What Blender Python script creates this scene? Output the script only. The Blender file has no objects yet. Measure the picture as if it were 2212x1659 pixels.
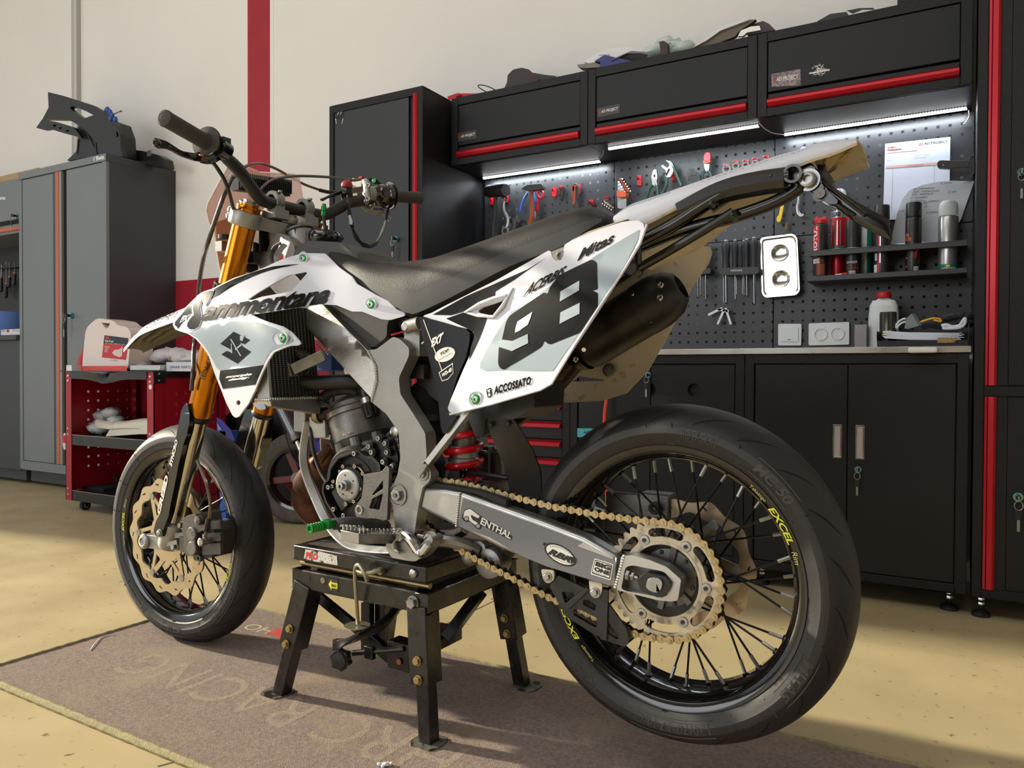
import bpy, bmesh, math, random
from mathutils import Vector as V, Matrix, geometry
from mathutils.bvhtree import BVHTree
random.seed(7)
SC=bpy.context.scene; COL=SC.collection
PI=math.pi; rad=math.radians
# ---------------------------------------------------------------- camera
YAW,PIT,ROL,FPX,HC=.526,-.015,.004,1670.,.732
Fw=V((-math.sin(YAW)*math.cos(PIT),math.cos(YAW)*math.cos(PIT),math.sin(PIT)))
_R0=V((math.cos(YAW),math.sin(YAW),0)); _U0=_R0.cross(Fw)
Rt=_R0*math.cos(ROL)+_U0*math.sin(ROL); Up=Rt.cross(Fw)
CAM=V((0,0,HC))
cd=bpy.data.cameras.new('camera'); cam=bpy.data.objects.new('camera',cd); COL.objects.link(cam)
cd.sensor_width=36; cd.lens=FPX/2212*36; cd.clip_start=.02; cd.clip_end=60
cam.matrix_world=Matrix(((Rt.x,Up.x,-Fw.x,CAM.x),(Rt.y,Up.y,-Fw.y,CAM.y),(Rt.z,Up.z,-Fw.z,CAM.z),(0,0,0,1)))
SC.camera=cam
# ---------------------------------------------------------------- view, world, sun
SC.view_settings.view_transform='Standard'; SC.view_settings.look='None'
SC.view_settings.gamma=1; SC.view_settings.use_curve_mapping=False
SC.view_settings.exposure=0.0
wd=bpy.data.worlds.new('world'); SC.world=wd; wd.use_nodes=True
nt=wd.node_tree; bg=nt.nodes['Background']; bg.inputs['Color'].default_value=(.86,.93,1,1); bg.inputs['Strength'].default_value=.9
sd=bpy.data.lights.new('sun','SUN'); sd.energy=7.5; sd.angle=rad(1.6); sd.color=(1,.90,.70)
so=bpy.data.objects.new('sun',sd); COL.objects.link(so); so.location=(-8,0,4)
SUNV=V((1,.15,-math.tan(rad(21)))).normalized()
so.rotation_euler=SUNV.to_track_quat('-Z','Y').to_euler()
def area(name,loc,tgt,sx,sy,e,col=(1,1,1)):
    a=bpy.data.lights.new(name,'AREA'); a.shape='RECTANGLE'; a.size=sx; a.size_y=sy; a.energy=e; a.color=col
    o=bpy.data.objects.new(name,a); COL.objects.link(o); o.location=loc
    o.rotation_euler=(V(tgt)-V(loc)).to_track_quat('-Z','Y').to_euler(); return o
area('overhead_fill',(-2.5,-1.0,4.8),(-2.5,.6,0),6,2.2,120,(.97,.98,1))  # added top fill lamp below the closed ceiling; no skylight is built
area('camera_side_fill',(-3.2,-5.1,1.9),(-2.6,1.5,1.2),5.2,3.0,190,(.95,.97,1))  # added frontal fill lamp behind the camera; the wall there has no door
# ---------------------------------------------------------------- pixel helpers (only used to read real positions off the photograph)
def ray(px,py): return Rt*((px-1106)/FPX)-Up*((py-829.5)/FPX)+Fw
def PY(px,py,Y): d=ray(px,py); return CAM+d*(Y/d.y)
def PX(px,py,X): d=ray(px,py); return CAM+d*(X/d.x)
def PZ(px,py,Z=0.): d=ray(px,py); return CAM+d*((Z-HC)/d.z)
AZ=-.0218; E1=V((math.cos(AZ),math.sin(AZ),0)); E2=V((-math.sin(AZ),math.cos(AZ),0)); EZ=V((0,0,1)); OB=V((-.433,1.345,0))
def B(px,py,l=0.):                      # point on the bike's vertical plane at lateral offset l (minus = left side)
    d=ray(px,py); return CAM+d*((OB+E2*l-CAM).dot(E2)/d.dot(E2))
def bike(x,l,z): return OB+E1*x+E2*l+EZ*z
# ---------------------------------------------------------------- materials
def lin(c): return tuple(((x/255)/12.92 if x/255<=.04045 else ((x/255+.055)/1.055)**2.4) for x in c)
MATS={}
def mat(name,rgb,rough=.5,metal=0.,coat=0.,var=0.,vscale=8.,bump=0.,bscale=200.,alpha=1.,trans=0.,emit=0.,sheen=0.,rvar=0.,dirt=None,spec=.5,aniso=None,ior=1.5):
    if name in MATS: return MATS[name]
    m=bpy.data.materials.new(name); MATS[name]=m; m.use_nodes=True
    N=m.node_tree.nodes; L=m.node_tree.links; b=N['Principled BSDF']
    c=lin(rgb)+(1,)
    b.inputs['Base Color'].default_value=c; b.inputs['Roughness'].default_value=rough; b.inputs['Metallic'].default_value=metal
    b.inputs['Coat Weight'].default_value=coat; b.inputs['Coat Roughness'].default_value=.06
    b.inputs['Specular IOR Level'].default_value=spec; b.inputs['IOR'].default_value=ior
    if alpha<1: b.inputs['Alpha'].default_value=alpha
    if trans: b.inputs['Transmission Weight'].default_value=trans
    if sheen: b.inputs['Sheen Weight'].default_value=sheen
    if emit: b.inputs['Emission Color'].default_value=c; b.inputs['Emission Strength'].default_value=emit
    geo=N.new('ShaderNodeNewGeometry')
    def noise(scale,det=4,stretch=None):
        n=N.new('ShaderNodeTexNoise'); n.inputs['Scale'].default_value=scale; n.inputs['Detail'].default_value=det
        if stretch:
            mp=N.new('ShaderNodeMapping'); mp.inputs['Scale'].default_value=stretch; L.new(geo.outputs['Position'],mp.inputs['Vector']); L.new(mp.outputs['Vector'],n.inputs['Vector'])
        else: L.new(geo.outputs['Position'],n.inputs['Vector'])
        return n
    col=None
    if var:
        n=noise(vscale); mr=N.new('ShaderNodeMapRange'); L.new(n.outputs['Fac'],mr.inputs['Value'])
        mr.inputs['From Min'].default_value=.3; mr.inputs['From Max'].default_value=.7; mr.inputs['To Min'].default_value=1-var; mr.inputs['To Max'].default_value=1+var
        mx=N.new('ShaderNodeMix'); mx.data_type='RGBA'; mx.blend_type='MULTIPLY'; mx.inputs[0].default_value=1
        mx.inputs[6].default_value=c; L.new(mr.outputs['Result'],mx.inputs[7]); col=mx.outputs[2]
    if dirt:                                # (rgb, scale, low, high) blotches of another colour
        n=noise(dirt[1],6); mr=N.new('ShaderNodeMapRange'); L.new(n.outputs['Fac'],mr.inputs['Value']); mr.inputs['From Min'].default_value=dirt[2]; mr.inputs['From Max'].default_value=dirt[3]
        mx=N.new('ShaderNodeMix'); mx.data_type='RGBA'; L.new(mr.outputs['Result'],mx.inputs[0])
        if col: L.new(col,mx.inputs[6])
        else: mx.inputs[6].default_value=c
        mx.inputs[7].default_value=lin(dirt[0])+(1,); col=mx.outputs[2]
    if col: L.new(col,b.inputs['Base Color'])
    if rvar:
        n=noise(vscale*1.7,5); mr=N.new('ShaderNodeMapRange'); L.new(n.outputs['Fac'],mr.inputs['Value']); mr.inputs['From Min'].default_value=.3; mr.inputs['From Max'].default_value=.7
        mr.inputs['To Min'].default_value=max(0,rough-rvar); mr.inputs['To Max'].default_value=rough+rvar; L.new(mr.outputs['Result'],b.inputs['Roughness'])
    if bump:
        n=noise(bscale,3,aniso); bp=N.new('ShaderNodeBump'); bp.inputs['Strength'].default_value=bump; bp.inputs['Distance'].default_value=.002
        L.new(n.outputs['Fac'],bp.inputs['Height']); L.new(bp.outputs['Normal'],b.inputs['Normal'])
    return m
# ---------------------------------------------------------------- mesh builder
def inpoly(p,poly):
    x,y=p; c=False; n=len(poly); j=n-1
    for i in range(n):
        xi,yi=poly[i]; xj,yj=poly[j]
        if (yi>y)!=(yj>y) and x<(xj-xi)*(y-yi)/(yj-yi)+xi: c=not c
        j=i
    return c
def parea(p): return .5*sum(p[i-1][0]*p[i][1]-p[i][0]*p[i-1][1] for i in range(len(p)))
def arcs(p,r,n=4):                      # round the corners of a 2D outline
    out=[]; N=len(p)
    for i in range(N):
        q=p[i]; rr=q[2] if len(q)>2 else r
        a=V(p[i-1][:2]); b=V(q[:2]); c=V(p[(i+1)%N][:2]); d1=(a-b); d2=(c-b); k=min(rr,d1.length*.48,d2.length*.48)
        if k<1e-9: out.append((b.x,b.y)); continue
        s=b+d1.normalized()*k; e=b+d2.normalized()*k
        for t in range(n+1):
            t/=n; out.append(tuple(s*(1-t)**2+b*2*t*(1-t)+e*t*t))
    return out
def spl(p,n=6,closed=False):            # Catmull-Rom through points of any dimension
    P=[V(q) for q in p]; N=len(P); out=[]
    R=range(N if closed else N-1)
    for i in R:
        a=P[(i-1)%N] if closed or i>0 else P[0]*2-P[1]; b=P[i]; c=P[(i+1)%N]; d=P[(i+2)%N] if closed or i+2<N else P[-1]*2-P[-2]
        for k in range(n):
            t=k/n; out.append(.5*((2*b)+(c-a)*t+(2*a-5*b+4*c-d)*t*t+(3*b-a-3*c+d)*t**3))
    if not closed: out.append(P[-1])
    return out
def circ(cx,cy,r,n=24,ry=None,ph=0): ry=ry or r; return [(cx+r*math.cos(2*PI*i/n+ph),cy+ry*math.sin(2*PI*i/n+ph)) for i in range(n)]
def cdt(outer,holes=(),extra=()):       # triangulate a 2D region, returns pts, tris
    pts=[];edges=[]
    for lp in [outer]+list(holes):
        s=len(pts); pts+=[V(q[:2]) for q in lp]; edges+=[(s+i,s+(i+1)%len(lp)) for i in range(len(lp))]
    pts+=[V(q[:2]) for q in extra]
    vo,eo,fo,_,_,_=geometry.delaunay_2d_cdt(pts,edges,[],0,1e-7)
    tr=[]
    for f in fo:
        c=sum((vo[i] for i in f),V((0,0)))/len(f)
        if inpoly(c,outer) and not any(inpoly(c,h) for h in holes): tr.append(tuple(f))
    return [tuple(v) for v in vo],tr
_txt={}
def textgeo(s,shear=0.,bold=0.,spacing=1.,lim=9.):
    k=(s,shear,bold,spacing,lim)
    if k in _txt: return _txt[k]
    c=bpy.data.curves.new('t','FONT'); c.body=s; c.size=1; c.shear=shear; c.offset=bold; c.space_character=spacing; c.resolution_u=3
    o=bpy.data.objects.new('t',c); COL.objects.link(o); dg=bpy.context.evaluated_depsgraph_get(); dg.update()
    me=bpy.data.meshes.new_from_object(o.evaluated_get(dg)); vs=[(v.co.x,v.co.y) for v in me.vertices]; fs=[tuple(p.vertices) for p in me.polygons]
    bpy.data.objects.remove(o); bpy.data.curves.remove(c); bpy.data.meshes.remove(me)
    if vs:
        x0=min(v[0] for v in vs);x1=max(v[0] for v in vs);y0=min(v[1] for v in vs);y1=max(v[1] for v in vs)
        vs=[((x-x0)/(x1-x0),(y-y0)/(y1-y0)) for x,y in vs]
    tri=[]
    for f in fs:
        for i in range(1,len(f)-1): tri.append((vs[f[0]],vs[f[i]],vs[f[i+1]]))
    for it in range(4):
        out=[]; big=False
        for a,b,c in tri:
            L=[((p[0]-q[0])**2*len(s)+(p[1]-q[1])**2*.3)**.5 for p,q in((a,b),(b,c),(c,a))]
            if max(L)>lim:
                big=True; i=L.index(max(L)); p,q,r=((a,b,c),(b,c,a),(c,a,b))[i]; h=((p[0]+q[0])/2,(p[1]+q[1])/2); out+=[(p,h,r),(h,q,r)]
            else: out.append((a,b,c))
        tri=out
        if not big: break
    vs=[p for t in tri for p in t]; fs=[(3*i,3*i+1,3*i+2) for i in range(len(tri))]
    _txt[k]=(vs,fs); return vs,fs
class MB:
    def __init__(s): s.v=[];s.f=[];s.m=[];s.mats=[]
    def mi(s,m):
        if m not in s.mats: s.mats.append(m)
        return s.mats.index(m)
    def add(s,vs,fs,m):
        o=len(s.v); s.v+=[V(v) for v in vs]; k=s.mi(m)
        for f in fs: s.f.append(tuple(i+o for i in f)); s.m.append(k)
        return s
    def box(s,a,b,m):
        x0,y0,z0=a;x1,y1,z1=b
        return s.add([(x0,y0,z0),(x1,y0,z0),(x1,y1,z0),(x0,y1,z0),(x0,y0,z1),(x1,y0,z1),(x1,y1,z1),(x0,y1,z1)],[(0,3,2,1),(4,5,6,7),(0,1,5,4),(1,2,6,5),(2,3,7,6),(3,0,4,7)],m)
    def obox(s,c,ax,ay,az,m):           # centre and three half-axis vectors
        c=V(c);ax=V(ax);ay=V(ay);az=V(az)
        vs=[c+ax*i+ay*j+az*k for k in(-1,1) for i,j in((-1,-1),(1,-1),(1,1),(-1,1))]
        return s.add(vs,[(0,3,2,1),(4,5,6,7),(0,1,5,4),(1,2,6,5),(2,3,7,6),(3,0,4,7)],m)
    def bar(s,a,b,w,h,m,up=(0,0,1)):    # rectangular bar from a to b
        a=V(a);b=V(b);d=(b-a); t=d.normalized(); x=t.cross(V(up)); x=x.normalized() if x.length>1e-4 else V((1,0,0)); y=x.cross(t)
        return s.obox((a+b)/2,d/2,x*w/2,y*h/2,m)
    def tube(s,P,r,m,n=10,caps=True,closed=False,flat=None):
        P=[V(p) for p in P]; N=len(P); rs=r if isinstance(r,list) else [r]*N
        T=[]
        for i in range(N):
            a=P[(i-1)%N] if closed or i>0 else P[i]; b=P[(i+1)%N] if closed or i<N-1 else P[i]; T.append((b-a).normalized())
        u=T[0].orthogonal().normalized() if flat is None else (V(flat)-T[0]*V(flat).dot(T[0])).normalized()
        vs=[]
        for i in range(N):
            if flat is None: u=(u-T[i]*u.dot(T[i])).normalized()
            else: u=(V(flat)-T[i]*V(flat).dot(T[i])).normalized()
            w=T[i].cross(u); ri=rs[i]; ra,rb=ri if isinstance(ri,(tuple,list)) else (ri,ri)
            vs+=[P[i]+u*(ra*math.cos(2*PI*k/n))+w*(rb*math.sin(2*PI*k/n)) for k in range(n)]
        fs=[]
        for i in range(N if closed else N-1):
            j=(i+1)%N
            fs+=[(i*n+k,i*n+(k+1)%n,j*n+(k+1)%n,j*n+k) for k in range(n)]
        if caps and not closed: fs+=[tuple(range(n-1,-1,-1)),tuple((N-1)*n+k for k in range(n))]
        return s.add(vs,fs,m)
    def lathe(s,o,ax,prof,m,n=24,a0=0,a1=2*PI,ref=None):   # prof = [(radius, along)]
        o=V(o);ax=V(ax).normalized(); u=(V(ref)-ax*V(ref).dot(ax)).normalized() if ref else ax.orthogonal().normalized(); w=ax.cross(u); full=abs(a1-a0-2*PI)<1e-6; K=n if full else n+1
        vs=[];fs=[]
        for r,h in prof:
            for k in range(K):
                a=a0+(a1-a0)*k/n; vs.append(o+ax*h+(u*math.cos(a)+w*math.sin(a))*max(r,1e-5))
        for i in range(len(prof)-1):
            for k in range(n):
                k2=(k+1)%K; fs.append((i*K+k,i*K+k2,(i+1)*K+k2,(i+1)*K+k))
        return s.add(vs,fs,m)
    def cyl(s,a,b,r,m,n=16,r2=None):
        a=V(a);b=V(b);L=(b-a).length; r2=r if r2 is None else r2
        return s.lathe(a,b-a,[(0,0),(r,0),(r2,L),(0,L)],m,n)
    def sph(s,c,r,m,n=12,sc=(1,1,1),k=8):
        c=V(c);vs=[];fs=[]
        for i in range(k+1):
            t=PI*i/k
            for j in range(n): a=2*PI*j/n; vs.append(c+V((r*sc[0]*math.sin(t)*math.cos(a),r*sc[1]*math.sin(t)*math.sin(a),r*sc[2]*math.cos(t))))
        for i in range(k):
            for j in range(n): fs.append((i*n+j,(i+1)*n+j,(i+1)*n+(j+1)%n,i*n+(j+1)%n))
        return s.add(vs,fs,m)
    def hexb(s,c,ax,r,h,m,n=6): c=V(c); ax=V(ax).normalized(); return s.lathe(c,ax,[(0,0),(r,0),(r,h*.85),(r*.88,h),(0,h)],m,n)
    def plate(s,outer,f0,f1,m,holes=(),extra=(),mside=None,m2=None):   # 2D outline mapped by f0 (front) and f1 (back)
        if parea(outer)<0: outer=outer[::-1]
        holes=[h if parea(h)<0 else h[::-1] for h in holes]
        pts,tr=cdt(outer,holes,extra)
        A=[f0(x,y) for x,y in pts]; Bk=[f1(x,y) for x,y in pts]
        s.add(A,tr,m); s.add(Bk,[t[::-1] for t in tr],m2 or m)
        for lp in [outer]+list(holes):
            a=[f0(*q[:2]) for q in lp]; b=[f1(*q[:2]) for q in lp]; n=len(lp)
            s.add(a+b,[(i,n+i,n+(i+1)%n,(i+1)%n) for i in range(n)],mside or m)
        return s
    def flat(s,outer,f,m,holes=(),extra=()):
        pts,tr=cdt(outer,holes,extra); return s.add([f(x,y) for x,y in pts],tr,m)
    def text(s,t,f,m,shear=0,bold=0,spacing=1,lim=9.):   # f maps the unit square of the text
        vs,fs=textgeo(t,shear,bold,spacing,lim); return s.add([f(x,y) for x,y in vs],fs,m)
    def build(s,name,parent=None,bevel=0,seg=2,sub=0,ang=35,loc=None,flip=False):
        me=bpy.data.meshes.new(name); base=V((0,0,0)); p=parent
        if parent is not None:
            base=V(parent['_base'])
        elif loc is not None: base=V(loc)
        me.from_pydata([v-base for v in s.v],[],s.f)
        for m in s.mats: me.materials.append(m)
        me.polygons.foreach_set('material_index',s.m); me.update()
        bm=bmesh.new(); bm.from_mesh(me); bmesh.ops.remove_doubles(bm,verts=bm.verts,dist=2e-6)
        bmesh.ops.recalc_face_normals(bm,faces=bm.faces) if not flip else None
        bm.to_mesh(me); bm.free()
        me.polygons.foreach_set('use_smooth',[True]*len(me.polygons)); me.set_sharp_from_angle(angle=rad(ang))
        o=bpy.data.objects.new(name,me); COL.objects.link(o)
        if parent is not None: o.parent=parent
        elif loc is not None: o.location=base
        o['_base']=tuple(base)
        if bevel:
            bv=o.modifiers.new('bevel','BEVEL'); bv.width=bevel; bv.segments=seg; bv.limit_method='ANGLE'; bv.angle_limit=rad(40); bv.use_clamp_overlap=True
        if sub: sm=o.modifiers.new('sub','SUBSURF'); sm.levels=sub; sm.render_levels=sub
        return o
def tag(o,label,cat,group=None):
    o['label']=label; o['category']=cat
    if group: o['group']=group
    return o
def thing(name,loc,label,cat,group=None):
    o=bpy.data.objects.new(name,None); COL.objects.link(o); o.location=V(loc); o['_base']=tuple(V(loc)); o.empty_display_size=.05
    return tag(o,label,cat,group)
def struct(o): o['kind']='structure'; return o
def dup(root,dloc,label=None,group=None,rotz=0):
    r=root.copy(); COL.objects.link(r); r.location=root.location+V(dloc); r.rotation_euler.z+=rotz
    if label: r['label']=label
    if group: r['group']=group
    for ch in list(root.children):
        c=ch.copy(); COL.objects.link(c); c.parent=r
        for g in list(ch.children): d=g.copy(); COL.objects.link(d); d.parent=c
    return r
def quadmap(p00,p10,p11,p01):           # unit square -> 3D quad
    a,b,c,d=map(V,(p00,p10,p11,p01)); return lambda u,v:a*(1-u)*(1-v)+b*u*(1-v)+c*u*v+d*(1-u)*v
# ================================================================= materials
WHITE=mat('wall_white',(236,234,230),.85,var=.03,vscale=1.5,bump=.12,bscale=25)
FLOOR=mat('floor_concrete',(182,166,128),.42,var=.10,vscale=3,bump=.10,bscale=40,rvar=.10,dirt=((112,94,66),42,.64,.74))
BLK=mat('cabinet_black',(24,25,28),.42,spec=.32,bump=.35,bscale=420,var=.06,vscale=5)
BLKF=mat('cabinet_black_frame',(20,21,23),.40,spec=.32,bump=.5,bscale=500)
PEG=mat('peg_black',(34,35,38),.38,var=.05)
RED=mat('handle_red',(178,16,34),.32,metal=.35)
REDP=mat('paint_red',(168,18,34),.45)
REDW=mat('wall_red',(166,30,48),.5,bump=.35,bscale=30,var=.08)
GREYB=mat('cabinet_grey',(118,124,128),.42,bump=.1,bscale=400,var=.03,vscale=3)
GREYD=mat('cabinet_grey_dark',(62,64,70),.5,var=.04)
ORANGE=mat('orange_trim',(205,92,52),.4)
STEEL=mat('steel_brushed',(190,186,178),.3,metal=1,rvar=.08,vscale=6)
CHROME=mat('chrome',(210,210,212),.12,metal=1)
ZINC=mat('zinc',(160,160,158),.34,metal=1,var=.1,vscale=60)
BPL=mat('black_plastic',(24,24,25),.4)
BGL=mat('black_gloss',(12,12,14),.12,coat=.6)
RUB=mat('rubber',(32,32,33),.75)
WPL=mat('white_plastic',(222,224,226),.35)
WPB=mat('white_paper',(226,228,236),.7)
DARKV=mat('void_dark',(9,9,10),.8)
REDPL=mat('red_plastic',(190,22,34),.35)
BLUEP=mat('blue_plastic',(38,84,170),.35)
LBL=mat('label_dark',(58,57,56),.4)
TXTW=mat('print_white',(224,224,220),.5)
TXTK=mat('print_black',(18,18,20),.35)
TXTR=mat('print_red',(200,30,40),.45)
YELP=mat('print_yellow',(226,214,48),.5)
TEAL=mat('label_teal',(70,176,190),.45)
CARD=mat('cardboard',(176,148,118),.8,var=.05)
# ================================================================= setting
YW=3.16
m=MB(); m.add([(-9,-5.3,0),(3.2,-5.3,0),(3.2,YW,0),(-9,YW,0)],[(0,1,2,3)],FLOOR); struct(m.build('floor'))
m=MB(); w=.012
m.box((-9,YW,0),(3.2,YW+.15,5),WHITE)
a=PY(536,100,YW).x;b=PY(583,100,YW).x; m.box((a,YW-.004,1.298),(b,YW+.01,5),REDW)
m.box((b+.006,YW-.002,1.3),(b+.03,YW+.01,5),mat('wall_line',(236,236,234),.7))
m.box((-9,YW-.003,0),(-1.9,YW+.01,1.298),REDW); struct(m.build('wall_back'))
m=MB(); m.box((-9,-5.3,4.9),(3.2,YW,5),mat('ceiling_white',(205,203,198),.9)); struct(m.build('ceiling'))
m=MB()          # wall with the roller-door opening the sun comes through
m.box((-9.15,1.05,0),(-9,YW,5),WHITE); m.box((-9.15,-5.3,4.3),(-9,1.05,5),WHITE); struct(m.build('wall_left'))
m=MB(); m.box((3.2,-5.3,0),(3.35,YW,5),WHITE); struct(m.build('wall_right'))
m=MB(); WG=mat('wall_front_grey',(120,116,112),.85); m.box((-9,-5.45,0),(3.2,-5.3,5),WG); struct(m.build('wall_front'))
m=MB()          # expansion joints
def joint(a,b,w=.004):
    a=V(a);b=V(b);d=(b-a).normalized();s=V((-d.y,d.x,0))*w/2; m.add([a-s+EZ*.0006,b-s+EZ*.0006,b+s+EZ*.0006,a+s+EZ*.0006],[(0,1,2,3)],mat('joint_dark',(70,64,54),.8))
joint(PZ(1100,1281),PZ(1060,1295)); joint(PZ(1135,1265),PZ(940,1360)); joint(PZ(340,1656),PZ(400,1640))
struct(m.build('trim_1'))
# ---- conduit
a=PY(163,100,YW).x;b=PY(175,100,YW).x
m=MB(); m.box((a,YW-.03,1.9),(b,YW,4.9),mat('conduit_grey',(182,181,178),.5)); m.box((a+(b-a)*.55,YW-.034,1.9),(b,YW-.03,4.9),mat('conduit_lid',(200,199,196),.5))
tag(m.build('cable_conduit',loc=(a,YW,1.9),bevel=.002),'pale grey square cable conduit running up the white wall above the grey cabinet','conduit')
# ================================================================= black cabinets
MOD=.665; X3=.022; YF=2.70; YU=2.85
def lock(parent,p,s=1.,ring=True):
    m=MB(); p=V(p); m.cyl(p,p+V((0,-.008*s,0)),.011*s,mat('lock_teal_chrome',(120,180,184),.2,metal=.9),16)
    m.cyl(p+V((0,-.008*s,0)),p+V((0,-.02*s,0)),.006*s,BPL,10); m.box(p+V((-.002,-.034*s,-.008*s)),p+V((.002,-.02*s,.006*s)),ZINC)
    q=p+V((0,-.03*s,-.018*s)); m.tube([q+V((math.cos(t)*.009*s,0,math.sin(t)*.011*s)) for t in [2*PI*i/12 for i in range(12)]],.0012*s,ZINC,5,closed=True)
    m.box(q+V((-.006*s,-.002,-.034*s)),q+V((.006*s,.002,-.012*s)),BPL); m.box(q+V((-.003*s,-.001,-.062*s)),q+V((.003*s,.001,-.034*s)),ZINC)
    return m.build('lock_and_key',parent)
def plaque(m,f,txt='AD PROJECT',bgm=None,tm=None,slash=True,k=.30):
    m.flat([(0,0),(1,0),(1,1),(0,1)],f,bgm or LBL)
    if slash:
        for i in(0,1):
            x=.06+i*.045; g=lambda u,v:f(u,v)+V((0,-.0008,0)); m.flat([(x,k),(x+.028,k),(x+.058,1-k),(x+.03,1-k)],g,TXTR)
    m.text(txt,lambda u,v:f(.17+u*.76,k+v*(1-2*k))+V((0,-.0009,0)),tm or TXTW,shear=.2,bold=.02)
# --- upper cabinets
def upper(i,label):
    x1=X3-MOD*i-.001; x0=x1-MOD+.002; z0,z1=1.65,1.946
    r=thing('wall_cabinet',((x0+x1)/2,YW,z0),label,'cabinet','black wall cabinets above the pegboard')
    m=MB(); fw=.033
    m.box((x0,YU+.002,z0),(x1,YW,z0+.012),BLKF); m.box((x0,YU+.002,z1-.012),(x1,YW,z1),BLKF)
    m.box((x0,YU+.002,z0),(x0+.012,YW,z1),BLKF); m.box((x1-.012,YU+.002,z0),(x1,YW,z1),BLKF); m.box((x0,YU+.03,z0),(x1,YU+.034,z1),DARKV)
    for a,b in(((x0,YU,z0),(x0+fw,YU+.02,z1)),((x1-fw,YU,z0),(x1,YU+.02,z1)),((x0+fw,YU,z1-fw),(x1-fw,YU+.02,z1)),((x0+fw,YU,z0),(x1-fw,YU+.02,z0+.028))): m.box(a,b,BLKF)
    m.build('body',r,bevel=.0015)
    m=MB(); m.box((x0+fw+.002,YU+.004,z0+.085),(x1-fw-.002,YU+.02,z1-fw-.002),BLK); m.box((x0+fw+.002,YU+.006,z0+.060),(x1-fw-.002,YU+.02,z0+.078),BLK)
    d=m.build('door',r,bevel=.0015)
    m=MB(); P=[(0,0),(-.008,.004),(-.014,.014),(-.012,.024),(-.004,.031),(.004,.031),(.004,0)]
    for k in range(len(P)):
        a=P[k];b=P[(k+1)%len(P)]; zz=z0+.029
        m.add([(x0+fw+.003,YU+a[0],zz+a[1]),(x1-fw-.003,YU+a[0],zz+a[1]),(x1-fw-.003,YU+b[0],zz+b[1]),(x0+fw+.003,YU+b[0],zz+b[1])],[(0,1,2,3)],RED)
    for x in(x0+fw+.003,x1-fw-.003): m.add([(x,YU+p[0],z0+.029+p[1]) for p in P],[tuple(range(len(P)))],RED)
    m.build('door_handle',d,ang=20)
    return r,d,x0,x1,z0,z1
ups=[upper(0,'black wall cabinet at the right with a silvery plate and a scribbled graffiti sticker'),
     upper(1,'middle black wall cabinet with a small dark nameplate, between two other wall cabinets'),
     upper(2,'black wall cabinet at the left next to the tall black locker')]
PX_PL=[((1666,160),(1729,149),(1730,184),(1667,188)),((1290,234),(1339,224),(1339,244),(1291,254)),((989,288),(1029,280),(1030,299),(989,306))]
for (r,d,*_),q in zip(ups,PX_PL):
    m=MB(); c=[PY(x,y,YU+.0025) for x,y in q]; tl,tr,br,bl=c; f=quadmap(bl,br,tr,tl)
    plaque(m,f,bgm=mat('plate_worn',(140,124,122),.35,metal=.5,dirt=((90,84,84),160,.45,.6)) if r is ups[0][0] else None); m.build('nameplate',r)
m=MB(); cx,cz=PY(1768,152,YU+.001).x,PY(1768,152,YU+.001).z; random.seed(3)
for k in range(26):
    a=random.uniform(0,PI); l=random.uniform(.008,.03); p=V((cx+random.uniform(-.02,.02),YU+.002,cz+random.uniform(-.016,.016))); dv=V((math.cos(a)*l*1.3,0,math.sin(a)*l*.8))*.5; n=V((-dv.z,0,dv.x)).normalized()*.0012
    m.add([p-dv,p+n,p+dv,p-n],[(0,1,2,3)],TXTW)
m.text('79',lambda u,v:V((cx-.008+u*.02,YU+.0015,cz-.008+v*.016)),TXTW,shear=.3)
m.box((cx-.03,YU+.0018,cz-.007),(cx+.036,YU+.003,cz-.002),TXTW); m.build('graffiti_sticker',ups[0][0])
# --- LED strips
LED=mat('led_white',(255,255,255),emit=9.); LEDD=mat('led_backing',(150,155,158),.4)
def led(x0,x1,y,label):
    z=1.648; m=MB(); m.box((x0,y-.006,z-.006),(x1,y+.006,z),LEDD)
    n=int((x1-x0)/.009)
    m.box((x0,y-.004,z-.0085),(x1,y+.004,z-.006),LED)
    for k in range(n): m.box((x0+(k+.2)*(x1-x0)/n,y-.009,z-.004),(x0+(k+.7)*(x1-x0)/n,y-.006,z-.001),LED)
    o=tag(m.build('led_strip',loc=((x0+x1)/2,y,z)),label,'light','led strips under the wall cabinets')
    a=bpy.data.lights.new('strip_glow','AREA'); a.shape='RECTANGLE'; a.size=x1-x0; a.size_y=.012; a.energy=2.2; a.color=(.86,.95,1)
    ao=bpy.data.objects.new('strip_glow',a); COL.objects.link(ao); ao.location=((x0+x1)/2,y-.002,z-.012); ao.rotation_euler=(rad(12),0,0)
led(-1.95,-1.355,3.085,'white led strip under the left wall cabinet, leftmost of the three strips')
led(-1.25,-.654,2.93,'white led strip under the middle wall cabinet')
led(-.592,.008,3.085,'white led strip under the right wall cabinet, above the pinned sheet of paper')
WIRE=mat('wire_pale',(200,198,190),.5)
m=MB(); m.tube(spl([PZ(1640,266,1.645),PY(1655,280,2.98),PY(1672,288,3.04),PZ(1697,291,1.645)]),.0022,WIRE,6); tag(m.build('strip_wire',loc=PZ(1640,266,1.645)),'short pale wire joining the middle and right led strips','wire')
m=MB(); m.tube(spl([PY(1293,343,3.06),PY(1302,334,3.02),PY(1304,324,2.96),PY(1311,317,2.93)]),.0022,WIRE,6); tag(m.build('strip_wire',loc=PY(1293,343,3.06)),'short pale wire joining the left and middle led strips','wire')
m=MB(); m.tube(spl([PY(2093,238,3.08),PY(2094,250,3.09),PY(2088,262,3.11),PY(2081,268,3.12)]),.0022,WIRE,6); tag(m.build('strip_wire',loc=PY(2093,238,3.08)),'white wire end hanging at the right end of the right led strip','wire')
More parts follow.
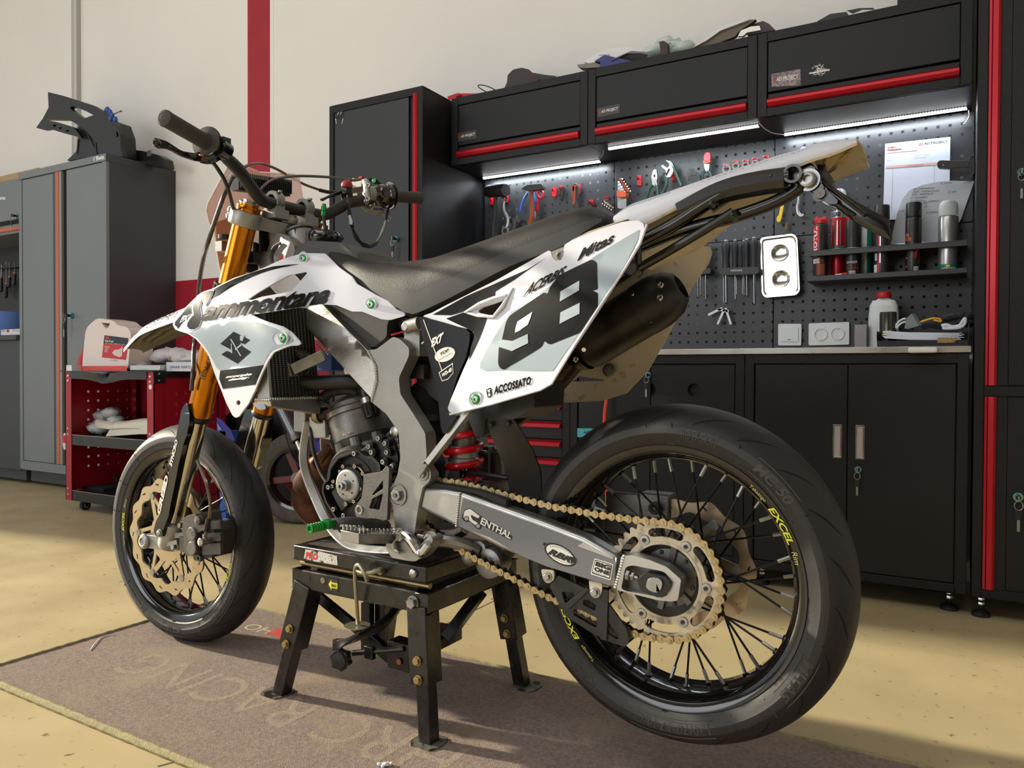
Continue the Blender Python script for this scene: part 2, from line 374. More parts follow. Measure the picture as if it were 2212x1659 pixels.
# --- pegboards
def pegmat():
    m=bpy.data.materials.new('pegboard'); m.use_nodes=True; N=m.node_tree.nodes; L=m.node_tree.links; b=N['Principled BSDF']
    g=N.new('ShaderNodeNewGeometry'); sp=N.new('ShaderNodeSeparateXYZ'); L.new(g.outputs['Position'],sp.inputs[0])
    def ma(op,a,b_=None,c=None):
        n=N.new('ShaderNodeMath'); n.operation=op
        for i,x in enumerate((a,b_,c)):
            if x is None: continue
            if isinstance(x,(int,float)): n.inputs[i].default_value=x
            else: L.new(x,n.inputs[i])
        return n.outputs[0]
    p=.0373
    def band(c,o):
        t=ma('FRACT',ma('DIVIDE',ma('ADD',c,o),p)); return ma('LESS_THAN',ma('ABSOLUTE',ma('SUBTRACT',t,.5)),.128)
    hx=band(sp.outputs['X'],.005+p/2+p*100); hz=band(sp.outputs['Z'],-1.046+p/2+p*100); h=ma('MULTIPLY',hx,hz)
    vo=N.new('ShaderNodeTexNoise'); vo.inputs['Scale'].default_value=4.5; L.new(g.outputs['Position'],vo.inputs['Vector']); cr=N.new('ShaderNodeMapRange'); L.new(vo.outputs['Fac'],cr.inputs['Value']); cr.inputs['From Min'].default_value=.56; cr.inputs['From Max'].default_value=.62
    hc=N.new('ShaderNodeMix'); hc.data_type='RGBA'; hc.inputs[6].default_value=lin((7,7,8))+(1,); hc.inputs[7].default_value=lin((92,94,95))+(1,); L.new(cr.outputs['Result'],hc.inputs[0])
    mx=N.new('ShaderNodeMix'); mx.data_type='RGBA'; mx.inputs[6].default_value=lin((46,47,51))+(1,); L.new(hc.outputs[2],mx.inputs[7]); L.new(h,mx.inputs[0])
    L.new(mx.outputs[2],b.inputs['Base Color']); L.new(ma('ADD',ma('MULTIPLY',h,.5),.38),b.inputs['Roughness'])
    bp=N.new('ShaderNodeBump'); bp.inputs['Distance'].default_value=.002; bp.invert=True; L.new(h,bp.inputs['Height']); L.new(bp.outputs['Normal'],b.inputs['Normal'])
    return m
PGM=pegmat(); YP=3.13
def peg(x0,x1,z0,z1,label):
    m=MB(); m.box((x0,YP,z0),(x1,YP+.012,z1),PGM); return tag(m.build('pegboard_panel',loc=((x0+x1)/2,YP,z0),bevel=.0015),label,'pegboard','perforated tool panels on the back wall')
peg(-1.972,-1.309,.825,1.645,'black perforated tool panel behind the seat holding the hammer and mallet')
peg(-1.307,-.638,1.262,1.645,'upper black perforated tool panel holding the row of pliers')
peg(-1.307,-.638,.825,1.260,'black perforated tool panel holding the screwdriver racks')
peg(-.636,.031,1.262,1.645,'upper black perforated tool panel behind the pinned repair sheet')
peg(-.636,.031,.825,1.260,'black perforated tool panel with the white sockets at its foot')
# --- worktop
m=MB(); m.box((-1.975,2.695,.799),(.026,3.128,.8165),STEEL); m.box((-1.975,2.690,.7975),(.026,2.699,.8175),STEEL)
tag(m.build('worktop',loc=(-.97,2.7,.8),bevel=.0015),'long stainless steel worktop running over the black base cabinets','worktop')
# --- base cabinets
def base(i,name,label,cat='cabinet'):
    x1=X3-MOD*i-.001; x0=x1-MOD+.002; z0,z1=.066,.796; fw=.03
    r=thing(name,((x0+x1)/2,YF,0),label,cat,'black base cabinets under the steel worktop')
    m=MB(); m.box((x0,YF+.02,z0),(x1,3.1,z1),BLKF)
    for a,b in(((x0,YF,z0),(x0+fw,YF+.02,z1)),((x1-fw,YF,z0),(x1,YF+.02,z1)),((x0+fw,YF,z1-.031),(x1-fw,YF+.02,z1)),((x0+fw,YF,z0),(x1-fw,YF+.02,z0+.028))): m.box(a,b,BLKF)
    m.build('body',r,bevel=.0015)
    for x in(x0+.05,x1-.045):
        for y in(YF+.06,3.04):
            m=MB(); m.lathe((x,y,0),(0,0,1),[(0,0),(.026,0),(.026,.008),(.022,.013),(.008,.022),(.005,.024),(.005,.066)],BPL,20)
            for q in(.034,.048): m.hexb((x,y,q),(0,0,1),.0095,.010,CHROME)
            m.cyl((x,y,.022),(x,y,.034),.005,CHROME,10); m.build('levelling_foot',r)
    return r,x0,x1,z0,z1
def door(r,x0,x1,z0,z1,hx,Y=YF,holes=()):
    m=MB(); 
    if holes: m.plate([(x0,z0),(x1,z0),(x1,z1),(x0,z1)],lambda x,z:V((x,Y+.004,z)),lambda x,z:V((x,Y+.016,z)),BLK,holes=[circ(a,b,.0225,20) for a,b in holes]); m.box((x0,Y+.05,z0),(x1,Y+.052,z1),DARKV)
    else: m.box((x0,Y+.004,z0),(x1,Y+.018,z1),BLK)
    d=m.build('door',r,bevel=.0012)
    m=MB(); hz0,hz1=.458,.567; w=.026
    o=[(hx,hz0),(hx+w,hz0),(hx+w,hz1),(hx,hz1)]; i=[(hx+.0035,hz0+.005),(hx+w-.0035,hz0+.005),(hx+w-.0035,hz1-.005),(hx+.0035,hz1-.005)]
    m.plate(o,lambda x,z:V((x,Y+.001,z)),lambda x,z:V((x,Y+.005,z)),CHROME,holes=[i]); m.flat(i,lambda x,z:V((x,Y+.0038,z)),mat('recess_grey',(186,186,184),.35,metal=.6))
    m.box((hx+w*.80,Y+.0015,hz0+.006),(hx+w*.86,Y+.004,hz1-.006),TXTR)
    m.build('door_handle',d,bevel=.0006)
r,x0,x1,z0,z1=base(0,'base_cabinet','black two-door base cabinet at the right end under the worktop, key in its right door')
door(r,x0+.034,-.317,z0+.030,z1-.034,-.358); door(r,-.314,x1-.034,z0+.030,z1-.034,-.2905)
p=PY(1854,1014,YF+.003); lock(r,p)
r,x0,x1,z0,z1=base(1,'base_cabinet','black two-door base cabinet with round holes, seen through and above the rear wheel')
door(r,x0+.034,-.984,z0+.030,z1-.034,-1.022,holes=[(PY(1310,840,YF).x,.676)]); door(r,-.981,x1-.034,z0+.030,z1-.034,-.957,holes=[(PY(1403,840,YF).x,.672),(PY(1498,841,YF).x,.672)])
lock(r,PY(1402,810,YF+.003))
m=MB(); q=[PY(x,y,YF+.001) for x,y in((1246,925),(1300,925),(1300,944),(1246,944))]; plaque(m,quadmap(q[3],q[2]+V((.05,0,0)),q[1]+V((.05,0,0)),q[0]),bgm=TEAL,tm=TXTK,slash=False); m.build('nameplate',r)
r,x0,x1,z0,z1=base(2,'drawer_cabinet','black drawer cabinet with red handle strips seen behind the rear shock')
zt=z1-.036
for k in range(7):
    h=(.0725 if k<5 else .15); zb=zt-h
    if zb<z0+.02: break
    m=MB(); m.box((x0+.034,YF+.003,zb+.002),(x1-.034,YF+.018,zt-.002),BLK); d=m.build('drawer',r,bevel=.001)
    m=MB(); m.add([(x0+.036,YF+.003,zt-.004),(x1-.036,YF+.003,zt-.004),(x1-.036,YF-.012,zt-.012),(x0+.036,YF-.012,zt-.012),(x0+.040,YF-.012,zt-.026),(x1-.040,YF-.012,zt-.026),(x1-.036,YF+.003,zt-.028),(x0+.036,YF+.003,zt-.028)],[(0,1,2,3),(3,2,5,4),(4,5,6,7),(0,3,4,7),(1,6,5,2)],RED); m.build('drawer_handle',d,ang=20)
    zt=zb
# --- orange cable out of the hole
OR=mat('cable_orange',(228,76,48),.4)
m=MB(); P=[PY(1312,842,YF+.03),PY(1312,846,YF-.02),PY(1309,870,YF-.035),PY(1306,895,YF-.04),PY(1305,930,YF-.04),PY(1306,990,YF-.03),PY(1310,1060,YF-.02),PY(1316,1180,YF-.03),PY(1330,1250,YF-.03)]
m.tube(spl(P),.0062,OR,10); tag(m.build('air_hose',loc=PY(1312,842,YF)),'bright orange hose hanging out of a round hole in the cabinet door','hose')
# --- tall black lockers
def tall(x0,x1,yf,z0,z1,label,doors,strips,name='locker'):
    r=thing(name,((x0+x1)/2,yf,0),label,'cabinet'); m=MB(); fw=.026
    m.box((x0,yf+.02,z0),(x1,YW-.006,z1),BLKF)
    for a,b in(((x0,yf,z0),(x0+fw,yf+.02,z1)),((x1-fw,yf,z0),(x1,yf+.02,z1)),((x0+fw,yf,z1-.034),(x1-fw,yf+.02,z1)),((x0+fw,yf,z0),(x1-fw,yf+.02,z0+.028))): m.box(a,b,BLKF)
    m.build('body',r,bevel=.0015); return r
def strip(parent,xa,xb,yf,za,zb):
    w=xb-xa; P=[(0,.0),(0,-.006),(.2,-.008),(.24,-.005),(.3,-.011),(.75,-.013),(.97,-.006),(1,0)]; m=MB()
    for k in range(len(P)-1):
        a=P[k];b=P[k+1]; m.add([(xa+w*a[0],yf+.004+a[1],za),(xa+w*b[0],yf+.004+b[1],za),(xa+w*b[0],yf+.004+b[1],zb),(xa+w*a[0],yf+.004+a[1],zb)],[(0,1,2,3)],RED)
    for z in(za,zb): m.add([(xa+w*p[0],yf+.004+p[1],z) for p in P],[tuple(range(len(P)))],RED)
    return m.build('door_handle',parent,ang=15)
L0,L1,LY=-2.515,-1.985,2.655
r=tall(L0,L1,LY,.066,1.946,'tall black locker with a red handle strip, behind the front brake lever',1,1)
m=MB(); m.box((L0+.028,LY+.004,.096),(-2.062,LY+.018,1.912),mat('locker_door_grey',(44,46,50),.36,bump=.4,bscale=420,rvar=.05,vscale=2)); d=m.build('door',r,bevel=.0015)
m=MB(); m.box((-2.058,LY+.012,.096),(L1-.028,LY+.018,1.912),DARKV); m.build('channel',r)
strip(d,-2.036,-2.010,LY,.096,1.918); lock(r,PY(858,517,LY+.003),1.1)
m=MB(); f=lambda u,v:PY(724+u*18,263-v*22,LY+.003); m.flat([(0,.35),(.5,.2),(1,.35),(1.05,1.0),(.1,.92)],f,BPL); m.text('77',lambda u,v:PY(728+u*13,249-v*10-u*3,LY+.002),TXTW,shear=.3)
for s in(0,1):
    m.flat([(s*.9+.02,.3),(s*.9+.1,.32),(.2+s*.65,-.2),(.15+s*.65,-.22)],lambda u,v:f(u,v)+V((0,-.001,0)),TXTW)
m.build('sticker',r)
r=tall(.034,.72,2.69,.066,2.3,'tall black cabinet with long red strips at the right edge of the view',2,2,'tall_cabinet')
for za,zb in((.094,.666),(.699,2.26)):
    m=MB(); m.box((.12,2.694,za),(.692,2.708,zb),BLK); d=m.build('door',r,bevel=.0015); m=MB(); m.box((.060,2.694,za),(.119,2.706,zb),BLK); m.build('channel',r)
    strip(d,.062,.092,2.688,za,zb)
m=MB(); m.box((.06,2.690,.668),(.7,2.712,.697),BLKF); m.build('rail',r)
lock(r,PY(2199,1073,2.692),1.2); lock(r,PY(2206,373,2.692),1.0)
m=MB(); x,y=.06,2.735; m.lathe((x,y,0),(0,0,1),[(0,0),(.026,0),(.026,.008),(.022,.013),(.008,.022),(.005,.024),(.005,.066)],BPL,20)
for q in(.034,.048): m.hexb((x,y,q),(0,0,1),.0095,.010,CHROME)
m.build('levelling_foot',r)
m=MB(); m.box((-.20,2.93,1.947),(.02,3.12,2.2),BLK); tag(m.build('black_crate',loc=(0,3,1.946),bevel=.004),'black box on top of the right wall cabinet, cut by the top of the view','box')
# ================================================================= grey cabinet at the left
bx0,bx1,by=-5.215,-4.288,2.70
r=thing('tool_cabinet',((bx0+bx1)/2,by,0),'tall grey two-door tool cabinet with an orange stripe, behind the red trolley','cabinet')
m=MB(); m.box((bx0,by+.02,.1),(bx1,YW,1.99),GREYD); m.box((bx0+.03,by+.05,.02),(bx1-.03,YW,.12),GREYD)
m.box((bx0-.002,by-.001,1.945),(bx1+.002,YW-.002,1.99),GREYD); m.build('body',r,bevel=.002)
m=MB()
for a,b in(((bx0,by,.1),(bx0+.033,by+.02,1.945)),((bx1-.04,by,.1),(bx1,by+.02,1.945)),((bx0-.001,by-.003,1.947),(bx1+.001,by+.02,1.989)),((bx0+.033,by,.1),(bx1-.04,by+.02,.155))): m.box(a,b,GREYB)
m.build('front_frame',r,bevel=.0015)
m=MB(); m.box((bx0+.036,by+.004,.158),(-4.826,by+.018,1.943),GREYB); d=m.build('door',r,bevel=.0012)
m=MB(); m.box((-4.826,by-.002,.158),(-4.80,by+.018,1.943),GREYD); m.box((-4.80,by-.004,.158),(-4.772,by+.018,1.943),GREYB); m.box((-4.786,by-.0055,.158),(-4.762,by+.01,1.943),ORANGE); m.box((-4.768,by-.003,.158),(-4.735,by+.018,1.943),mat('grey_light_trim',(140,136,136),.4)); m.build('door_handle',d)
m=MB(); m.box((-4.735,by+.012,.158),(-4.692,by+.018,1.943),DARKV); m.build('channel',r)
m=MB(); m.box((-4.692,by+.004,.158),(bx1-.043,by+.018,1.943),GREYB); m.build('door',r,bevel=.0012)
lock(r,PY(155,682,by-.0),1.6)
m=MB(); m.text('Beta',lambda u,v:V((-4.375+u*.078,by-.0045,1.957+v*.026)),mat('badge_white',(238,238,236),.3),bold=.03); m.text('(',lambda u,v:V((-4.402+u*.018,by-.0045,1.953+v*.03)),MATS['badge_white']); m.build('badge',r)
# wall unit and bench further left
gx1=bx0-.004; gx0=gx1-1.6
r=thing('grey_wall_cabinet',(gx1,by,1.3),'grey wall cabinet with an orange stripe at the left edge of the view','cabinet')
zt=PY(20,385,2.86).z; zb=PY(20,500,2.86).z; yu=2.80
t=lambda py:PY(25,py,yu).z
m=MB(); m.box((gx0,yu,t(505)),(gx1,YW,t(388)),GREYB); m.build('body',r,bevel=.002)
m=MB(); m.box((gx0,yu-.008,t(476)),(gx1-.002,yu,t(404)),GREYB); d=m.build('door',r,bevel=.001)
m=MB(); m.box((gx0,yu-.006,t(485)),(gx1-.002,yu,t(477)),DARKV); m.box((gx0,yu-.012,t(499)),(gx1-.002,yu,t(492)),ORANGE); m.build('door_handle',d)
m=MB(); m.text('Beta',lambda u,v:PY(-8+u*20,432-v*8-u*1,yu-.010),MATS['badge_white'],bold=.03); m.build('badge',r); lock(r,PY(38,467,yu-.008),1.3)
m=MB(); m.box((gx0,yu+.02,t(388)+.001),(gx1,YW-.01,t(372)),CARD); tag(m.build('cardboard_box',loc=(gx1-.3,3,t(388)),bevel=.003),'flat brown cardboard box lying on the grey wall cabinet at the left edge','box')
m=MB(); m.box((gx0,3.1,PY(20,720,3.1).z),(gx1,3.12,PY(20,505,3.1).z),mat('panel_dark_grey',(40,43,48),.5)); zr=PY(20,578,3.06).z; m.box((gx0,3.045,zr-.004),(gx1,3.10,zr+.004),BPL); tag(m.build('backboard',loc=(gx1-.3,3.1,1)),'dark grey tool backboard behind the hanging screwdrivers','panel')
r=thing('grey_workbench',(gx1,by,0),'grey workbench cabinet at the left edge, with a blue roll on it','workbench')
zb=PY(20,735,by).z
m=MB(); m.box((gx0,by-.02,zb-.0),(gx1,3.1,PY(20,724,by).z),GREYD); m.build('worktop',r,bevel=.002)
m=MB(); m.box((gx0,by+.005,.09),(gx1-.002,3.1,zb),GREYD); m.box((gx0,by+.04,.02),(gx1-.002,3.1,.1),GREYD); m.build('body',r,bevel=.002)
zt=PY(20,724,by).z
BLUER=mat('blue_roll',(98,130,200),.85,bump=.2,bscale=120)
m=MB(); c=PY(2,700,2.86); c=V((c.x,2.86,zt)); q=PY(42,700,2.86); R=q.x-c.x; H=PY(20,664,2.86-R).z-zt
m.lathe(c,(0,0,1),[(.03,0),(R,0),(R,H),(.03,H),(.03,0)],BLUER,40); tag(m.build('paper_roll',loc=c),'thick blue paper roll standing on the grey workbench','paper roll')
m=MB(); a=PY(2,722,2.72);b=PY(42,707,2.72); m.box((a.x,2.72,zt),(b.x,2.80,zt+b.z-a.z),WPL); m.add([PY(x,y,2.7195) for x,y in circ(17,715,3.4,12)],[tuple(range(12))],TXTR); m.text('DIN',lambda u,v:PY(3+u*8,717-v*5,2.7195),LBL)
m.text('DIN 3120',lambda u,v:PY(27+u*13,716-v*4,2.7195),LBL); tag(m.build('small_box',loc=((a.x+b.x)/2,2.76,zt)),'small white box with a red mark, beside the blue paper roll','box')
HG=mat('handle_green_black',(34,42,38),.5)
for i,(xt,yt,yb,ye,rd) in enumerate(((4,572,598,632,1),(14,565,612,645,0),(21,568,597,622,0),(32,567,589,617,0))):
    m=MB(); Y=3.06; k=PY(xt+.0,yt,Y);h=PY(xt-1.5*(i<1),yb,Y);e=PY(xt-2,ye,Y); m.cyl(k,h,.0045,CHROME,8); m.lathe(h,e-h,[(0,0),(.009,.0),(.013,.02),(.011,.04),(.015,.07),(.014,(e-h).length-.01),(0,(e-h).length)],HG,12)
    m.cyl(h+V((0,0,.002)),h+V((0,0,-.008)),.011,ORANGE,12)
    tag(m.build('screwdriver',loc=e),['red-collared screwdriver hanging at the very left edge','longest screwdriver, its orange-tipped handle hanging lowest above the blue roll','third screwdriver from the left above the blue roll','screwdriver hanging closest to the tall grey cabinet'][i],'screwdriver','screwdrivers hanging above the grey workbench')
# ================================================================= motorcycle
CR=dict(c1=(0,150,3.529),c2=(0,560,2.963),c3=(300,200,3.318),c4=(220,860,2.962),c5=(560,600,2.592),c6=(560,1100,3.073),c7=(1120,860,2.127),c8=(860,280,2.127),c9=(820,840,4.609),c10=(1180,1080,4.609),
 d1=(900,460,3.77),d2=(360,540,4.365),d3=(1340,280,3.687),d4=(640,840,2.507),d5=(420,320,3.173),d6=(700,360,4.76),f=(0,0,1))
def px(c,*pts):
    ox,oy,s=CR[c]; return [(ox+p[0]/s,oy+p[1]/s)+tuple(p[2:]) for p in pts]
def P(c,x,y,l=0.): ox,oy,s=CR[c]; return B(ox+x/s,oy+y/s,l)
def xz(p): q=p-OB; return q.dot(E1),q.z
def side(c,l,*pts): return [xz(P(c,p[0],p[1],l))+tuple(p[2:]) for p in pts]     # outline -> (x,z) on the bike plane
def tps(ctrl):
    import numpy as np
    A=np.array([(a/500,b/500) for a,b,_ in ctrl]); v=np.array([c for *_,c in ctrl]); n=len(A)
    def U(r2): return np.where(r2>1e-12,r2*np.log(r2+1e-12)*.5,0)
    K=U(((A[:,None]-A[None])**2).sum(-1))+np.eye(n)*1e-3; Pm=np.hstack([np.ones((n,1)),A]); M_=np.zeros((n+3,n+3)); M_[:n,:n]=K;M_[:n,n:]=Pm;M_[n:,:n]=Pm.T
    w=np.linalg.solve(M_,np.concatenate([v,np.zeros(3)]))
    def f(x,y):
        x/=500;y/=500; r2=(A[:,0]-x)**2+(A[:,1]-y)**2; return float(U(r2)@w[:n]+w[n]+w[n+1]*x+w[n+2]*y)
    return f
def grid(poly,st):
    xs=[p[0] for p in poly];ys=[p[1] for p in poly]; out=[]; y=min(ys)+st/2
    while y<max(ys):
        x=min(xs)+st/2
        while x<max(xs):
            if inpoly((x,y),poly): out.append((x,y))
            x+=st
        y+=st
    return out
def panel(m,out,lf,th,mt,holes=(),st=14,m2=None,ms=None,off=0.):
    m.plate(out,lambda x,y:B(x,y,lf(x,y)-off),lambda x,y:B(x,y,lf(x,y)-off)+E2*th,mt,holes=holes,extra=grid(out,st),m2=m2,mside=ms)
def decal(m,out,lf,mt,holes=(),st=14,off=.0008):
    if parea(out)<0: out=out[::-1]
    m.flat(out,lambda x,y:B(x,y,lf(x,y)-off),mt,holes=[h if parea(h)<0 else h[::-1] for h in holes],extra=grid(out,st))
def ptext(m,t,lf,mt,bl,br,tr,tl,off=.0014,**k):
    def f(u,v):
        x=(bl[0]*(1-u)+br[0]*u)*(1-v)+(tl[0]*(1-u)+tr[0]*u)*v; y=(bl[1]*(1-u)+br[1]*u)*(1-v)+(tl[1]*(1-u)+tr[1]*u)*v; return B(x,y,lf(x,y)-off)
    m.text(t,f,mt,**k)
def prismB(m,o,l0,l1,mt,holes=(),rnd=0,n=3):     # prism across the bike from an (x,z) outline
    if rnd: o=arcs(o,rnd,n)
    m.plate([q[:2] for q in o],lambda x,z:bike(x,l0,z),lambda x,z:bike(x,l1,z),mt,holes=holes)
# ---- materials
TYRE=mat('tyre_rubber',(24,24,25),.55,var=.12,vscale=30,bump=.15,bscale=300)
TYRS=mat('tyre_sidewall',(42,41,40),.55,bump=.1,bscale=200)
TYRT=mat('tyre_lettering',(56,55,52),.5)
GROOVE=mat('tyre_groove',(8,8,8),.9)
RIMB=mat('rim_black_anodised',(14,14,15),.14,coat=.5)
SPK=mat('spoke_black',(34,34,36),.3,metal=.7)
ALU=mat('aluminium_raw',(176,176,174),.36,metal=.9,var=.06,vscale=20,rvar=.08)
ALUB=mat('aluminium_brushed',(212,211,206),.3,metal=.9,bump=.25,bscale=60,aniso=(1,1,14),rvar=.06,vscale=8)
CAST=mat('cast_aluminium',(154,153,149),.46,metal=.75,var=.08,vscale=14,bump=.12,bscale=300)
CASTD=mat('cast_engine_grey',(112,110,106),.42,metal=.7,var=.12,vscale=30,bump=.3,bscale=260)
ENGB=mat('engine_black',(20,20,21),.4,var=.2,vscale=30)
GOLD=mat('gold_anodised',(196,120,18),.22,metal=.85,bump=.05,bscale=80)
CHAING=mat('chain_gold',(172,150,104),.38,metal=.75,var=.25,vscale=90)
CHAIND=mat('chain_roller',(70,62,50),.45,metal=.7)
SPRK=mat('sprocket_alloy',(190,180,160),.42,metal=.5,dirt=((48,44,40),34,.53,.72))
HUB=mat('hub_cast',(104,102,98),.45,metal=.7,var=.15,vscale=40)
WHP=mat('body_white',(208,210,221),.36,coat=.05,spec=.4)
WHD=mat('body_white_inner',(196,184,160),.55,dirt=((96,80,56),30,.6,.78))
WHG=mat('decal_greyblue',(146,160,170),.3,coat=.12)
BKG=mat('decal_black',(6,6,7),.26,coat=0,spec=.2)
SEAT=mat('seat_cover',(34,32,31),.5,bump=.3,bscale=520,spec=.3)
SEATS=mat('seat_side',(30,29,29),.5)
TANK=mat('tank_grey',(58,56,56),.5,bump=.15,bscale=500)
FRB=mat('frame_black',(8,8,8),.25,coat=.3)
HOSE=mat('radiator_hose',(26,27,28),.42)
GREENA=mat('green_anodised',(46,150,70),.25,metal=.7)
GRIPM=mat('grip_rubber',(66,62,58),.75,bump=.5,bscale=500)
REDSP=mat('spring_red',(196,16,32),.25,coat=.4)
CHR=mat('stanchion_chrome',(196,190,176),.1,metal=1)
DISC=mat('brake_disc_steel',(168,148,124),.3,metal=.9,bump=.15,bscale=40)
CALG=mat('caliper_grey',(92,88,84),.5,metal=.6,var=.1)
YELT=mat('rim_sticker_yellow',(222,226,60),.4); YELS=mat('rim_sticker_pale',(196,188,120),.4)
SMOKE=mat('mask_smoked',(226,190,184),.25,alpha=.58)
BIKE=thing('motorcycle',bike(-.65,0,0),'white and grey supermoto motorcycle with black seat raised on a lift stand','motorcycle')
# ================================================================= wheels
def wheel(name,C,az,Rt_,Wt,w,front):
    e1=V((math.cos(az),math.sin(az),0)); e2=V((-math.sin(az),math.cos(az),0))
    def pos(r,a,h): return C+e1*(r*math.cos(a))+EZ*(r*math.sin(a))+e2*h
    s=(Rt_-.23)/.069
    # rim
    m=MB(); pr=[]
    half=[(.231,-w),(.2295,-w-.0015),(.225,-w-.0005),(.2145,-w+.003),(.2125,-w+.006),(.2125,-w+.012),(.209,-w+.016),(.2045,-w+.024),(.2035,0)]
    pr=half+[(r,-h) for r,h in half[-2::-1]]+[(.221,w-.004),(.219,0),(.221,-w+.004),(.231,-w)]
    m.lathe(C,e2,pr,RIMB,96,ref=e1)
    def arctext(t,a0,a1,r0,r1,h,mt,mm,**k):
        mm.text(t,lambda u,v:pos(r0+(r1-r0)*v,a0+(a1-a0)*u,h),mt,**k)
    if not front:
        for c0 in(18,198):
            f=lambda a:rad(a+c0)
            arctext('Takasago',f(33),f(24),.2165,.2235,-w-.002,YELS,m); arctext('EXCEL',f(21),f(4),.2155,.2255,-w-.0022,YELT,m,shear=.25,bold=.03); arctext('Rim',f(1),f(-4.5),.2165,.2245,-w-.002,YELS,m,shear=.3)
    else:
        arctext('Takasago',rad(194),rad(185),.2165,.2235,-w-.002,YELS,m); arctext('EXCEL',rad(183),rad(169),.2155,.2255,-w-.0022,YELT,m,shear=.25,bold=.03); arctext('Rim',rad(166),rad(159),.2165,.2245,-w-.002,YELS,m,shear=.3)
        arctext('EXCEL',rad(-12),rad(-27),.2155,.2255,-w-.0022,YELT,m,shear=.25,bold=.03); arctext('Takasago',rad(-29),rad(-38),.2165,.2235,-w-.002,YELS,m)
    rim=m.build(name,BIKE,ang=50)
    # tyre
    prof=[(.229,-w+.001),(.2345,-w-.0035),(.245,-Wt*.955),(Rt_-.048*s,-Wt),(Rt_-.036*s,-Wt*.985)]
    tr=[(Rt_-.034*s,-Wt*.975),(Rt_-.024*s,-Wt*.86),(Rt_-.014*s,-Wt*.66),(Rt_-.006*s,-Wt*.42),(Rt_-.0015*s,-Wt*.2),(Rt_,0)]
    m=MB(); m.lathe(C,e2,prof,TYRS,112,ref=e1); m.lathe(C,e2,[prof[-1]]+tr+[(r,-h) for r,h in tr[-2::-1]]+[(prof[-1][0],-prof[-1][1])],TYRE,112,ref=e1); m.lathe(C,e2,[(r,-h) for r,h in prof[::-1]],TYRS,112,ref=e1)
    m.lathe(C,e2,[(.229,w-.001),(.222,0),(.229,-w+.001)],TYRS,60,ref=e1)
    full=tr+[(r,-h) for r,h in tr[-2::-1]]
    def tread(u):            # u -1..1 across the tread -> (r,h)
        t=(u+1)/2*(len(full)-1); i=min(int(t),len(full)-2); k=t-i; return full[i][0]*(1-k)+full[i+1][0]*k+.0006, full[i][1]*(1-k)+full[i+1][1]*k
    ng=22 if not front else 20
    for i in range(ng):
        a0=2*PI*i/ng
        for sg in(-1,1):
            L=[];Rr=[]
            for j in range(9):
                t=j/8; u=sg*(.93-.52*t); a=a0+sg*.02+(.30 if front else .22)*(t**1.4)*(1 if front else -1)*1.0; wd=.0026*math.sin(PI*min(1,t*.94+.05)); r,h=tread(u)
                L.append(pos(r,a-wd/r*1.0,h)); Rr.append(pos(r,a+wd/r*1.0,h))
            m.add(L+Rr,[(j,j+1,9+j+1,9+j) for j in range(8)],GROOVE)
            if front:
                L=[];Rr=[]
                for j in range(6):
                    t=j/5; u=sg*(.32-.30*t); a=a0+.16+.17*t; wd=.0020*math.sin(PI*(t*.9+.05)); r,h=tread(u); L.append(pos(r,a-wd/r,h)); Rr.append(pos(r,a+wd/r,h))
                m.add(L+Rr,[(j,j+1,6+j+1,6+j) for j in range(5)],GROOVE)
    rs,hs=Rt_-.0455*s,-Wt-.0006
    def stext(t,a0,a1,h=.5,box=True,**k):
        r0,r1=rs-.0085,rs+.0085
        f=lambda u,v:pos(r0+(r1-r0)*v, rad(a0+(a1-a0)*u), -Wt*(.985+.012*math.sin(PI*v))-.0009)
        m.text(t,f,TYRT,**k)
        if box:
            for v in(-.35,1.35):
                A=[f(-.05+1.1*i/12,v-.05) for i in range(13)];Bq=[f(-.05+1.1*i/12,v+.05) for i in range(13)]; m.add(A+Bq,[(i,i+1,14+i,13+i) for i in range(12)],TYRT)
    if front:
        stext('MITAS',-83,-96,shear=.2,bold=.03); stext('160/60-17',-24,-50); stext('MC 50',-118,-138,shear=.2)
        for a in(-66,-100,-142,170,150,128,20,40): m.add([pos(.236,rad(a-.25),-w-.005),pos(.236,rad(a+.25),-w-.005),pos(rs+.014,rad(a+.25),-Wt-.0008),pos(rs+.014,rad(a-.25),-Wt-.0008)],[(0,1,2,3)],GROOVE)
    else:
        stext('MC 50',54,36,shear=.2,bold=.03); stext('130/70-17 M/C',-72,-102); stext('MITAS',-22,-40,shear=.2,bold=.03); stext('ROTATION',84,70,box=False); stext('ROTATION',-122,-134,box=False)
        for a in(88,98,62,30,-15,-46,-62,-108,-140,-158): m.add([pos(.238,rad(a-.2),-w-.0055),pos(.238,rad(a+.2),-w-.0055),pos(rs+.016,rad(a+.2),-Wt-.0008),pos(rs+.016,rad(a-.2),-Wt-.0008)],[(0,1,2,3)],GROOVE)
    m.build('tyre',rim,ang=30)
    # spokes
    hl,hr=((-.036,.03) if front else (-.030,.036)); rf=.028 if front else .040
    for i in range(36):
        a=2*PI*(i+.5)/36; sgn=1 if (i//2)%2 else -1; h=(hl if i%2 else hr); da=rad(62)*sgn
        p0=pos(rf,a+da,h); p1=pos(.204,a,h*.28); d=(p1-p0).normalized(); q=p1-d*.026
        m=MB(); m.cyl(p0,q,.0021,SPK,6); m.cyl(q,p1,.0034,ZINC,6); m.lathe(p1-d*.003,d,[(0,0),(.0062,0),(.0058,.004),(0,.004)],RIMB,8); m.build('spoke',rim)
    return rim,pos,e1,e2
RW,rpos,re1,re2=wheel('rear_wheel',bike(0,0,.378),AZ,.2995,.069,.058,False)
FW,fpos,fe1,fe2=wheel('front_wheel',bike(-1.3774,0,.2945),.012,.2945,.053,.046,True)
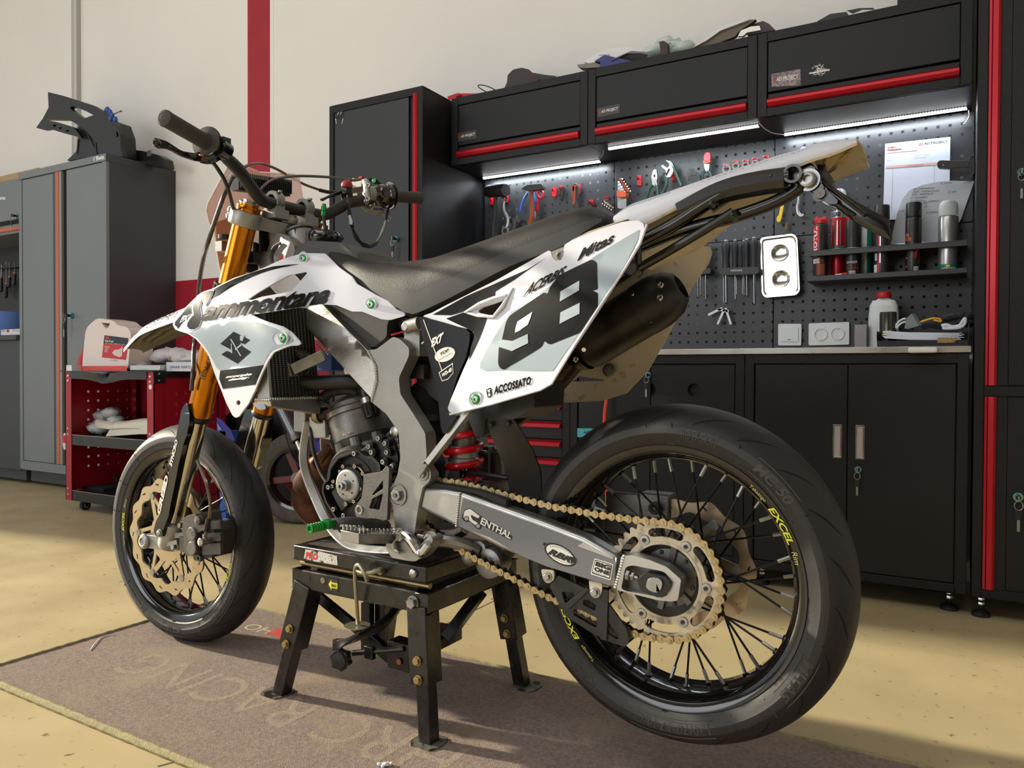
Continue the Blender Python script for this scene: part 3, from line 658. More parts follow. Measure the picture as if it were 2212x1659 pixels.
# rear hub, sprocket, discs
m=MB(); C=bike(0,0,.378)
m.lathe(C,re2,[(0,-.066),(.020,-.066),(.024,-.058),(.050,-.056),(.060,-.064),(.064,-.068),(.066,-.062),(.060,-.050),(.046,-.040),(.043,-.026),(.028,-.018),(.026,.02),(.042,.028),(.044,.036),(.052,.044),(.052,.05),(.02,.055),(0,.055)],HUB,40)
for k in range(6):
    a=PI*k/3+.3; m.bar(rpos(.022,a,-.0585),rpos(.056,a,-.0605),.010,.005,HUB,up=re2)
    m.sph(rpos(.045,a+.5,-.058),.004,HUB,8,k=4)
m.build('hub',RW)
m=MB(); N=40; pr=.0997; outp=[]
for k in range(N):
    for t,r in((-.42,pr-.0035),(-.18,pr+.0028),(0,pr+.0042),(.18,pr+.0028),(.42,pr-.0035)): outp.append(((r)*math.cos(2*PI*(k+t)/N),r*math.sin(2*PI*(k+t)/N)))
holes=[circ(0,0,.0615,48)[::-1]]
for k in range(6):
    a0=rad(28+60*k); s0=[]
    for j in range(9): a=a0-rad(17)+rad(34)*j/8; s0.append((.0895*math.cos(a),.0895*math.sin(a)))
    for j in range(5): a=a0+rad(17)+0; b=a+PI/2-0+PI*0; t=j/4*PI; s0.append(((.082)*math.cos(a)+.0075*math.cos(a+t),(.082)*math.sin(a)+.0075*math.sin(a+t)))
    for j in range(9): a=a0+rad(17)-rad(34)*j/8; s0.append((.0745*math.cos(a),.0745*math.sin(a)))
    for j in range(5): a=a0-rad(17); t=PI+j/4*PI; s0.append(((.082)*math.cos(a)+.0075*math.cos(a+t),(.082)*math.sin(a)+.0075*math.sin(a+t)))
    holes.append(s0)
f=lambda h:(lambda x,y:C+re1*x+EZ*y+re2*h)
m.plate(outp,f(-.078),f(-.0735),SPRK,holes=holes)
for k in range(6):
    a=rad(-2+60*k); q=rpos(.0738,a,-.078); m.lathe(q,-re2,[(.0095,0),(.0085,.0022),(.0042,.0024),(.0038,.0006),(0,.0006)],ZINC,16); m.lathe(q-re2*.0008,-re2,[(.0036,0),(0,0)],BPL,6)
m.lathe(C,re2,[(.0615,-.079),(.0665,-.079),(.0665,-.073),(.0615,-.073)],SPRK,48)
m.build('sprocket',RW,ang=30)
def wavedisc(m,pos,h,R,r,n=12,mt=DISC,th=.004,arms=6,hub=.045,amp=.0045):
    K=n*8; outer=[(R+amp*math.cos(2*PI*n*k/K)*1.0)*1.0 for k in range(K)]
    o=[(outer[k]*math.cos(2*PI*k/K),outer[k]*math.sin(2*PI*k/K)) for k in range(K)]
    i=[((r-amp*.9*math.cos(2*PI*n*k/K))*math.cos(2*PI*k/K),(r-amp*.9*math.cos(2*PI*n*k/K))*math.sin(2*PI*k/K)) for k in range(K)][::-1]
    O=pos(0,0,0); ex=pos(1,0,0)-O; ey=pos(1,PI/2,0)-O; ez=pos(0,0,1)-O
    m.plate(o,lambda x,y:O+ex*x+ey*y+ez*h,lambda x,y:O+ex*x+ey*y+ez*(h+th),mt,holes=[i]+[[(rr*math.cos(a),rr*math.sin(a)) for rr,a in((R-.010,t),(R-.006,t+.09),(R-.009,t+.1),(R-.014,t+.02))] for t in [2*PI*k/n for k in range(n)]])
    for k in range(arms):
        a=2*PI*k/arms; m.bar(pos(hub,a+.35,h+th/2),pos(r+.002,a,h+th/2),.014,th*.9,mt,up=ez); m.bar(pos(hub,a-.35,h+th/2),pos(r+.002,a,h+th/2),.010,th*.9,mt,up=ez)
        q=pos(r-.004,a,h-.002); m.lathe(q,ez,[(0,0),(.009,0),(.009,.008),(0,.008)],ZINC,14)
    m.lathe(O,ez,[(.03,h),(hub+.008,h),(hub+.008,h+th),(.03,h+th)],mt,30)
m=MB(); wavedisc(m,rpos,.058,.118,.092,10); m.build('brake_disc',RW)
m=MB(); wavedisc(m,fpos,-.072,.150,.122,14,mat('disc_front',(206,190,160),.3,metal=.85,bump=.12,bscale=50),.005,6,.058,.0055); m.build('brake_disc',FW,ang=25)
m=MB(); m.lathe(bike(-1.3774,0,.2945),fe2,[(0,-.085),(.014,-.085),(.016,-.07),(.052,-.068),(.052,-.06),(.030,-.05),(.032,-.036),(.026,-.03),(.020,0),(.026,.03),(.030,.04),(.03,.05),(.012,.08),(0,.08)],HUB,30); m.build('hub',FW)
# ================================================================= chain
pitch=.015875; Rr=.0997; Rf=.0358; cR=bike(0,-.0755,.378); cF=bike(-.612,-.0755,.472)
cl=lambda p:xz(p)
def chainpath():
    pts=[]
    cRx,cRz=0,.378; cFx,cFz=-.612,.472
    for k in range(13): a=rad(95-190*k/12*1.0); pass
    top=[(-.60,.5075),(-.50,.5085)]; tt=[xz(P('c9',*q,-.0755)) for q in((720,920),(1020,985),(1380,1080),(1750,1170))]+[xz(P('c10',*q,-.0755)) for q in((180,78),(430,125),(690,165),(960,200))]
    path=[(-.6,.508)]+tt
    for k in range(15): a=rad(93-180*k/14); path.append((Rr*math.cos(a),.378+Rr*math.sin(a)))
    path+=[xz(P('c10',*q,-.0755)) for q in((900,1325),(420,1120),(40,960))]
    path+=[xz(P('c9',*q,-.0755)) for q in((980,1690),(780,1575),(595,1455),(415,1325))]
    path+=[(-.585,.452-.012)]
    for k in range(1,8): a=rad(-70-180*k/8); path.append((cFx+Rf*math.cos(a),cFz+Rf*math.sin(a)))
    return [V(p) for p in path]
pp=chainpath(); pp=spl(pp,6,closed=True); pp=[pp[i] for i in range(len(pp)) if (pp[i]-pp[i-1]).length>1e-6]
Ls=[0]
for i in range(len(pp)): Ls.append(Ls[-1]+(pp[(i+1)%len(pp)]-pp[i]).length)
nl=int(round(Ls[-1]/pitch/2)*2); pit=Ls[-1]/nl
def at(d):
    d%=Ls[-1]; i=0
    while Ls[i+1]<d: i+=1
    t=(d-Ls[i])/max(1e-9,Ls[i+1]-Ls[i]); return pp[i]*(1-t)+pp[(i+1)%len(pp)]*t
def linkmesh(outer):
    m=MB(); r=.0071; hw=.0036; L=pit
    o=[]
    for k in range(9): a=PI/2+PI*k/8; o.append((-L/2+r*math.cos(a),r*math.sin(a)))
    o+=[(-L*.12,-hw),(L*.12,-hw)]
    for k in range(9): a=-PI/2+PI*k/8; o.append((L/2+r*math.cos(a),r*math.sin(a)))
    o+=[(L*.12,hw),(-L*.12,hw)]
    y=.0082 if outer else .0062
    for s in(-1,1):
        a,b=(s*y,s*(y-.0016)) 
        if s>0: a,b=b,a
        m.plate(o,lambda x,z:V((x,a,z)),lambda x,z:V((x,b,z)),(CHAING if s<0 else ENGB))
    for sx in(-1,1):
        m.cyl((sx*L/2,-.0095 if outer else -.005,0),(sx*L/2,.0095 if outer else .005,0),.0027 if outer else .0045,ZINC if outer else CHAIND,10)
    return m
_fake=thing('x',(0,0,0),'x','x'); lo=linkmesh(True).build('chain_link',_fake); li=linkmesh(False).build('chain_link',_fake); mo,mi_=lo.data,li.data
for o in(lo,li,_fake): bpy.data.objects.remove(o)
m=MB(); A=at(0); m.cyl(bike(A.x,-.0855,A.y),bike(A.x,-.066,A.y),.0027,ZINC,8); CH=m.build('chain',BIKE)
base=V(CH['_base'])
for k in range(nl):
    a=at((k)*pit);b=at((k+1)*pit); c=(a+b)/2; d=(b-a).normalized(); ex=E1*d.x+EZ*d.y; ez=ex.cross(E2)
    o=bpy.data.objects.new('chain_link',mo if k%2 else mi_); COL.objects.link(o); o.parent=CH
    W=bike(c.x,-.0755,c.y)-base; ez=E1*(-d.y)+EZ*d.x
    o.matrix_basis=Matrix(((ex.x,E2.x,ez.x,W.x),(ex.y,E2.y,ez.y,W.y),(ex.z,E2.z,ez.z,W.z),(0,0,0,1)))
# ================================================================= swingarm
def bolt(m,p,ax,r=.006,h=.004,mt=ZINC,hexa=True,washer=None):
    p=V(p); ax=V(ax).normalized()
    if washer: m.lathe(p,ax,[(0,0),(washer,0),(washer,.0015),(0,.0015)],mt,18); p=p+ax*.0015
    if hexa=='socket':
        m.lathe(p,ax,[(r,0),(r,h),(r*.9,h+.0006),(r*.55,h+.0006),(r*.5,h-.002),(0,h-.002)],mt,16)
    elif hexa: m.hexb(p,ax,r,h,mt)
    else: m.lathe(p,ax,[(r,0),(r*.9,h*.6),(r*.5,h),(0,h)],mt,16)
LFT=-E2
ls=-.104
arm=side('f',ls,(915,1053,.02),(960,1056),(1000,1064),(1090,1096),(1180,1128),(1262,1160),(1332,1200),(1329,1273),(1180,1226),(1084,1187),(985,1138),(905,1099,.02))
m=MB(); prismB(m,arm,-.105,-.068,ALU)
lf=lambda x,y:ls-.0006
SW=m.build('swingarm',BIKE,bevel=.0075,seg=4)
m=MB()      # sticker field with its prints
STK=mat('swingarm_decal_grey',(112,114,120),.3,metal=.2)
q=px('c9',(830,1090),(1180,1215),(1660,1390),(2020,1530)); q2=px('c10',(300,460),(690,605),(690,640),(655,830),(630,850),(300,750),(0,660)); q3=px('c9',(1400,1659),(1100,1480),(790,1370),(782,1340))
decal(m,q+q2+q3,lambda x,y:-.1052,STK,st=30)
def otxt(t,bl,br,tr,tl,mt,**k): ptext(m,t,lambda x,y:-.1052,mt,bl,br,tr,tl,off=.0022,**k)
# first logo: tubes and the word
decal(m,arcs(px('c9',(820,1270),(850,1200),(905,1185),(1005,1265),(1330,1470),(1310,1512),(1020,1360),(1010,1400),(975,1400),(900,1320),(860,1330),(822,1300)),6),lambda x,y:-.1052,TXTK,off=.0010,st=30)
decal(m,arcs(px('c9',(845,1215),(900,1192),(1000,1270),(980,1290),(905,1250),(920,1300),(1000,1350),(975,1375),(880,1300),(850,1300),(835,1280)),4),lambda x,y:-.1052,TXTW,off=.0015,st=30)
for cx,cy in((865,1290),(980,1365)):
    decal(m,px('c9',*circ(cx,cy,26,14)),lambda x,y:-.1052,TXTK,off=.0018,st=30); decal(m,px('c9',*circ(cx,cy,20,14)),lambda x,y:-.1052,mat('logo_grey',(150,150,150),.4),off=.0021,st=30)
otxt('ENTHAL',*px('c9',(1000,1345),(1302,1498),(1325,1440),(1020,1278)),TXTW,bold=.03)
E_=px('c10',*[(140+ (160)*math.cos(a)*1.0+8*math.sin(a)*0, 545+ (98)*math.sin(a)+ .42*160*math.cos(a)) for a in [2*PI*i/32 for i in range(32)]])
decal(m,E_,lambda x,y:-.1052,TXTK,off=.0010,st=30)
decal(m,px('c10',*[(140+140*math.cos(a),545+82*math.sin(a)+.42*140*math.cos(a)) for a in [2*PI*i/32 for i in range(32)]]),lambda x,y:-.1052,TXTW,off=.0014,st=30)
for k in range(15):
    a=-140+k*20; 
    for sg in(-1,1):
        yy=545+.42*a+sg*(80*math.sqrt(max(0,1-(a/140)**2))-6); decal(m,px('c10',(140+a,yy-6*sg),(146+a,yy-16*sg),(152+a,yy-6*sg)),lambda x,y:-.1052,TXTK,off=.0018,st=30) if abs(a)<110 else None
decal(m,px('c10',(-25,420),(35,445),(20,470),(-38,445)),lambda x,y:-.1052,TXTK,off=.0012,st=30); decal(m,px('c10',(240,560),(298,580),(298,610),(245,640)),lambda x,y:-.1052,TXTK,off=.0016,st=30)
otxt('RBR',*px('c10',(10,535),(240,630),(262,575),(28,475)),TXTK,bold=.06,shear=.35)
sq=px('c10',(480,580),(668,640),(640,800),(440,738)); decal(m,arcs(sq,3),lambda x,y:-.1052,TXTW,off=.0010,st=30)
sq=px('c10',(485,592),(657,646),(632,788),(451,730)); decal(m,arcs(sq,3),lambda x,y:-.1052,TXTK,off=.0013,st=30)
sq=px('c10',(490,602),(648,652),(626,777),(460,722)); decal(m,arcs(sq,3),lambda x,y:-.1052,TXTW,off=.0016,st=30)
otxt('BIG',*px('c10',(484,655),(636,706),(644,655),(496,611)),TXTK,bold=.06); otxt('ONE',*px('c10',(474,705),(626,755),(636,713),(482,662)),TXTK,bold=.06); otxt('EXHAUST SYSTEMS',*px('c10',(466,722),(604,770),(606,758),(470,710)),TXTK)
m.build('decal_sheet',SW)
# weld beads
def weld(m,a,b,n,r=.0035,mt=ALU):
    a=V(a);b=V(b)
    for k in range(n):
        t=k/(n-1); m.sph(a.lerp(b,t),r,mt,6,k=4)
m=MB(); weld(m,P('c9',800,1040,-.1055),P('c9',765,1365,-.1055),15); m.build('weld_seam',SW); m=MB(); weld(m,P('c10',775,560,-.107),P('c10',690,870,-.107),13,.004); m.build('weld_seam',SW)
# axle block
blk=side('c10',-.108,(745,560),(860,548),(1040,600),(1200,665),(1345,790),(1312,1000),(1250,1012),(1120,1000),(700,895))
hole=arcs(side('c10',-.108,(790,668),(860,650),(1060,690),(1180,715),(1245,800),(1222,905),(1190,962),(1080,955),(790,905),(748,880)),.006)
m=MB(); prismB(m,arcs(blk,.004),-.109,-.085,ALU,holes=[hole]); prismB(m,arcs(blk,.006),-.086,-.080,CASTD); m.build('axle_block',SW,bevel=.002)
m=MB(); o=arcs(side('c10',-.113,(905,790),(1000,715),(1195,765),(1250,830),(1225,900),(1170,968),(1110,965),(950,905)),.003); prismB(m,o,-.116,-.100,BPL)
for q in((955,775),(955,845)): m.lathe(P('c10',*q,-.1165),LFT,[(.004,-.001),(0,.0)],DARKV,8)
m.build('chain_adjuster',SW,bevel=.001)
m=MB(); o=arcs(side('c10',-.118,(1010,790),(1060,766),(1130,780),(1162,812),(1152,885),(1105,925),(1040,905),(995,870)),.006); prismB(m,o,-.1205,-.112,ZINC); m.build('axle_head',SW,bevel=.001)
m=MB(); p0=P('c10',800,745,-.108);p1=P('c10',915,775,-.108); m.cyl(p0,p1,.004,ZINC,8); m.hexb(p0,p1-p0,.0085,.006,ZINC); m.hexb(p0.lerp(p1,.45),p1-p0,.007,.005,ZINC); m.build('adjuster_bolt',SW)
# right arm + cross member
m=MB(); prismB(m,arm,.07,.105,ALU); a=xz(P('f',930,1078,0)); m.obox(bike(-.50,0,.475),E1*.028,E2*.07,EZ*.022,ALU)
m.build('swingarm_far_side',SW,bevel=.006,seg=3)
# chain slider (black strip on top)
m=MB(); o=side('c9',-.09,(470,925),(700,945),(1000,1000),(1290,1095),(1290,1165),(1180,1130),(990,1045),(700,990),(455,980)); prismB(m,o,-.100,-.064,RUB); m.build('chain_slider',SW,bevel=.002)
# chain guide
m=MB(); go=arcs(side('c10',-.088,(50,850),(130,740),(420,880),(600,880),(590,960),(820,1280),(836,1400),(795,1450),(640,1400),(480,1320),(210,1150),(190,1110),(110,960)),.004)
hs=[arcs(side('c10',-.088,*h),.002) for h in([(170,905),(285,910),(300,950),(215,1020),(200,1010)],[(380,985),(430,985),(515,1040),(500,1095),(385,1035)],[(285,1085),(330,1070),(520,1165),(525,1250),(500,1260),(290,1140)],[(610,1220),(640,1215),(740,1350),(725,1380),(635,1325)])]
prismB(m,go,-.095,-.090,BPL,holes=hs); prismB(m,arcs(side('c10',-.088,(100,880),(800,1300),(800,1430),(640,1400),(210,1150)),.004),-.066,-.061,BPL)
m.bar(P('c10',215,1075,-.096),P('c10',420,880,-.096),.006,.006,BPL,up=E2); m.bar(P('c10',590,890,-.096),P('c10',575,1390,-.096),.012,.005,BPL,up=E2)
G=m.build('chain_guide',BIKE,bevel=.0015)
for tab,q in(([(-50,690),(80,700),(80,790),(40,828),(0,825),(-30,790)],(10,765)),([(425,800),(560,830),(555,920),(525,975),(470,975),(435,900)],(485,920))):
    m=MB(); prismB(m,arcs(side('c10',-.1,*tab),.004),-.101,-.097,SPRK); bolt(m,P('c10',*q,-.1015),LFT,.0065,.005,ZINC,washer=.0095); m.build('guide_bracket',G,bevel=.0008)
# ================================================================= frame
sp=tps([(600,580,-.055),(560,560,-.05),(640,597,-.068),(706,665,-.088),(795,758,-.10),(803,862,-.104),(627,669,-.082)])
FR=MB(); out=px('f',(548,540),(590,545),(650,607),(706,665),(795,758),(812,785),(817,830),(803,862),(715,766),(627,669),(560,596))
panel(FR,out,sp,.034,ALUB); FRM=FR.build('frame',BIKE,bevel=.004,seg=3)
m=MB(); cr=side('c5',-.106,(608,408),(668,400),(760,330),(800,345),(850,395),(848,440),(792,560),(800,650),(885,780),(940,870),(948,1000),(925,1050),(960,1100),(958,1150),(925,1170),(905,1260),(893,1330),(880,1430),(850,1460),(775,1440),(760,1290),(742,1235),(750,1180),(785,1100),(800,1010),(795,920),(790,860),(720,760),(632,690),(660,560),(650,480))
prismB(m,spl(cr[:],1,closed=True) if 0 else arcs(cr,.006),-.112,-.078,CAST); prismB(m,arcs(cr,.006),.078,.112,CAST)
m.obox(bike(-.60,0,.765),E1*.015,E2*.08,EZ*.015,CAST); m.obox(bike(-.60,0,.42),E1*.02,E2*.08,EZ*.03,CAST)
cc=m.build('frame_cradle',FRM,bevel=.009,seg=4)
m=MB(); weld(m,P('c5',615,415,-.112),P('c5',655,500,-.113),8); weld(m,P('c5',655,500,-.113),P('c5',660,580,-.113),6); weld(m,P('c5',660,580,-.113),P('c5',633,690,-.112),8); m.build('weld_seam',FRM)
m=MB(); p=P('c5',778,1215,-.113); m.lathe(p,LFT,[(0,.0005),(.019,.0005),(.0205,.003),(.0225,.003),(.0225,-.001)],CAST,24); bolt(m,p,LFT,.0125,.009,ZINC,washer=.015); m.lathe(p+LFT*.0095,LFT,[(.005,0),(.0045,.004),(0,.004)],CASTD,12)
p=P('c9',430,850,-.114); m.lathe(p,LFT,[(.021,-.004),(.021,.001),(0,.001)],CAST,24); m.build('pivot_bolt',FRM)
# head tube, gusset
m=MB(); hd=(bike(-.955,0,1.07),bike(-.915,0,.93)); ax=(hd[0]-hd[1]).normalized(); m.cyl(hd[1]-ax*.02,hd[0],.032,CAST,28); m.lathe(hd[0],ax,[(0,.0),(.036,0),(.036,.006),(.03,.008),(.03,.012),(0,.012)],CASTD,28)
m.build('head_tube',FRM,bevel=.002)
g=tps([(600,540,-.05),(640,540,-.06),(570,600,-.05),(640,600,-.065)])
m=MB(); panel(m,arcs(px('d5',(500,580),(560,575),(640,600),(680,660),(700,760),(640,860),(480,860),(470,780),(515,650)),5),g,.05,CAST,st=20)
for k in range(22): a=rad(100+200*k/21)-PI*.0; q=(600+78*math.cos(-a),742+90*math.sin(-a)); m.sph(P('d5',*q,-.055),.0042,CASTD,6,k=4)
m.add([P('d5',x,y,-.0595) for x,y in((560,800),(600,745),(618,770),(580,815))],[(0,1,2,3)],mat('sticker_dull',(150,150,150),.6)); m.add([P('d5',x,y,-.060) for x,y in((580,765),(600,730),(612,745),(592,772))],[(0,1,2,3)],TXTR); m.add([P('d5',x,y,-.060) for x,y in((545,800),(575,765),(582,775),(552,808))],[(0,1,2,3)],TXTK)
m.build('steering_gusset',FRM,bevel=.006,seg=3)
# brackets to radiator
m=MB(); a=P('f',700,768,-.10); b=P('f',634,798,-.14); m.bar(a,b,.036,.024,ALU); c=P('f',600,810,-.15); m.bar(b,c,.03,.03,CAST); m.tube([P('f',661+8*math.cos(t),790+18*math.sin(t),-.127) for t in [2*PI*k/14 for k in range(14)]],.0022,RUB,6,closed=True); weld(m,P('f',686,742,-.10),P('f',708,765,-.10),7)
m.bar(P('f',630,748,-.115),P('f',662,772,-.115),.03,.01,CASTD)
m.build('engine_mount_bar',FRM,bevel=.003)
# down tube & lower rails
m=MB()
def rail(l0,l1,l2):
    pts=[P('c5',292,795,l0),P('c5',262,990,l0*1.2),P('c5',275,1080,l1),P('c5',330,1230,l1),P('c5',400,1370,l2),P('c5',500,1490,l2),P('c5',620,1528,l2),P('c5',740,1532,l2)]
    return pts
for sg in(1,):
    pts=spl([P('c5',278,800,-.028),P('c5',252,960,-.034),P('c5',262,1080,-.045),P('c5',318,1230,-.06),P('c5',385,1370,-.075),P('c5',470,1475,-.09),P('c5',560,1520,-.095),P('c5',760,1535,-.095),P('c5',860,1500,-.095)],6)
    m.tube(pts,[(.017,.0135)]*len(pts),ALU,4,flat=E2)
    q=[V(p) for p in pts]; q=[p+E2*(-2*(p-OB).dot(E2)) for p in q]; m.tube(q,[(.017,.0135)]*len(q),ALU,4,flat=E2)
m.obox(P('c5',285,790,0),E1*.02,E2*.035,EZ*.03,CAST)
m.build('down_tube',FRM,bevel=.0035,seg=3,ang=50)
m=MB(); m.bar(P('c5',335,835,-.03),P('c5',420,830,-.03),.06,.05,ALU); m.bar(P('c5',320,870,-.025),P('c5',440,890,-.025),.05,.012,ALU); weld(m,P('c5',322,810,-.055),P('c5',330,880,-.05),8); m.build('head_stay',FRM,bevel=.003)
m=MB(); m.tube(spl([P('c5',295,800,-.05),P('c5',290,860,-.06),P('c5',300,960,-.065),P('c5',340,1080,-.075),P('c5',380,1150,-.085)]),.0042,BPL,8); m.build('overflow_hose',FRM)
# lower subframe stay
m=MB(); a=P('c9',492,735,-.122);b=P('c9',905,210,-.118); m.bar(a,b,.012,.0185,ALU,up=E2); m.bar(P('c9',425,865,-.116),P('c9',500,742,-.119),.006,.022,CAST,up=E2)
p=P('c9',432,848,-.1175); m.lathe(p-LFT*.003,LFT,[(0,0),(.013,0),(.013,.004),(0,.004)],CAST,20); bolt(m,p,LFT,.0085,.006,ZINC,washer=.011); m.build('subframe_stay',FRM,bevel=.002)
# ================================================================= engine
ENG=MB()
cx,cz=xz(P('c5',520,1140,-.08))
for l0,l1,r in((-.085,.09,.078),): ENG.lathe(bike(cx,l0,cz),E2,[(0,0),(r*.9,0),(r,.01),(r,l1-l0-.01),(0,l1-l0)],ENGB,40)
prismB(ENG,arcs(side('c5',-.075,(560,1000),(640,930),(760,960),(800,1080),(790,1250),(740,1380),(560,1390),(430,1360),(420,1200)),.01),-.07,.08,ENGB)
ENGO=ENG.build('engine_case',BIKE,bevel=.003)
# flywheel housing rim
m=MB(); co=[(358,1170),(362,1150),(390,1130),(400,1060),(445,1000),(520,975),(560,968),(600,1000),(640,1000),(680,1040),(690,1120),(680,1250),(640,1330),(560,1390),(500,1395),(430,1350),(410,1310),(375,1260),(355,1200)]
o=arcs(side('c5',-.105,*co),.006); cxs=sum(p[0] for p in o)/len(o);czs=sum(p[1] for p in o)/len(o); i=[(cxs+(x-cxs)*.93,czs+(z-czs)*.93) for x,z in o]
prismB(m,o,-.108,-.075,ENGB,holes=[i]); prismB(m,i,-.086,-.075,BPL)
for q in((540,985),(395,1172),(425,1295),(480,1330),(565,1300),(685,1100),(700,1030)): bolt(m,P('c5',*q,-.1085),LFT,.0052,.006,ZINC,'socket')
m.build('ignition_housing',ENGO,bevel=.0015)
m=MB(); c=P('c5',500,1160,-.100); m.lathe(c-LFT*.012,LFT,[(0,0),(.0335,0),(.0335,.016),(.031,.018),(.028,.0185),(0,.0185)],CAST,40); m.lathe(c-LFT*.012,LFT,[(.0335,0),(.039,.0),(.039,.010),(.0335,.010)],ENGB,40); m.lathe(c+LFT*.0065,LFT,[(.012,0),(.0115,.012),(.008,.0125),(.0075,.020),(.004,.0205),(.003,.016),(0,.016)],ZINC,20)
for k in range(5): a=k*2*PI/5+.5; m.lathe(c+LFT*.0068+E1*.022*math.cos(a)+EZ*.022*math.sin(a),LFT,[(.0022,0),(0,.0)],DARKV,8)
m.build('flywheel',ENGO)
m=MB(); m.lathe(c-LFT*.018,LFT,[(.036,0),(.060,0),(.060,.006),(.036,.006)],BPL,36)
for q in((480,1055),(545,1055),(425,1138),(420,1165),(540,1250),(495,1265),(575,1180),(590,1095)): bolt(m,P('c5',*q,-.094),LFT,.0045,.007,CHROME,'socket')
for q in((455,1088),(560,1215)): m.obox(P('c5',*q,-.0955),E1*.006,E2*.0004,EZ*.004,TXTW)
m.obox(P('c5',455,1235,-.097),(E1*.6+EZ*-.8)*.024,E2*.002,(E1*.8+EZ*.6)*.013,mat('label_plate_dark',(56,52,50),.5))
m.lathe(c-LFT*.010,LFT,[(.043,0),(.046,0),(.046,.003),(.043,.003)],CHROME,30,a0=rad(-10),a1=rad(80),ref=E1)
m.build('stator_plate',ENGO)
# front sprocket guard
m=MB(); o=arcs(side('c5',-.118,(590,1100),(690,1085),(722,1050),(735,1065),(722,1360),(650,1345),(590,1365),(545,1330),(540,1290),(580,1230),(590,1160)),.004)
hs=[arcs(side('c5',-.118,*h),.002) for h in([(638,1215),(700,1130),(700,1180),(650,1215)],[(622,1290),(640,1235),(700,1205),(680,1300)],)]
prismB(m,o,-.122,-.112,CASTD,holes=hs)
m.lathe(P('c5',562,1300,-.1225),LFT,[(.010,-.002),(.010,.002),(.006,.002),(.005,-.002),(0,-.002)],ZINC,16); m.build('sprocket_guard',ENGO,bevel=.0018)
m=MB(); m.lathe(bike(-.612,-.082,.472),E2,[(0,0),(.012,0),(.012,-.006),(.03,-.002),(.034,.003),(.034,.009),(0,.009)],CASTD,14); m.build('drive_sprocket',ENGO)
# cylinder
m=MB(); b0=bike(-.735,0,.545); b1=bike(-.79,0,.70); cax=(b1-b0).normalized(); L=(b1-b0).length
def cylp(r,h): return (r,h)
m.lathe(b0,cax,[(0,-.01),(.062,-.01),(.066,.0),(.060,.012),(.058,.022),(.064,.035),(.069,.04),(.071,.085),(.069,.095),(.073,.097),(.073,.108),(.068,.112),(.066,.122),(.05,.134),(.022,.142),(.02,.15),(0,.15)],CASTD,36)
for k in range(8):
    a=k*PI/4+.4; u=cax.orthogonal().normalized(); w=cax.cross(u); d=u*math.cos(a)+w*math.sin(a); m.cyl(b0+cax*.004+d*.062,b0+cax*.036+d*.062,.012,CASTD,12)
CY=m.build('cylinder',BIKE,ang=28)
m=MB(); q=[P('c5',462,888,-.073),P('c5',510,873,-.073),P('c5',512,858,-.073),P('c5',464,873,-.073)]; m.text('TOP',quadmap(*q),CAST,bold=.04); m.build('cast_lettering',CY)
m=MB(); hc=b0+cax*.13
for k in range(6):
    a=k*PI/3+.2; d=u*math.cos(a)+w*math.sin(a); m.hexb(b0+cax*.120+d*.055,cax,.006,.008,ZINC)
p=P('c5',533,745,-.03); m.cyl(p-cax*.005,p+cax*.012,.009,ZINC,6); m.cyl(p+cax*.012,p+cax*.03,.0065,mat('ceramic',(214,216,222),.2),12); m.cyl(p+cax*.03,p+cax*.04,.004,CHROME,10); m.build('spark_plug',CY)
m=MB(); p=P('c5',475,772,-.05); m.obox(p,E1*.011,E2*.004,EZ*.006,mat('pink_clip',(232,40,150),.35)); m.cyl(p-EZ*.01,p,.004,m.mats[0],8); m.build('clip',CY,bevel=.001)
m=MB(); p=P('c5',618,720,-.03); m.cyl(p-cax*.025,p+cax*.01,.017,BPL,20)
for k in range(12): a=k*PI/6; m.obox(p-cax*.008+(u*math.cos(a)+w*math.sin(a))*.0175,cax*.014,u*.002,w*.002,BPL)
m.lathe(p+cax*.008,cax,[(.0165,0),(.0175,0),(.0175,.012),(.0165,.012)],ZINC,24); m.cyl(p+cax*.008,p+cax*.05,.0145,HOSE,18); m.build('thermostat_cap',CY)
# reed / carb area and cluster of black bolts
m=MB(); prismB(m,arcs(side('c5',-.08,(560,985),(690,880),(760,900),(790,1000),(790,1090),(700,1090),(640,1010)),.006),-.088,-.03,ENGB)
for q in((688,898),(725,925),(735,975),(720,1030),(765,1055),(650,975),(635,942)): 
    p=P('c5',*q,-.09); m.cyl(p,p+LFT*.010,.009,ENGB,14); bolt(m,p+LFT*.009,LFT,.0055,.005,ZINC,'socket')
m.build('clutch_cover',ENGO,bevel=.001)
m=MB(); p=P('c5',775,905,-.05); m.cyl(p,P('c5',745,960,-.02),.026,CAST,18); m.lathe(P('c5',772,860,-.07),LFT,[(0,0),(.012,0),(.012,.01),(.006,.012),(0,.012)],ZINC,12); m.tube([P('c5',770+22*math.cos(t),930+28*math.sin(t),-.075) for t in [k*.5 for k in range(9)]],.003,ZINC,6)
for k in range(5): m.obox(P('c5',760+k*5,850+k*30,-.076),E1*.007,E2*.004,EZ*.005,CASTD)
m.build('carburettor',BIKE,bevel=.001)
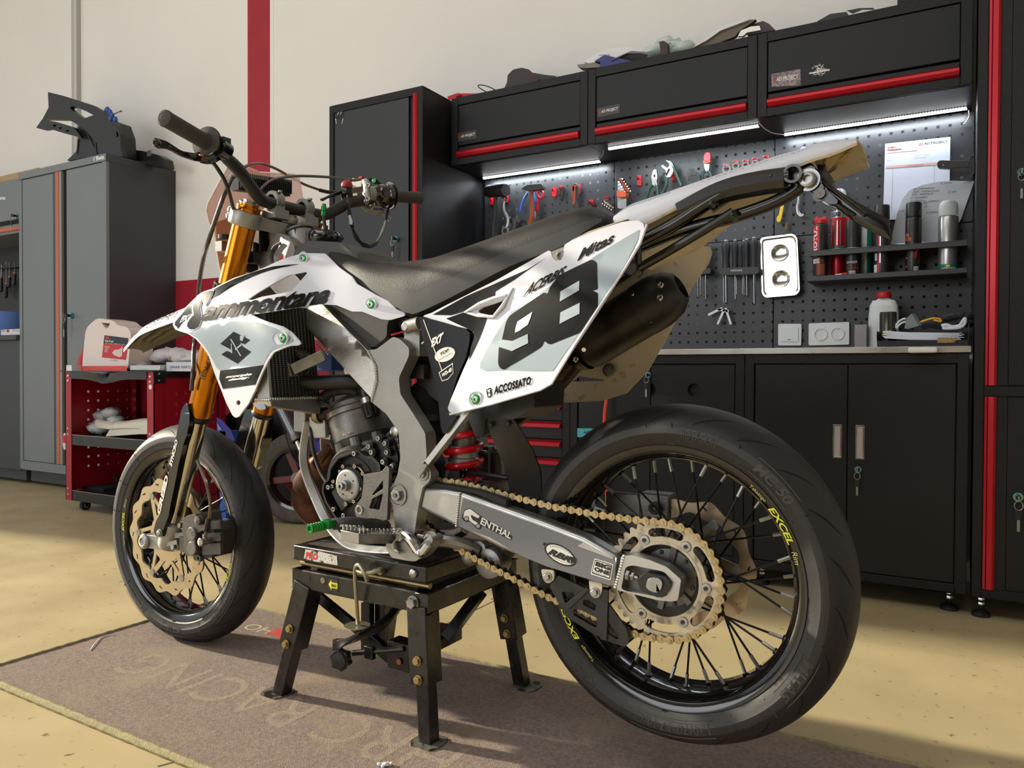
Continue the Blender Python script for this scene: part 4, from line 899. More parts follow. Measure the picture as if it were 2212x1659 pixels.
# exhaust (expansion chamber piece, spring)
m=MB(); m.tube(spl([P('c5',420,960,0),P('c5',380,1020,0),P('c5',330,1080,.02),P('c5',292,1160,.05),P('c5',300,1230,.07),P('c5',350,1290,.09),P('c5',470,1300,.12),P('c5',640,1250,.15)],5),[.018+.036*min(1,k/20)-.022*max(0,(k-24)/11) for k in range(36)],mat('pipe_rust',(104,70,54),.45,metal=.7,dirt=((52,38,32),20,.45,.65)),22); EXH=m.build('exhaust_pipe',BIKE)
m=MB(); a=P('c5',335,1035,-.03);b=P('c5',395,940,-.03); d=b-a; u1=d.normalized().orthogonal(); w1=d.normalized().cross(u1)
m.tube([a.lerp(b,t/72)+(u1*math.cos(t*PI/3)+w1*math.sin(t*PI/3))*.0055 for t in range(73)],.0013,mat('spring_brown',(120,84,52),.4,metal=.7),5); m.tube([b,b+V((0,0,.006)),P('c5',410,960,-.03)],.0014,ZINC,5); m.build('exhaust_spring',EXH)
# hoses
m=MB(); m.tube(spl([P('c5',80,170,-.13),P('c5',95,300,-.13),P('c5',120,440,-.13),P('c5',150,545,-.125),P('c5',240,585,-.11),P('c5',400,585,-.08),P('c5',560,580,-.05),P('c5',640,590,-.02)],6),.0165,HOSE,16); m.build('coolant_hose',BIKE)
m=MB(); m.tube(spl([P('c5',310,770,-.06),P('c5',350,768,-.055),P('c5',400,755,-.045),P('c5',470,735,-.035)],5),.0165,HOSE,16); m.lathe(P('c5',325,770,-.06),P('c5',350,768,-.058)-P('c5',310,770,-.06),[(.0165,0),(.0195,0),(.0195,.012),(.0165,.012)],mat('clamp_tan',(150,132,100),.4,metal=.5),20)
m.text('-120',quadmap(P('c5',362,752,-.0655),P('c5',402,748,-.062),P('c5',402,736,-.062),P('c5',362,740,-.0655)),TXTR); m.build('lower_coolant_hose',BIKE)
m=MB(); m.tube(spl([P('c5',340,690,-.06),P('c5',400,640,-.05),P('c5',500,625,-.04),P('c5',545,640,-.03)],5),.012,mat('boot_dark',(44,42,40),.6),12); m.tube(spl([P('c5',300,620,-.08),P('c5',330,680,-.08),P('c5',400,725,-.07),P('c5',465,745,-.05)],5),.0035,BPL,6); m.tube(spl([P('c5',300,500,-.08),P('c5',296,560,-.08),P('c5',315,650,-.08),P('c5',330,690,-.08)],5),.004,BPL,6); m.build('ignition_lead',BIKE)
m=MB(); m.obox(P('c5',395,470,0),E1*.028,E2*.02,EZ*.022,BLUEP); m.build('ignition_coil',BIKE,bevel=.003)
# ================================================================= radiator
X0=-.842
def rp(l,z,dx=0): return bike(X0+dx+(.86-z)*.12,l,z)
m=MB(); zb,zt=.672,.875
def rbox(l0,l1,z0,z1,d0,d1,mt): 
    vs=[rp(l,z,d) for z in(z0,z1) for l,d in((l0,d0),(l1,d0),(l1,d1),(l0,d1))]; m.add(vs,[(0,3,2,1),(4,5,6,7),(0,1,5,4),(1,2,6,5),(2,3,7,6),(3,0,4,7)],mt)
rbox(-.205,-.07,zb,zt,-.034,0,mat('radiator_core_dark',(18,18,19),.6))
n=13
FIN=mat('fin_silver',(190,188,180),.35,metal=.9)
for k in range(n):
    l=-.202+.129*(k+.5)/n
    for j in range(44): z=zb+(zt-zb)*j/44; rbox(l-.0008,l+.0008,z,z+(zt-zb)/44*.55,0,.0012,FIN)
RADO=m.build('radiator',BIKE)
m=MB(); rbox(-.214,-.205,zb-.004,.815,-.036,.002,ALU); m.build('radiator_side_plate',RADO,bevel=.0015)
m=MB(); 
vs=[rp(-.216,zb+.002,-.04),rp(-.066,zb+.002,-.04),rp(-.066,zb+.002,.004),rp(-.216,zb+.002,.004),rp(-.210,zb-.014,-.036),rp(-.072,zb-.036,-.036),rp(-.072,zb-.036,.0),rp(-.210,zb-.014,.0)]
m.add(vs,[(0,1,2,3),(7,6,5,4),(0,4,5,1),(1,5,6,2),(2,6,7,3),(3,7,4,0)],ALU)
for k in range(24): l=-.214+.146*k/23; m.sph(rp(l,zb+.002,.005),.0036,ALU,6,k=4)
for k in range(8): m.sph(rp(-.217,zb+.0,-.038+.042*k/7),.0034,ALU,6,k=4)
m.build('radiator_tank',RADO,bevel=.002)
m=MB(); o=arcs(px('d2',(800,1330),(880,1340),(940,1500),(870,1510),(800,1440),(790,1400)),5); 
m.plate(o,lambda x,y:B(x,y,-.212),lambda x,y:B(x,y,-.209),CHROME,holes=[px('d2',*circ(835,1420,22,14))]); m.build('radiator_tab',RADO)
# far-side radiator seen behind the engine
m=MB(); m.obox(bike(-.84,.135,.77),E1*.016,E2*.065,EZ*.10,MATS['radiator_core_dark'])
for k in range(9): m.obox(bike(-.823,.085+.012*k,.77),E1*.001,E2*.0008,EZ*.098,FIN)
m.obox(bike(-.84,.135,.665),E1*.018,E2*.068,EZ*.008,ALU); m.build('far_radiator',BIKE)
# ================================================================= pedals
m=MB(); a=P('c5',705,1390,-.135); pts=spl([P('c5',720,1400,-.13),P('c5',680,1395,-.15),P('c5',600,1378,-.17),P('c5',520,1370,-.185),P('c5',460,1375,-.195),P('c5',410,1380,-.2)],4)
m.tube(pts,[(.004,.0145)]*8+[(.004,.012)]*(len(pts)-8),ENGB,8,flat=E2); m.text('KRM',quadmap(P('c5',450,1395,-.201),P('c5',530,1403,-.194),P('c5',530,1386,-.194),P('c5',452,1378,-.201)),TXTW,shear=.2); m.lathe(P('c5',710,1392,-.13),LFT,[(0,0),(.014,0),(.014,.018),(0,.018)],ENGB,18)
SL=m.build('shift_lever',BIKE,bevel=.0008)
m=MB(); p=P('c5',412,1375,-.2); q=P('c5',300,1400,-.235); d=(q-p)
m.obox(P('c5',390,1378,-.208),E1*.011,E2*.012,EZ*.008,GREENA); t=P('c5',360,1388,-.214)
m.lathe(t,LFT,[(0,-.004),(.0095,-.004)]+[(x,h) for k in range(5) for x,h in((.0095,k*.007),(.0095,k*.007+.003),(.0080,k*.007+.004),(.0080,k*.007+.006))]+[(.0095,.035),(.0095,.038),(.005,.038),(.005,.034),(0,.034)],GREENA,20)
m.build('shift_lever_tip',SL,bevel=.0005)
# footpeg
m=MB(); a=P('c5',745,1440,-.125); b=P('c5',510,1440,-.235)
ex=(b-a).normalized(); ey=EZ.cross(ex).normalized()
def fp(u,v,w): return a+ex*u+ey*v+EZ*w
Lp=(b-a).length
for v in(-.024,.024): m.obox(fp(Lp/2,v,-.004),ex*Lp/2,ey*.002,EZ*.010,ZINC)
m.obox(fp(Lp,0,-.004),ex*.002,ey*.026,EZ*.010,ZINC)
for k in range(5): m.obox(fp(Lp*(k+.5)/5,0,-.006),ex*.0015,ey*.024,EZ*.007,ZINC)
for k in range(11):
    u_=Lp*(k+.5)/11
    for v in(-.024,.024): m.add([fp(u_-.005,v-.002,.005),fp(u_+.004,v-.002,.005),fp(u_+.003,v-.001,.016),fp(u_-.001,v-.001,.016),fp(u_-.005,v+.002,.005),fp(u_+.004,v+.002,.005),fp(u_+.003,v+.001,.016),fp(u_-.001,v+.001,.016)],[(0,1,2,3),(7,6,5,4),(0,4,5,1),(1,5,6,2),(2,6,7,3),(3,7,4,0)],CHROME)
FP=m.build('footpeg',BIKE,bevel=.0006)
m=MB(); o=arcs(side('c5',-.13,(760,1430),(800,1412),(835,1450),(880,1510),(905,1530),(935,1480),(985,1440),(1000,1460),(975,1510),(930,1560),(900,1580),(850,1575),(770,1560),(735,1510),(740,1460)),.005)
prismB(m,o,-.145,-.110,CAST); m.tube(spl([P('c5',745,1425,-.14),P('c5',800,1432,-.15),P('c5',850,1475,-.152),P('c5',900,1540,-.150),P('c5',950,1490,-.15)],5),.009,CHROME,10)
for k in range(3): m.tube([P('c5',785+34*math.cos(t),1500+(38)*math.sin(t),-.150-.004*k) for t in [PI*.5+PI*j/10 for j in range(11)]],.003,ZINC,6)
bolt(m,P('c5',795,1450,-.152),LFT,.009,.008,ZINC); m.build('footpeg_bracket',FP,bevel=.003)
m=MB(); p=P('c5',965,1465,-.118); bolt(m,p,LFT,.013,.010,ZINC,washer=.017); m.cyl(P('c5',890,1445,-.115),P('c5',925,1452,-.115),.005,ZINC,10); m.tube(spl([P('c5',960,1470,-.10),P('c5',1060,1475,-.09),P('c5',1150,1500,-.07),P('c5',1220,1530,-.05)]),.013,CAST,10); m.sph(P('c5',1180,1560,-.06),.018,CAST); m.lathe(P('c5',1310,1590,-.03),LFT,[(.0,0),(.026,0),(.03,.006),(.03,.02),(.02,.024),(0,.024)],CAST,20); m.lathe(P('c5',1345,1570,.0),LFT,[(0,0),(.03,0),(.03,.03),(0,.03)],CASTD,20); m.tube(spl([P('c5',1220,1530,-.05),P('c5',1300,1545,0),P('c5',1400,1510,0)]),.02,CAST,10); m.build('suspension_linkage',BIKE)
# ================================================================= shock, airbox, mudflap
m=MB(); s0=P('c9',845,380,0.0); s1=P('c9',835,985,0.0); sa=(s1-s0); L=sa.length; sa.normalize(); su=E2; sw=sa.cross(su)
r0=(P('c9',950,620,0)-P('c9',635,760,0)).length*.41
T=4.0; N=int(T*20); pts=[s0+sa*(L*k/N)+(su*math.cos(2*PI*T*k/N)+sw*math.sin(2*PI*T*k/N))*r0 for k in range(N+1)]
m.tube(pts,.0072,REDSP,10); SH=m.build('shock_spring',BIKE)
m=MB(); m.cyl(s0-sa*.06,s0+sa*L*.47,.026,CASTD,24); m.lathe(s0+sa*L*.3,sa,[(.027,0),(.033,0),(.033,.012),(.030,.014),(.030,.024),(.033,.026),(.033,.034),(.027,.034)],CAST,28); m.cyl(s0+sa*L*.45,s1+sa*.02,.0085,CHR,16); m.lathe(s1,sa,[(0,0),(.034,0),(.034,.01),(.012,.012),(.012,.05),(0,.05)],CASTD,24); m.build('shock_body',SH)
m=MB(); fz=mat('foam_black',(14,14,15),.95,bump=1,bscale=250); c=P('c9',460,230,-.02); m.cyl(P('c9',470,90,-.02),P('c9',500,560,-.02),.042,fz,24); m.sph(P('c9',470,110,-.02),.044,fz,20,k=10); m.lathe(P('c9',482,255,-.02),P('c9',500,560,-.02)-P('c9',470,90,-.02),[(.0425,0),(.0455,0),(.0455,.014),(.0425,.014)],BPL,24); m.build('shock_reservoir_sock',SH)
m=MB(); o=side('c9',-.06,(880,60),(1550,-80),(1540,190),(1340,300),(1060,290),(1030,470),(960,490),(880,300)); prismB(m,arcs(o,.006),-.06,.06,BPL); m.build('airbox',BIKE,bevel=.004)
m=MB(); o=px('c9',(1070,300),(1320,285),(1400,400),(1530,620),(1600,820),(1612,1010),(1590,1330),(1330,1200),(1290,1000),(1230,740),(1120,500),(1080,380)); 
lfm=tps([(1060,910,-.055),(1110,905,-.06),(1080,1050,-.05),(1150,1100,-.03),(1165,1010,-.01)])
panel(m,arcs(o,5),lfm,.004,mat('mudflap_rubber',(24,24,25),.4,var=.2,vscale=30),st=16)
for q in((1100,360),(1275,350)): bolt(m,P('c9',*q,-.062),LFT,.006,.003,BPL,False)
m.build('mud_flap',BIKE)
m=MB(); m.tube(spl([P('c9',850,840,-.02),P('c9',1000,850,-.03),P('c9',1120,865,-.04),P('c9',1280,890,-.04)]),.0055,BPL,8); m.tube(spl([P('c9',930,620,.02),P('c9',1020,635,.03),P('c9',1060,640,.04)]),.006,BPL,8); m.build('brake_line',BIKE)
m=MB(); m.obox(P('c9',1000,720,.08),E1*.035,E2*.02,EZ*.035,CASTD); m.cyl(P('c9',1180,640,.09),P('c9',1180,860,.09),.018,CASTD,14); m.obox(P('c9',1180,680,.085),E1*.014,E2*.01,EZ*.012,CAST); m.hexb(P('c9',1155,610,.085),EZ,.006,.008,ZINC); m.cyl(P('c9',1060,635,.085),P('c9',1140,635,.085),.0025,CHROME,8); m.build('rear_master_cylinder',BIKE,bevel=.002)
# dark filler under the seat: battery tray, wires
m=MB(); o=side('c5',-.05,(760,230),(900,215),(960,480),(1010,700),(900,620),(860,520),(850,400)); prismB(m,arcs(o,.005),-.05,.05,mat('under_seat_dark',(40,36,33),.6)); m.cyl(P('c5',825,275,-.11),P('c5',900,255,-.11),.014,CAST,16); bolt(m,P('c5',822,275,-.118),LFT,.009,.006,ZINC)
m.obox(P('c5',905,370,-.06),E1*.02,E2*.03,EZ*.026,CAST); m.obox(P('c5',915,525,-.04),E1*.026,E2*.03,EZ*.015,BPL)
for q in((905,290),(912,370)): m.cyl(P('c5',*q,-.118),P('c5',q[0]+12,q[1]-14,-.118),.002,CHROME,6)
m.tube(spl([P('c5',740,320,-.1),P('c5',820,300,-.105),P('c5',900,285,-.11)]),.002,TXTR,5); m.build('battery_tray',BIKE,bevel=.002)
# ================================================================= radiator shroud
def conv(c,pts): return px(c,*pts)
def ctl(c,pts): return [a[:2]+(a[2],) for a in px(c,*pts)]
shl=tps(ctl('d2',[(60,700,-.196),(180,540,-.198),(430,365,-.190),(800,210,-.160),(1300,30,-.098),(1500,40,-.088),(1746,240,-.108),(1430,515,-.148),(1100,420,-.178),(700,600,-.214),(960,800,-.228),(1240,880,-.218),(650,1000,-.218),(330,800,-.214),(650,1570,-.210),(510,1310,-.206),(830,1330,-.226)])+ctl('c3',[(1900,1590,-.116),(1600,1430,-.118)]))
o=conv('d2',[(55,700),(75,665),(105,620),(180,540),(260,460),(330,402),(430,365),(520,318),(640,260),(800,212),(920,165),(1060,100),(1180,58),(1300,28),(1490,33),(1512,52),(1620,160),(1746,250)])+conv('c3',[(1560,1370),(1700,1450),(1800,1500),(1890,1560),(1908,1585),(1900,1602),(1800,1630),(1740,1625),(1600,1570)])+conv('d2',[(1746,580),(1600,520),(1430,512),(1300,530),(1100,565),(880,600),(800,608),(860,640),(960,680),(1100,725),(1180,780),(1250,860),(1262,885),(1240,900),(1160,905),(1080,935),(1010,965),(960,1040),(900,1160),(830,1330),(770,1450),(710,1530),(680,1572),(650,1582),(620,1560),(560,1440),(510,1310),(450,1160),(400,1010),(370,960),(320,890),(270,835),(200,790),(120,765),(80,750)])
win=conv('d2',[(765,468),(850,410),(1000,320),(1150,240),(1310,208),(1325,218),(1230,330),(1170,392),(1100,405),(900,440),(810,470)])
hb=conv('d2',circ(675,1440,20,14,ry=24))
m=MB(); panel(m,arcs(o,2,2),shl,.004,WHP,holes=[win,hb],st=9,m2=WHD)
gz=conv('d2',[(205,782),(330,735),(480,698),(620,672),(760,668),(900,692),(1020,735),(1130,785),(1190,830),(1195,860),(1140,888),(1060,915),(985,950),(940,1020),(905,1085),(505,1138),(470,1110),(430,1030),(395,965),(340,890),(285,830)])
decal(m,gz,shl,WHG,holes=[conv('d2',circ(1058,836,58,20))],st=9)
decal(m,conv('d2',[(505,1138),(915,1085),(835,1270),(530,1310),(495,1215)]),shl,BKG,st=9)
decal(m,conv('d2',[(1255,133),(1150,138),(1000,155),(830,203),(640,272),(520,330),(430,378),(330,415),(290,445),(190,548),(130,620),(80,678),(75,705),(110,742),(135,700),(200,630),(270,560),(330,512),(500,420),(700,300),(900,215),(1080,165)]),shl,BKG,st=9)
SS=[(440,380),(425,420),(385,495),(368,525),(352,500),(345,470),(325,480),(310,540),(320,610),(318,670),(295,725),(255,748),(215,745),(192,720),(195,690),(215,655),(240,625),(258,612),(252,590),(246,550),(255,505),(275,465),(300,435),(345,405),(400,385)]
SO=[]
for i in range(len(SS)):
    a=V(SS[i-1]);b=V(SS[(i+1)%len(SS)]); t_=(b-a).normalized(); SO.append((SS[i][0]+t_.y*11*(1 if parea(SS)>0 else -1),SS[i][1]-t_.x*11*(1 if parea(SS)>0 else -1)))
decal(m,arcs(conv('d2',SO),1.5,2),shl,WHP,off=.0018,st=8); decal(m,arcs(conv('d2',SS),1.5,2),shl,BKG,off=.0028,st=8)
ptext(m,'ammontana',shl,BKG,*conv('d2',[(318,672),(1512,505),(1560,335),(352,505)]),off=.0022,shear=.35,bold=.035,spacing=.93,lim=.2)
decal(m,conv('d2',[(630,770),(785,848),(736,888),(690,872),(700,900),(795,960),(668,1072),(515,985),(565,952),(612,968),(608,940),(505,885)]),shl,BKG,off=.0016)
for a in([(598,842),(610,838),(704,998),(694,1003)],[(605,880),(612,880),(620,975),(608,972)],[(690,810),(735,800),(715,860),(692,852)],[(640,935),(700,885),(706,900),(650,945)]): decal(m,conv('d2',a),shl,WHG,off=.0022)
ptext(m,'scorpio',shl,TXTW,*conv('d2',[(552,1215),(802,1188),(806,1158),(556,1188)]),off=.0016,shear=.3,bold=.06); ptext(m,'design',shl,TXTW,*conv('d2',[(580,1242),(796,1212),(798,1186),(582,1216)]),off=.0018,shear=.3,bold=.06)
ptext(m,'FX',shl,WHP,*conv('d2',[(120,690),(200,650),(225,605),(140,625)]),off=.0018,shear=.3,bold=.06)
SHR=m.build('radiator_shroud',BIKE,ang=50)
def screwcup(parent,c,x,y,lf,r=.0092,cup=True,name='shroud_screw'):
    q=px(c,(x,y))[0]; l=lf(*q); p=B(q[0],q[1],l-.001); m=MB()
    if cup: m.lathe(p,LFT,[(r*1.7,0),(r*1.55,.0022),(r*1.1,.0004),(0,.0004)],WHP,24)
    m.lathe(p+LFT*.0006,LFT,[(r,0),(r,.002),(r*.72,.0034),(r*.62,.0034)],GREENA,22); m.lathe(p+LFT*.0006,LFT,[(r*.62,.0034),(r*.5,.0036),(r*.28,.0036),(r*.24,.001),(0,.001)],ZINC,16); return m.build(name,parent)
screwcup(SHR,'d2',1285,80,shl); screwcup(SHR,'d2',1098,833,shl); screwcup(SHR,'c3',1665,1520,shl)
# far-side shroud (only its inside can be seen)
m=MB(); panel(m,arcs(o,2,2),lambda x,y:shl(x,y),.004,WHD,holes=[win],st=40)
for i,v in enumerate(m.v): m.v[i]=v-E2*(2*(v-OB).dot(E2))
m.build('far_radiator_shroud',BIKE,ang=50)
# ================================================================= tank
m=MB(); to=side('f',-.07,(634,560),(640,540),(655,526),(700,520),(735,526),(830,570),(900,640),(900,690)); 
o1=arcs(side('f',-.075,(634,565),(636,545),(648,530),(668,520),(735,523),(800,580),(860,660),(838,700),(838,728),(807,752),(790,742),(745,700),(700,655),(660,610)),.01,4)
prismB(m,o1,-.078,.078,TANK); TNK=m.build('fuel_tank',BIKE,bevel=.016,seg=5)
m=MB(); c0=B(700,514,0); up=(bike(-.955,0,1.07)-bike(-.915,0,.93)).normalized(); up=(EZ+E1*.12).normalized()
c0=P('c3',1330,1050,0)-up*.0
m.lathe(c0,up,[(0,-.01),(.037,-.01),(.041,0),(.041,.006),(.036,.012),(.034,.019),(.012,.023),(0,.023)],BGL,26)
for k in range(8): a=k*PI/4; u=up.orthogonal().normalized(); w=up.cross(u); m.sph(c0+up*.008+(u*math.cos(a)+w*math.sin(a))*.037,.008,BGL,8,k=5)
m.obox(P('c3',1160,1010,0),E1*.014,E2*.03,EZ*.018,BGL); m.build('fuel_cap',TNK,bevel=.001)
m=MB(); a=c0+up*.02; b=P('c3',1322,870,0); m.cyl(a,b,.0042,BPL,10); m.lathe(b,up,[(0,-.004),(.0062,-.004),(.0062,.006),(.0052,.007),(.0062,.008),(.0062,.018),(.0045,.019),(.0045,.024),(0,.024)],GREENA,14); m.cyl(a,a+up*.012,.006,BPL,10); m.build('vent_valve',TNK)
# ================================================================= seat
crest=[B(x,y,0) for x,y in((702,540),(712,531),(737,533),(797,545),(842,562),(888,568),(960,560),(1015,544),(1142,502),(1236,469),(1302,453),(1335,455),(1352,462))]
edge=[B(x,y,l) for x,y,l in((706,552,-.078),(722,577,-.088),(782,622,-.105),(842,661,-.114),(880,676,-.118),(897,677,-.118),(935,661,-.118),(1001,628,-.116),(1104,574,-.114),(1220,530,-.114),(1267,497,-.112),(1331,462,-.10),(1350,455,-.09))]
def interp(pts,x):
    q=sorted((p-OB).dot(E1) for p in pts); s=sorted(pts,key=lambda p:(p-OB).dot(E1))
    X=[(p-OB).dot(E1) for p in s]
    if x<=X[0]: return s[0]
    if x>=X[-1]: return s[-1]
    i=max(k for k in range(len(X)-1) if X[k]<=x); t=(x-X[i])/(X[i+1]-X[i]); return s[i].lerp(s[i+1],t)
crest=spl(crest,5); edge=spl(edge,5)
xa=(edge[0]-OB).dot(E1)-.035; xb=(crest[-1]-OB).dot(E1)
m=MB(); NS=44; NT=22; rows=[]
for i in range(NS+1):
    x=xa+(xb-xa)*i/NS; c=interp(crest,x); e=interp(edge,x); zc=c.z; ze=e.z; w=abs((e-OB).dot(E2))
    if i<3: f=[.55,.85,.97][i]; zc=ze+(zc-ze)*f; w*=.9+.03*i
    if i>NS-3: f=[.5,.75,.92][NS-i]; zc=ze+(zc-ze)*f
    row=[]
    for j in range(NT+1):
        t=-PI/2+PI*j/NT; sgn=1 if t>0 else -1; l=w*sgn*abs(math.sin(t))**.80; z=ze+(zc-ze)*abs(math.cos(t))**.55; row.append(bike(x,l,z))
    row.append(bike(x,w*.7,ze-.012)); row.append(bike(x,-w*.7,ze-.012)); rows.append(row)
K=NT+3; vs=[p for r in rows for p in r]; fs=[];fs2=[]
for i in range(NS):
    for j in range(K):
        q=(i*K+j,i*K+(j+1)%K,(i+1)*K+(j+1)%K,(i+1)*K+j); (fs2 if (j<1 or j>NT-2) else fs).append(q)
m.add(vs,fs,SEAT); o_=len(m.v)-len(vs)
for q in fs2: m.f.append(tuple(a+o_ for a in q)); m.m.append(m.mi(SEATS))
for e_ in(0,NS): m.f.append(tuple(o_+e_*K+j for j in range(K))); m.m.append(m.mi(SEATS))
m.build('seat',BIKE,ang=60)
# ================================================================= left side panel
spl_=tps([(912,687,-.116),(1024,720,-.128),(975,890,-.150),(1170,840,-.172),(1390,490,-.158),(1190,541,-.130),(1076,604,-.124),(1240,640,-.165),(1090,780,-.155),(1300,520,-.145),(1000,800,-.140)])
o=[(912,688),(916,681),(932,676),(960,661),(1076,603),(1185,541),(1190,543),(1192,554),(1199,563),(1211,562),(1217,554),(1219,529),(1235,519),(1290,497),(1345,479),(1377,476),(1390,483),(1392,500),(1382,530),(1290,676),(1189,828),(1170,842),(1080,868),(982,892),(971,891),(967,882),(973,864),(1000,800),(1022,752),(1025,722),(1018,712),(965,700),(925,691)]
o=arcs(o,3,2)
win=conv('d1',[(500,795),(540,770),(700,715),(725,700),(700,740),(640,835),(600,833),(510,815)])
m=MB(); panel(m,o,spl_,.004,WHP,holes=[win],st=18,m2=WHD)
D=lambda pts,mt,off=.0009,**k: decal(m,conv('d1',pts),spl_,mt,off=off,**k)
D([(770,800),(860,760),(1000,650),(1150,560),(1340,430),(1500,320),(1700,200),(1815,135),(1800,220),(1700,420),(1480,760),(1300,1010),(1110,1285),(560,1288),(515,1265),(520,1220),(600,1060),(700,900)],WHG,st=22)
D([(130,828),(400,680),(640,575),(900,460),(1062,360),(900,468),(800,540),(640,640),(632,705),(420,790),(280,832)],BKG,st=18)
D([(240,860),(400,805),(430,812),(520,848),(573,852),(540,950),(470,1110),(425,1200),(440,1100),(470,1010),(462,970),(420,945),(300,890)],BKG,st=18)
# number 98
def rr(pts,r=22): return arcs(pts,r,4)
D(rr([(1170,500),(1425,378,45),(1468,400,50),(1475,620),(1430,632),(1475,650),(1475,760),(1330,975),(1080,1075,45),(1040,1040),(1020,1090,50),(700,1282,55),(662,1240,40),(668,1100),(690,1050),(735,850,60),(1040,645,50),(1065,660),(1085,600,60)],14),BKG,.0016,st=22)
for h in([(1170,640),(1325,550),(1322,630),(1165,722)],[(1170,810),(1328,730),(1326,820),(1163,903)]): D(h,WHG,.0024)
D([(820,885),(942,805),(925,860),(905,910),(868,935),(835,960),(800,975),(805,935)],WHP,.0024); D([(676,1046),(700,1032),(780,1042),(905,985),(908,1060),(775,1125),(668,1090)],WHG,.0026)
for t,q,mt,k in(('ACERBIS',[(860,690),(1205,500),(1225,425),(895,590)],BKG,dict(shear=.5,bold=.03)),('Mitas',[(1305,395),(1605,235),(1615,150),(1330,300)],BKG,dict(shear=.3,bold=.03)),('ACCOSSATO',[(628,1482),(930,1395),(932,1328),(632,1412)],BKG,dict(bold=.05,spacing=1.1))):
    ptext(m,t,spl_,mt,*conv('d1',q),off=.0018,**k)
D(rr([(565,1440),(605,1420),(612,1490),(580,1508)],10),BKG,.0014); D(rr([(573,1445),(600,1432),(604,1486),(584,1497)],6),WHP,.0018); ptext(m,'H',spl_,BKG,*conv('d1',[(578,1488),(600,1478),(598,1440),(576,1450)]),off=.0022)
SP=m.build('side_panel',BIKE,ang=50)
screwcup(SP,'d1',482,1518,spl_,.0092,True,'panel_screw')
# raised fold above the intake and light rim
m=MB(); e=lambda x,y,k=0:B(*px('d1',(x,y))[0],spl_(*px('d1',(x,y))[0])-k)
m.tube([e(390,808,.002),e(520,745,.005),e(640,705,.006),e(735,672,.004)],[(.003,.001),(.005,.006),(.005,.008),(.003,.004)],WHP,8); m.tube([e(400,810,.001),e(500,838,.003),e(625,845,.003),e(700,760,.004),(e(785,610,.001))],[.002,.003,.003,.004,.002],WHP,8)
m.tube([e(1875,95,-.002),e(1820,250,.001),e(1700,450,.001),e(1480,780,.001),e(1300,1060,.001),e(1100,1390,.001),e(1010,1440,.001),e(600,1560,.001),e(270,1640,.001)],.0022,WHP,8); m.build('panel_ridge',SP)
# front black panel with sponsor prints
bl=lambda x,y:-.1235-.00010*max(0,y-700)*.6
o=arcs(conv('d1',[(15,850),(50,842),(100,860),(250,900),(400,945),(432,975),(430,1050),(400,1180),(330,1340),(260,1560),(262,1620),(330,1650),(300,1700)])+conv('c5',[(1045,865),(1030,877),(1015,830),(1000,660),(955,470),(915,340)]),3,2)
m=MB(); panel(m,o,bl,.010,BKG,st=20)
ptext(m,'EXT',bl,TXTW,*conv('d1',[(120,1095),(212,1045),(222,968),(112,1030)]),off=.0016,shear=.35,bold=.06)
decal(m,[(a,b) for a,b in px('d1',*[(230+84*math.cos(t)*.96+18*math.sin(t)*-1,1153-62*math.sin(t)*.85-28*math.cos(t)*1.1) for t in [2*PI*k/28 for k in range(28)]])],bl,TXTW,off=.0012)
ptext(m,'TOP',bl,TXTK,*conv('d1',[(190,1165),(262,1125),(262,1100),(190,1140)]),off=.0018,bold=.04,shear=.2); ptext(m,'performance',bl,TXTK,*conv('d1',[(178,1205),(288,1148),(288,1132),(178,1190)]),off=.0018,shear=.3)
sh=[(178,1300),(295,1220),(300,1305),(255,1358),(205,1372)]; decal(m,conv('d1',sh),bl,TXTW,off=.0012); decal(m,conv('d1',[(186,1304),(289,1232),(293,1302),(251,1350),(209,1362)]),bl,BKG,off=.0016)
ptext(m,'WD-40',bl,TXTW,*conv('d1',[(206,1340),(286,1290),(284,1255),(202,1310)]),off=.002,bold=.06); decal(m,conv('d1',[(52,870),(58,868),(212,1290),(206,1292)]),bl,TXTW,off=.0012,st=60)
m.build('front_side_panel',BIKE,ang=50,bevel=.0015)
# ================================================================= right side panel, muffler, tail pipe
rl=tps([(1535,545,.178),(1290,540,.10),(1400,700,.17),(1330,835,.19),(1170,880,.17),(1060,890,.12),(1250,820,.17)])
o=arcs(px('f',(1290,520),(1380,520),(1470,530),(1532,532),(1538,545),(1530,570),(1494,620),(1440,730),(1400,800),(1352,850),(1300,866),(1161,873),(1150,850),(1240,760),(1200,700),(1240,560)),3,2)
hw=px('c8',(795,1158),(830,1133),(945,1148),(945,1155))
m=MB(); panel(m,o,rl,.004,WHD,holes=[hw],st=18,m2=WHP)
m.build('far_side_panel',BIKE,ang=50)
m=MB(); q=P('c8',970,1105,.165); m.lathe(q,LFT,[(.014,0),(.014,.004),(.011,.005),(0,.004)],CASTD,24)
for k in range(6): a=k*PI/3; m.obox(q+LFT*.005+(E1*math.cos(a)+EZ*math.sin(a))*.005,(E1*math.cos(a)+EZ*math.sin(a))*.004,E2*.0005,(E1*-math.sin(a)+EZ*math.cos(a))*.0012,CAST)
m.build('quick_release_screw',BIKE)
MUF=mat('muffler_olive_black',(44,40,34),.42,metal=.4,dirt=((24,21,18),14,.52,.66))
ml=.085
a=B(1268,745,ml); b=B(1438,640,ml); ax=(b-a).normalized(); u=ax.cross(E2).normalized(); 
def mw(p1,p2): return (B(*p1,ml)-B(*p2,ml)).length/2
R1=.052
m=MB(); m.lathe(a-ax*.02,ax,[(0,0),(R1*.6,0),(R1*.9,.012),(R1,.022),(R1,(b-a).length*.83)],MUF,36); MF=m.build('muffler',BIKE)
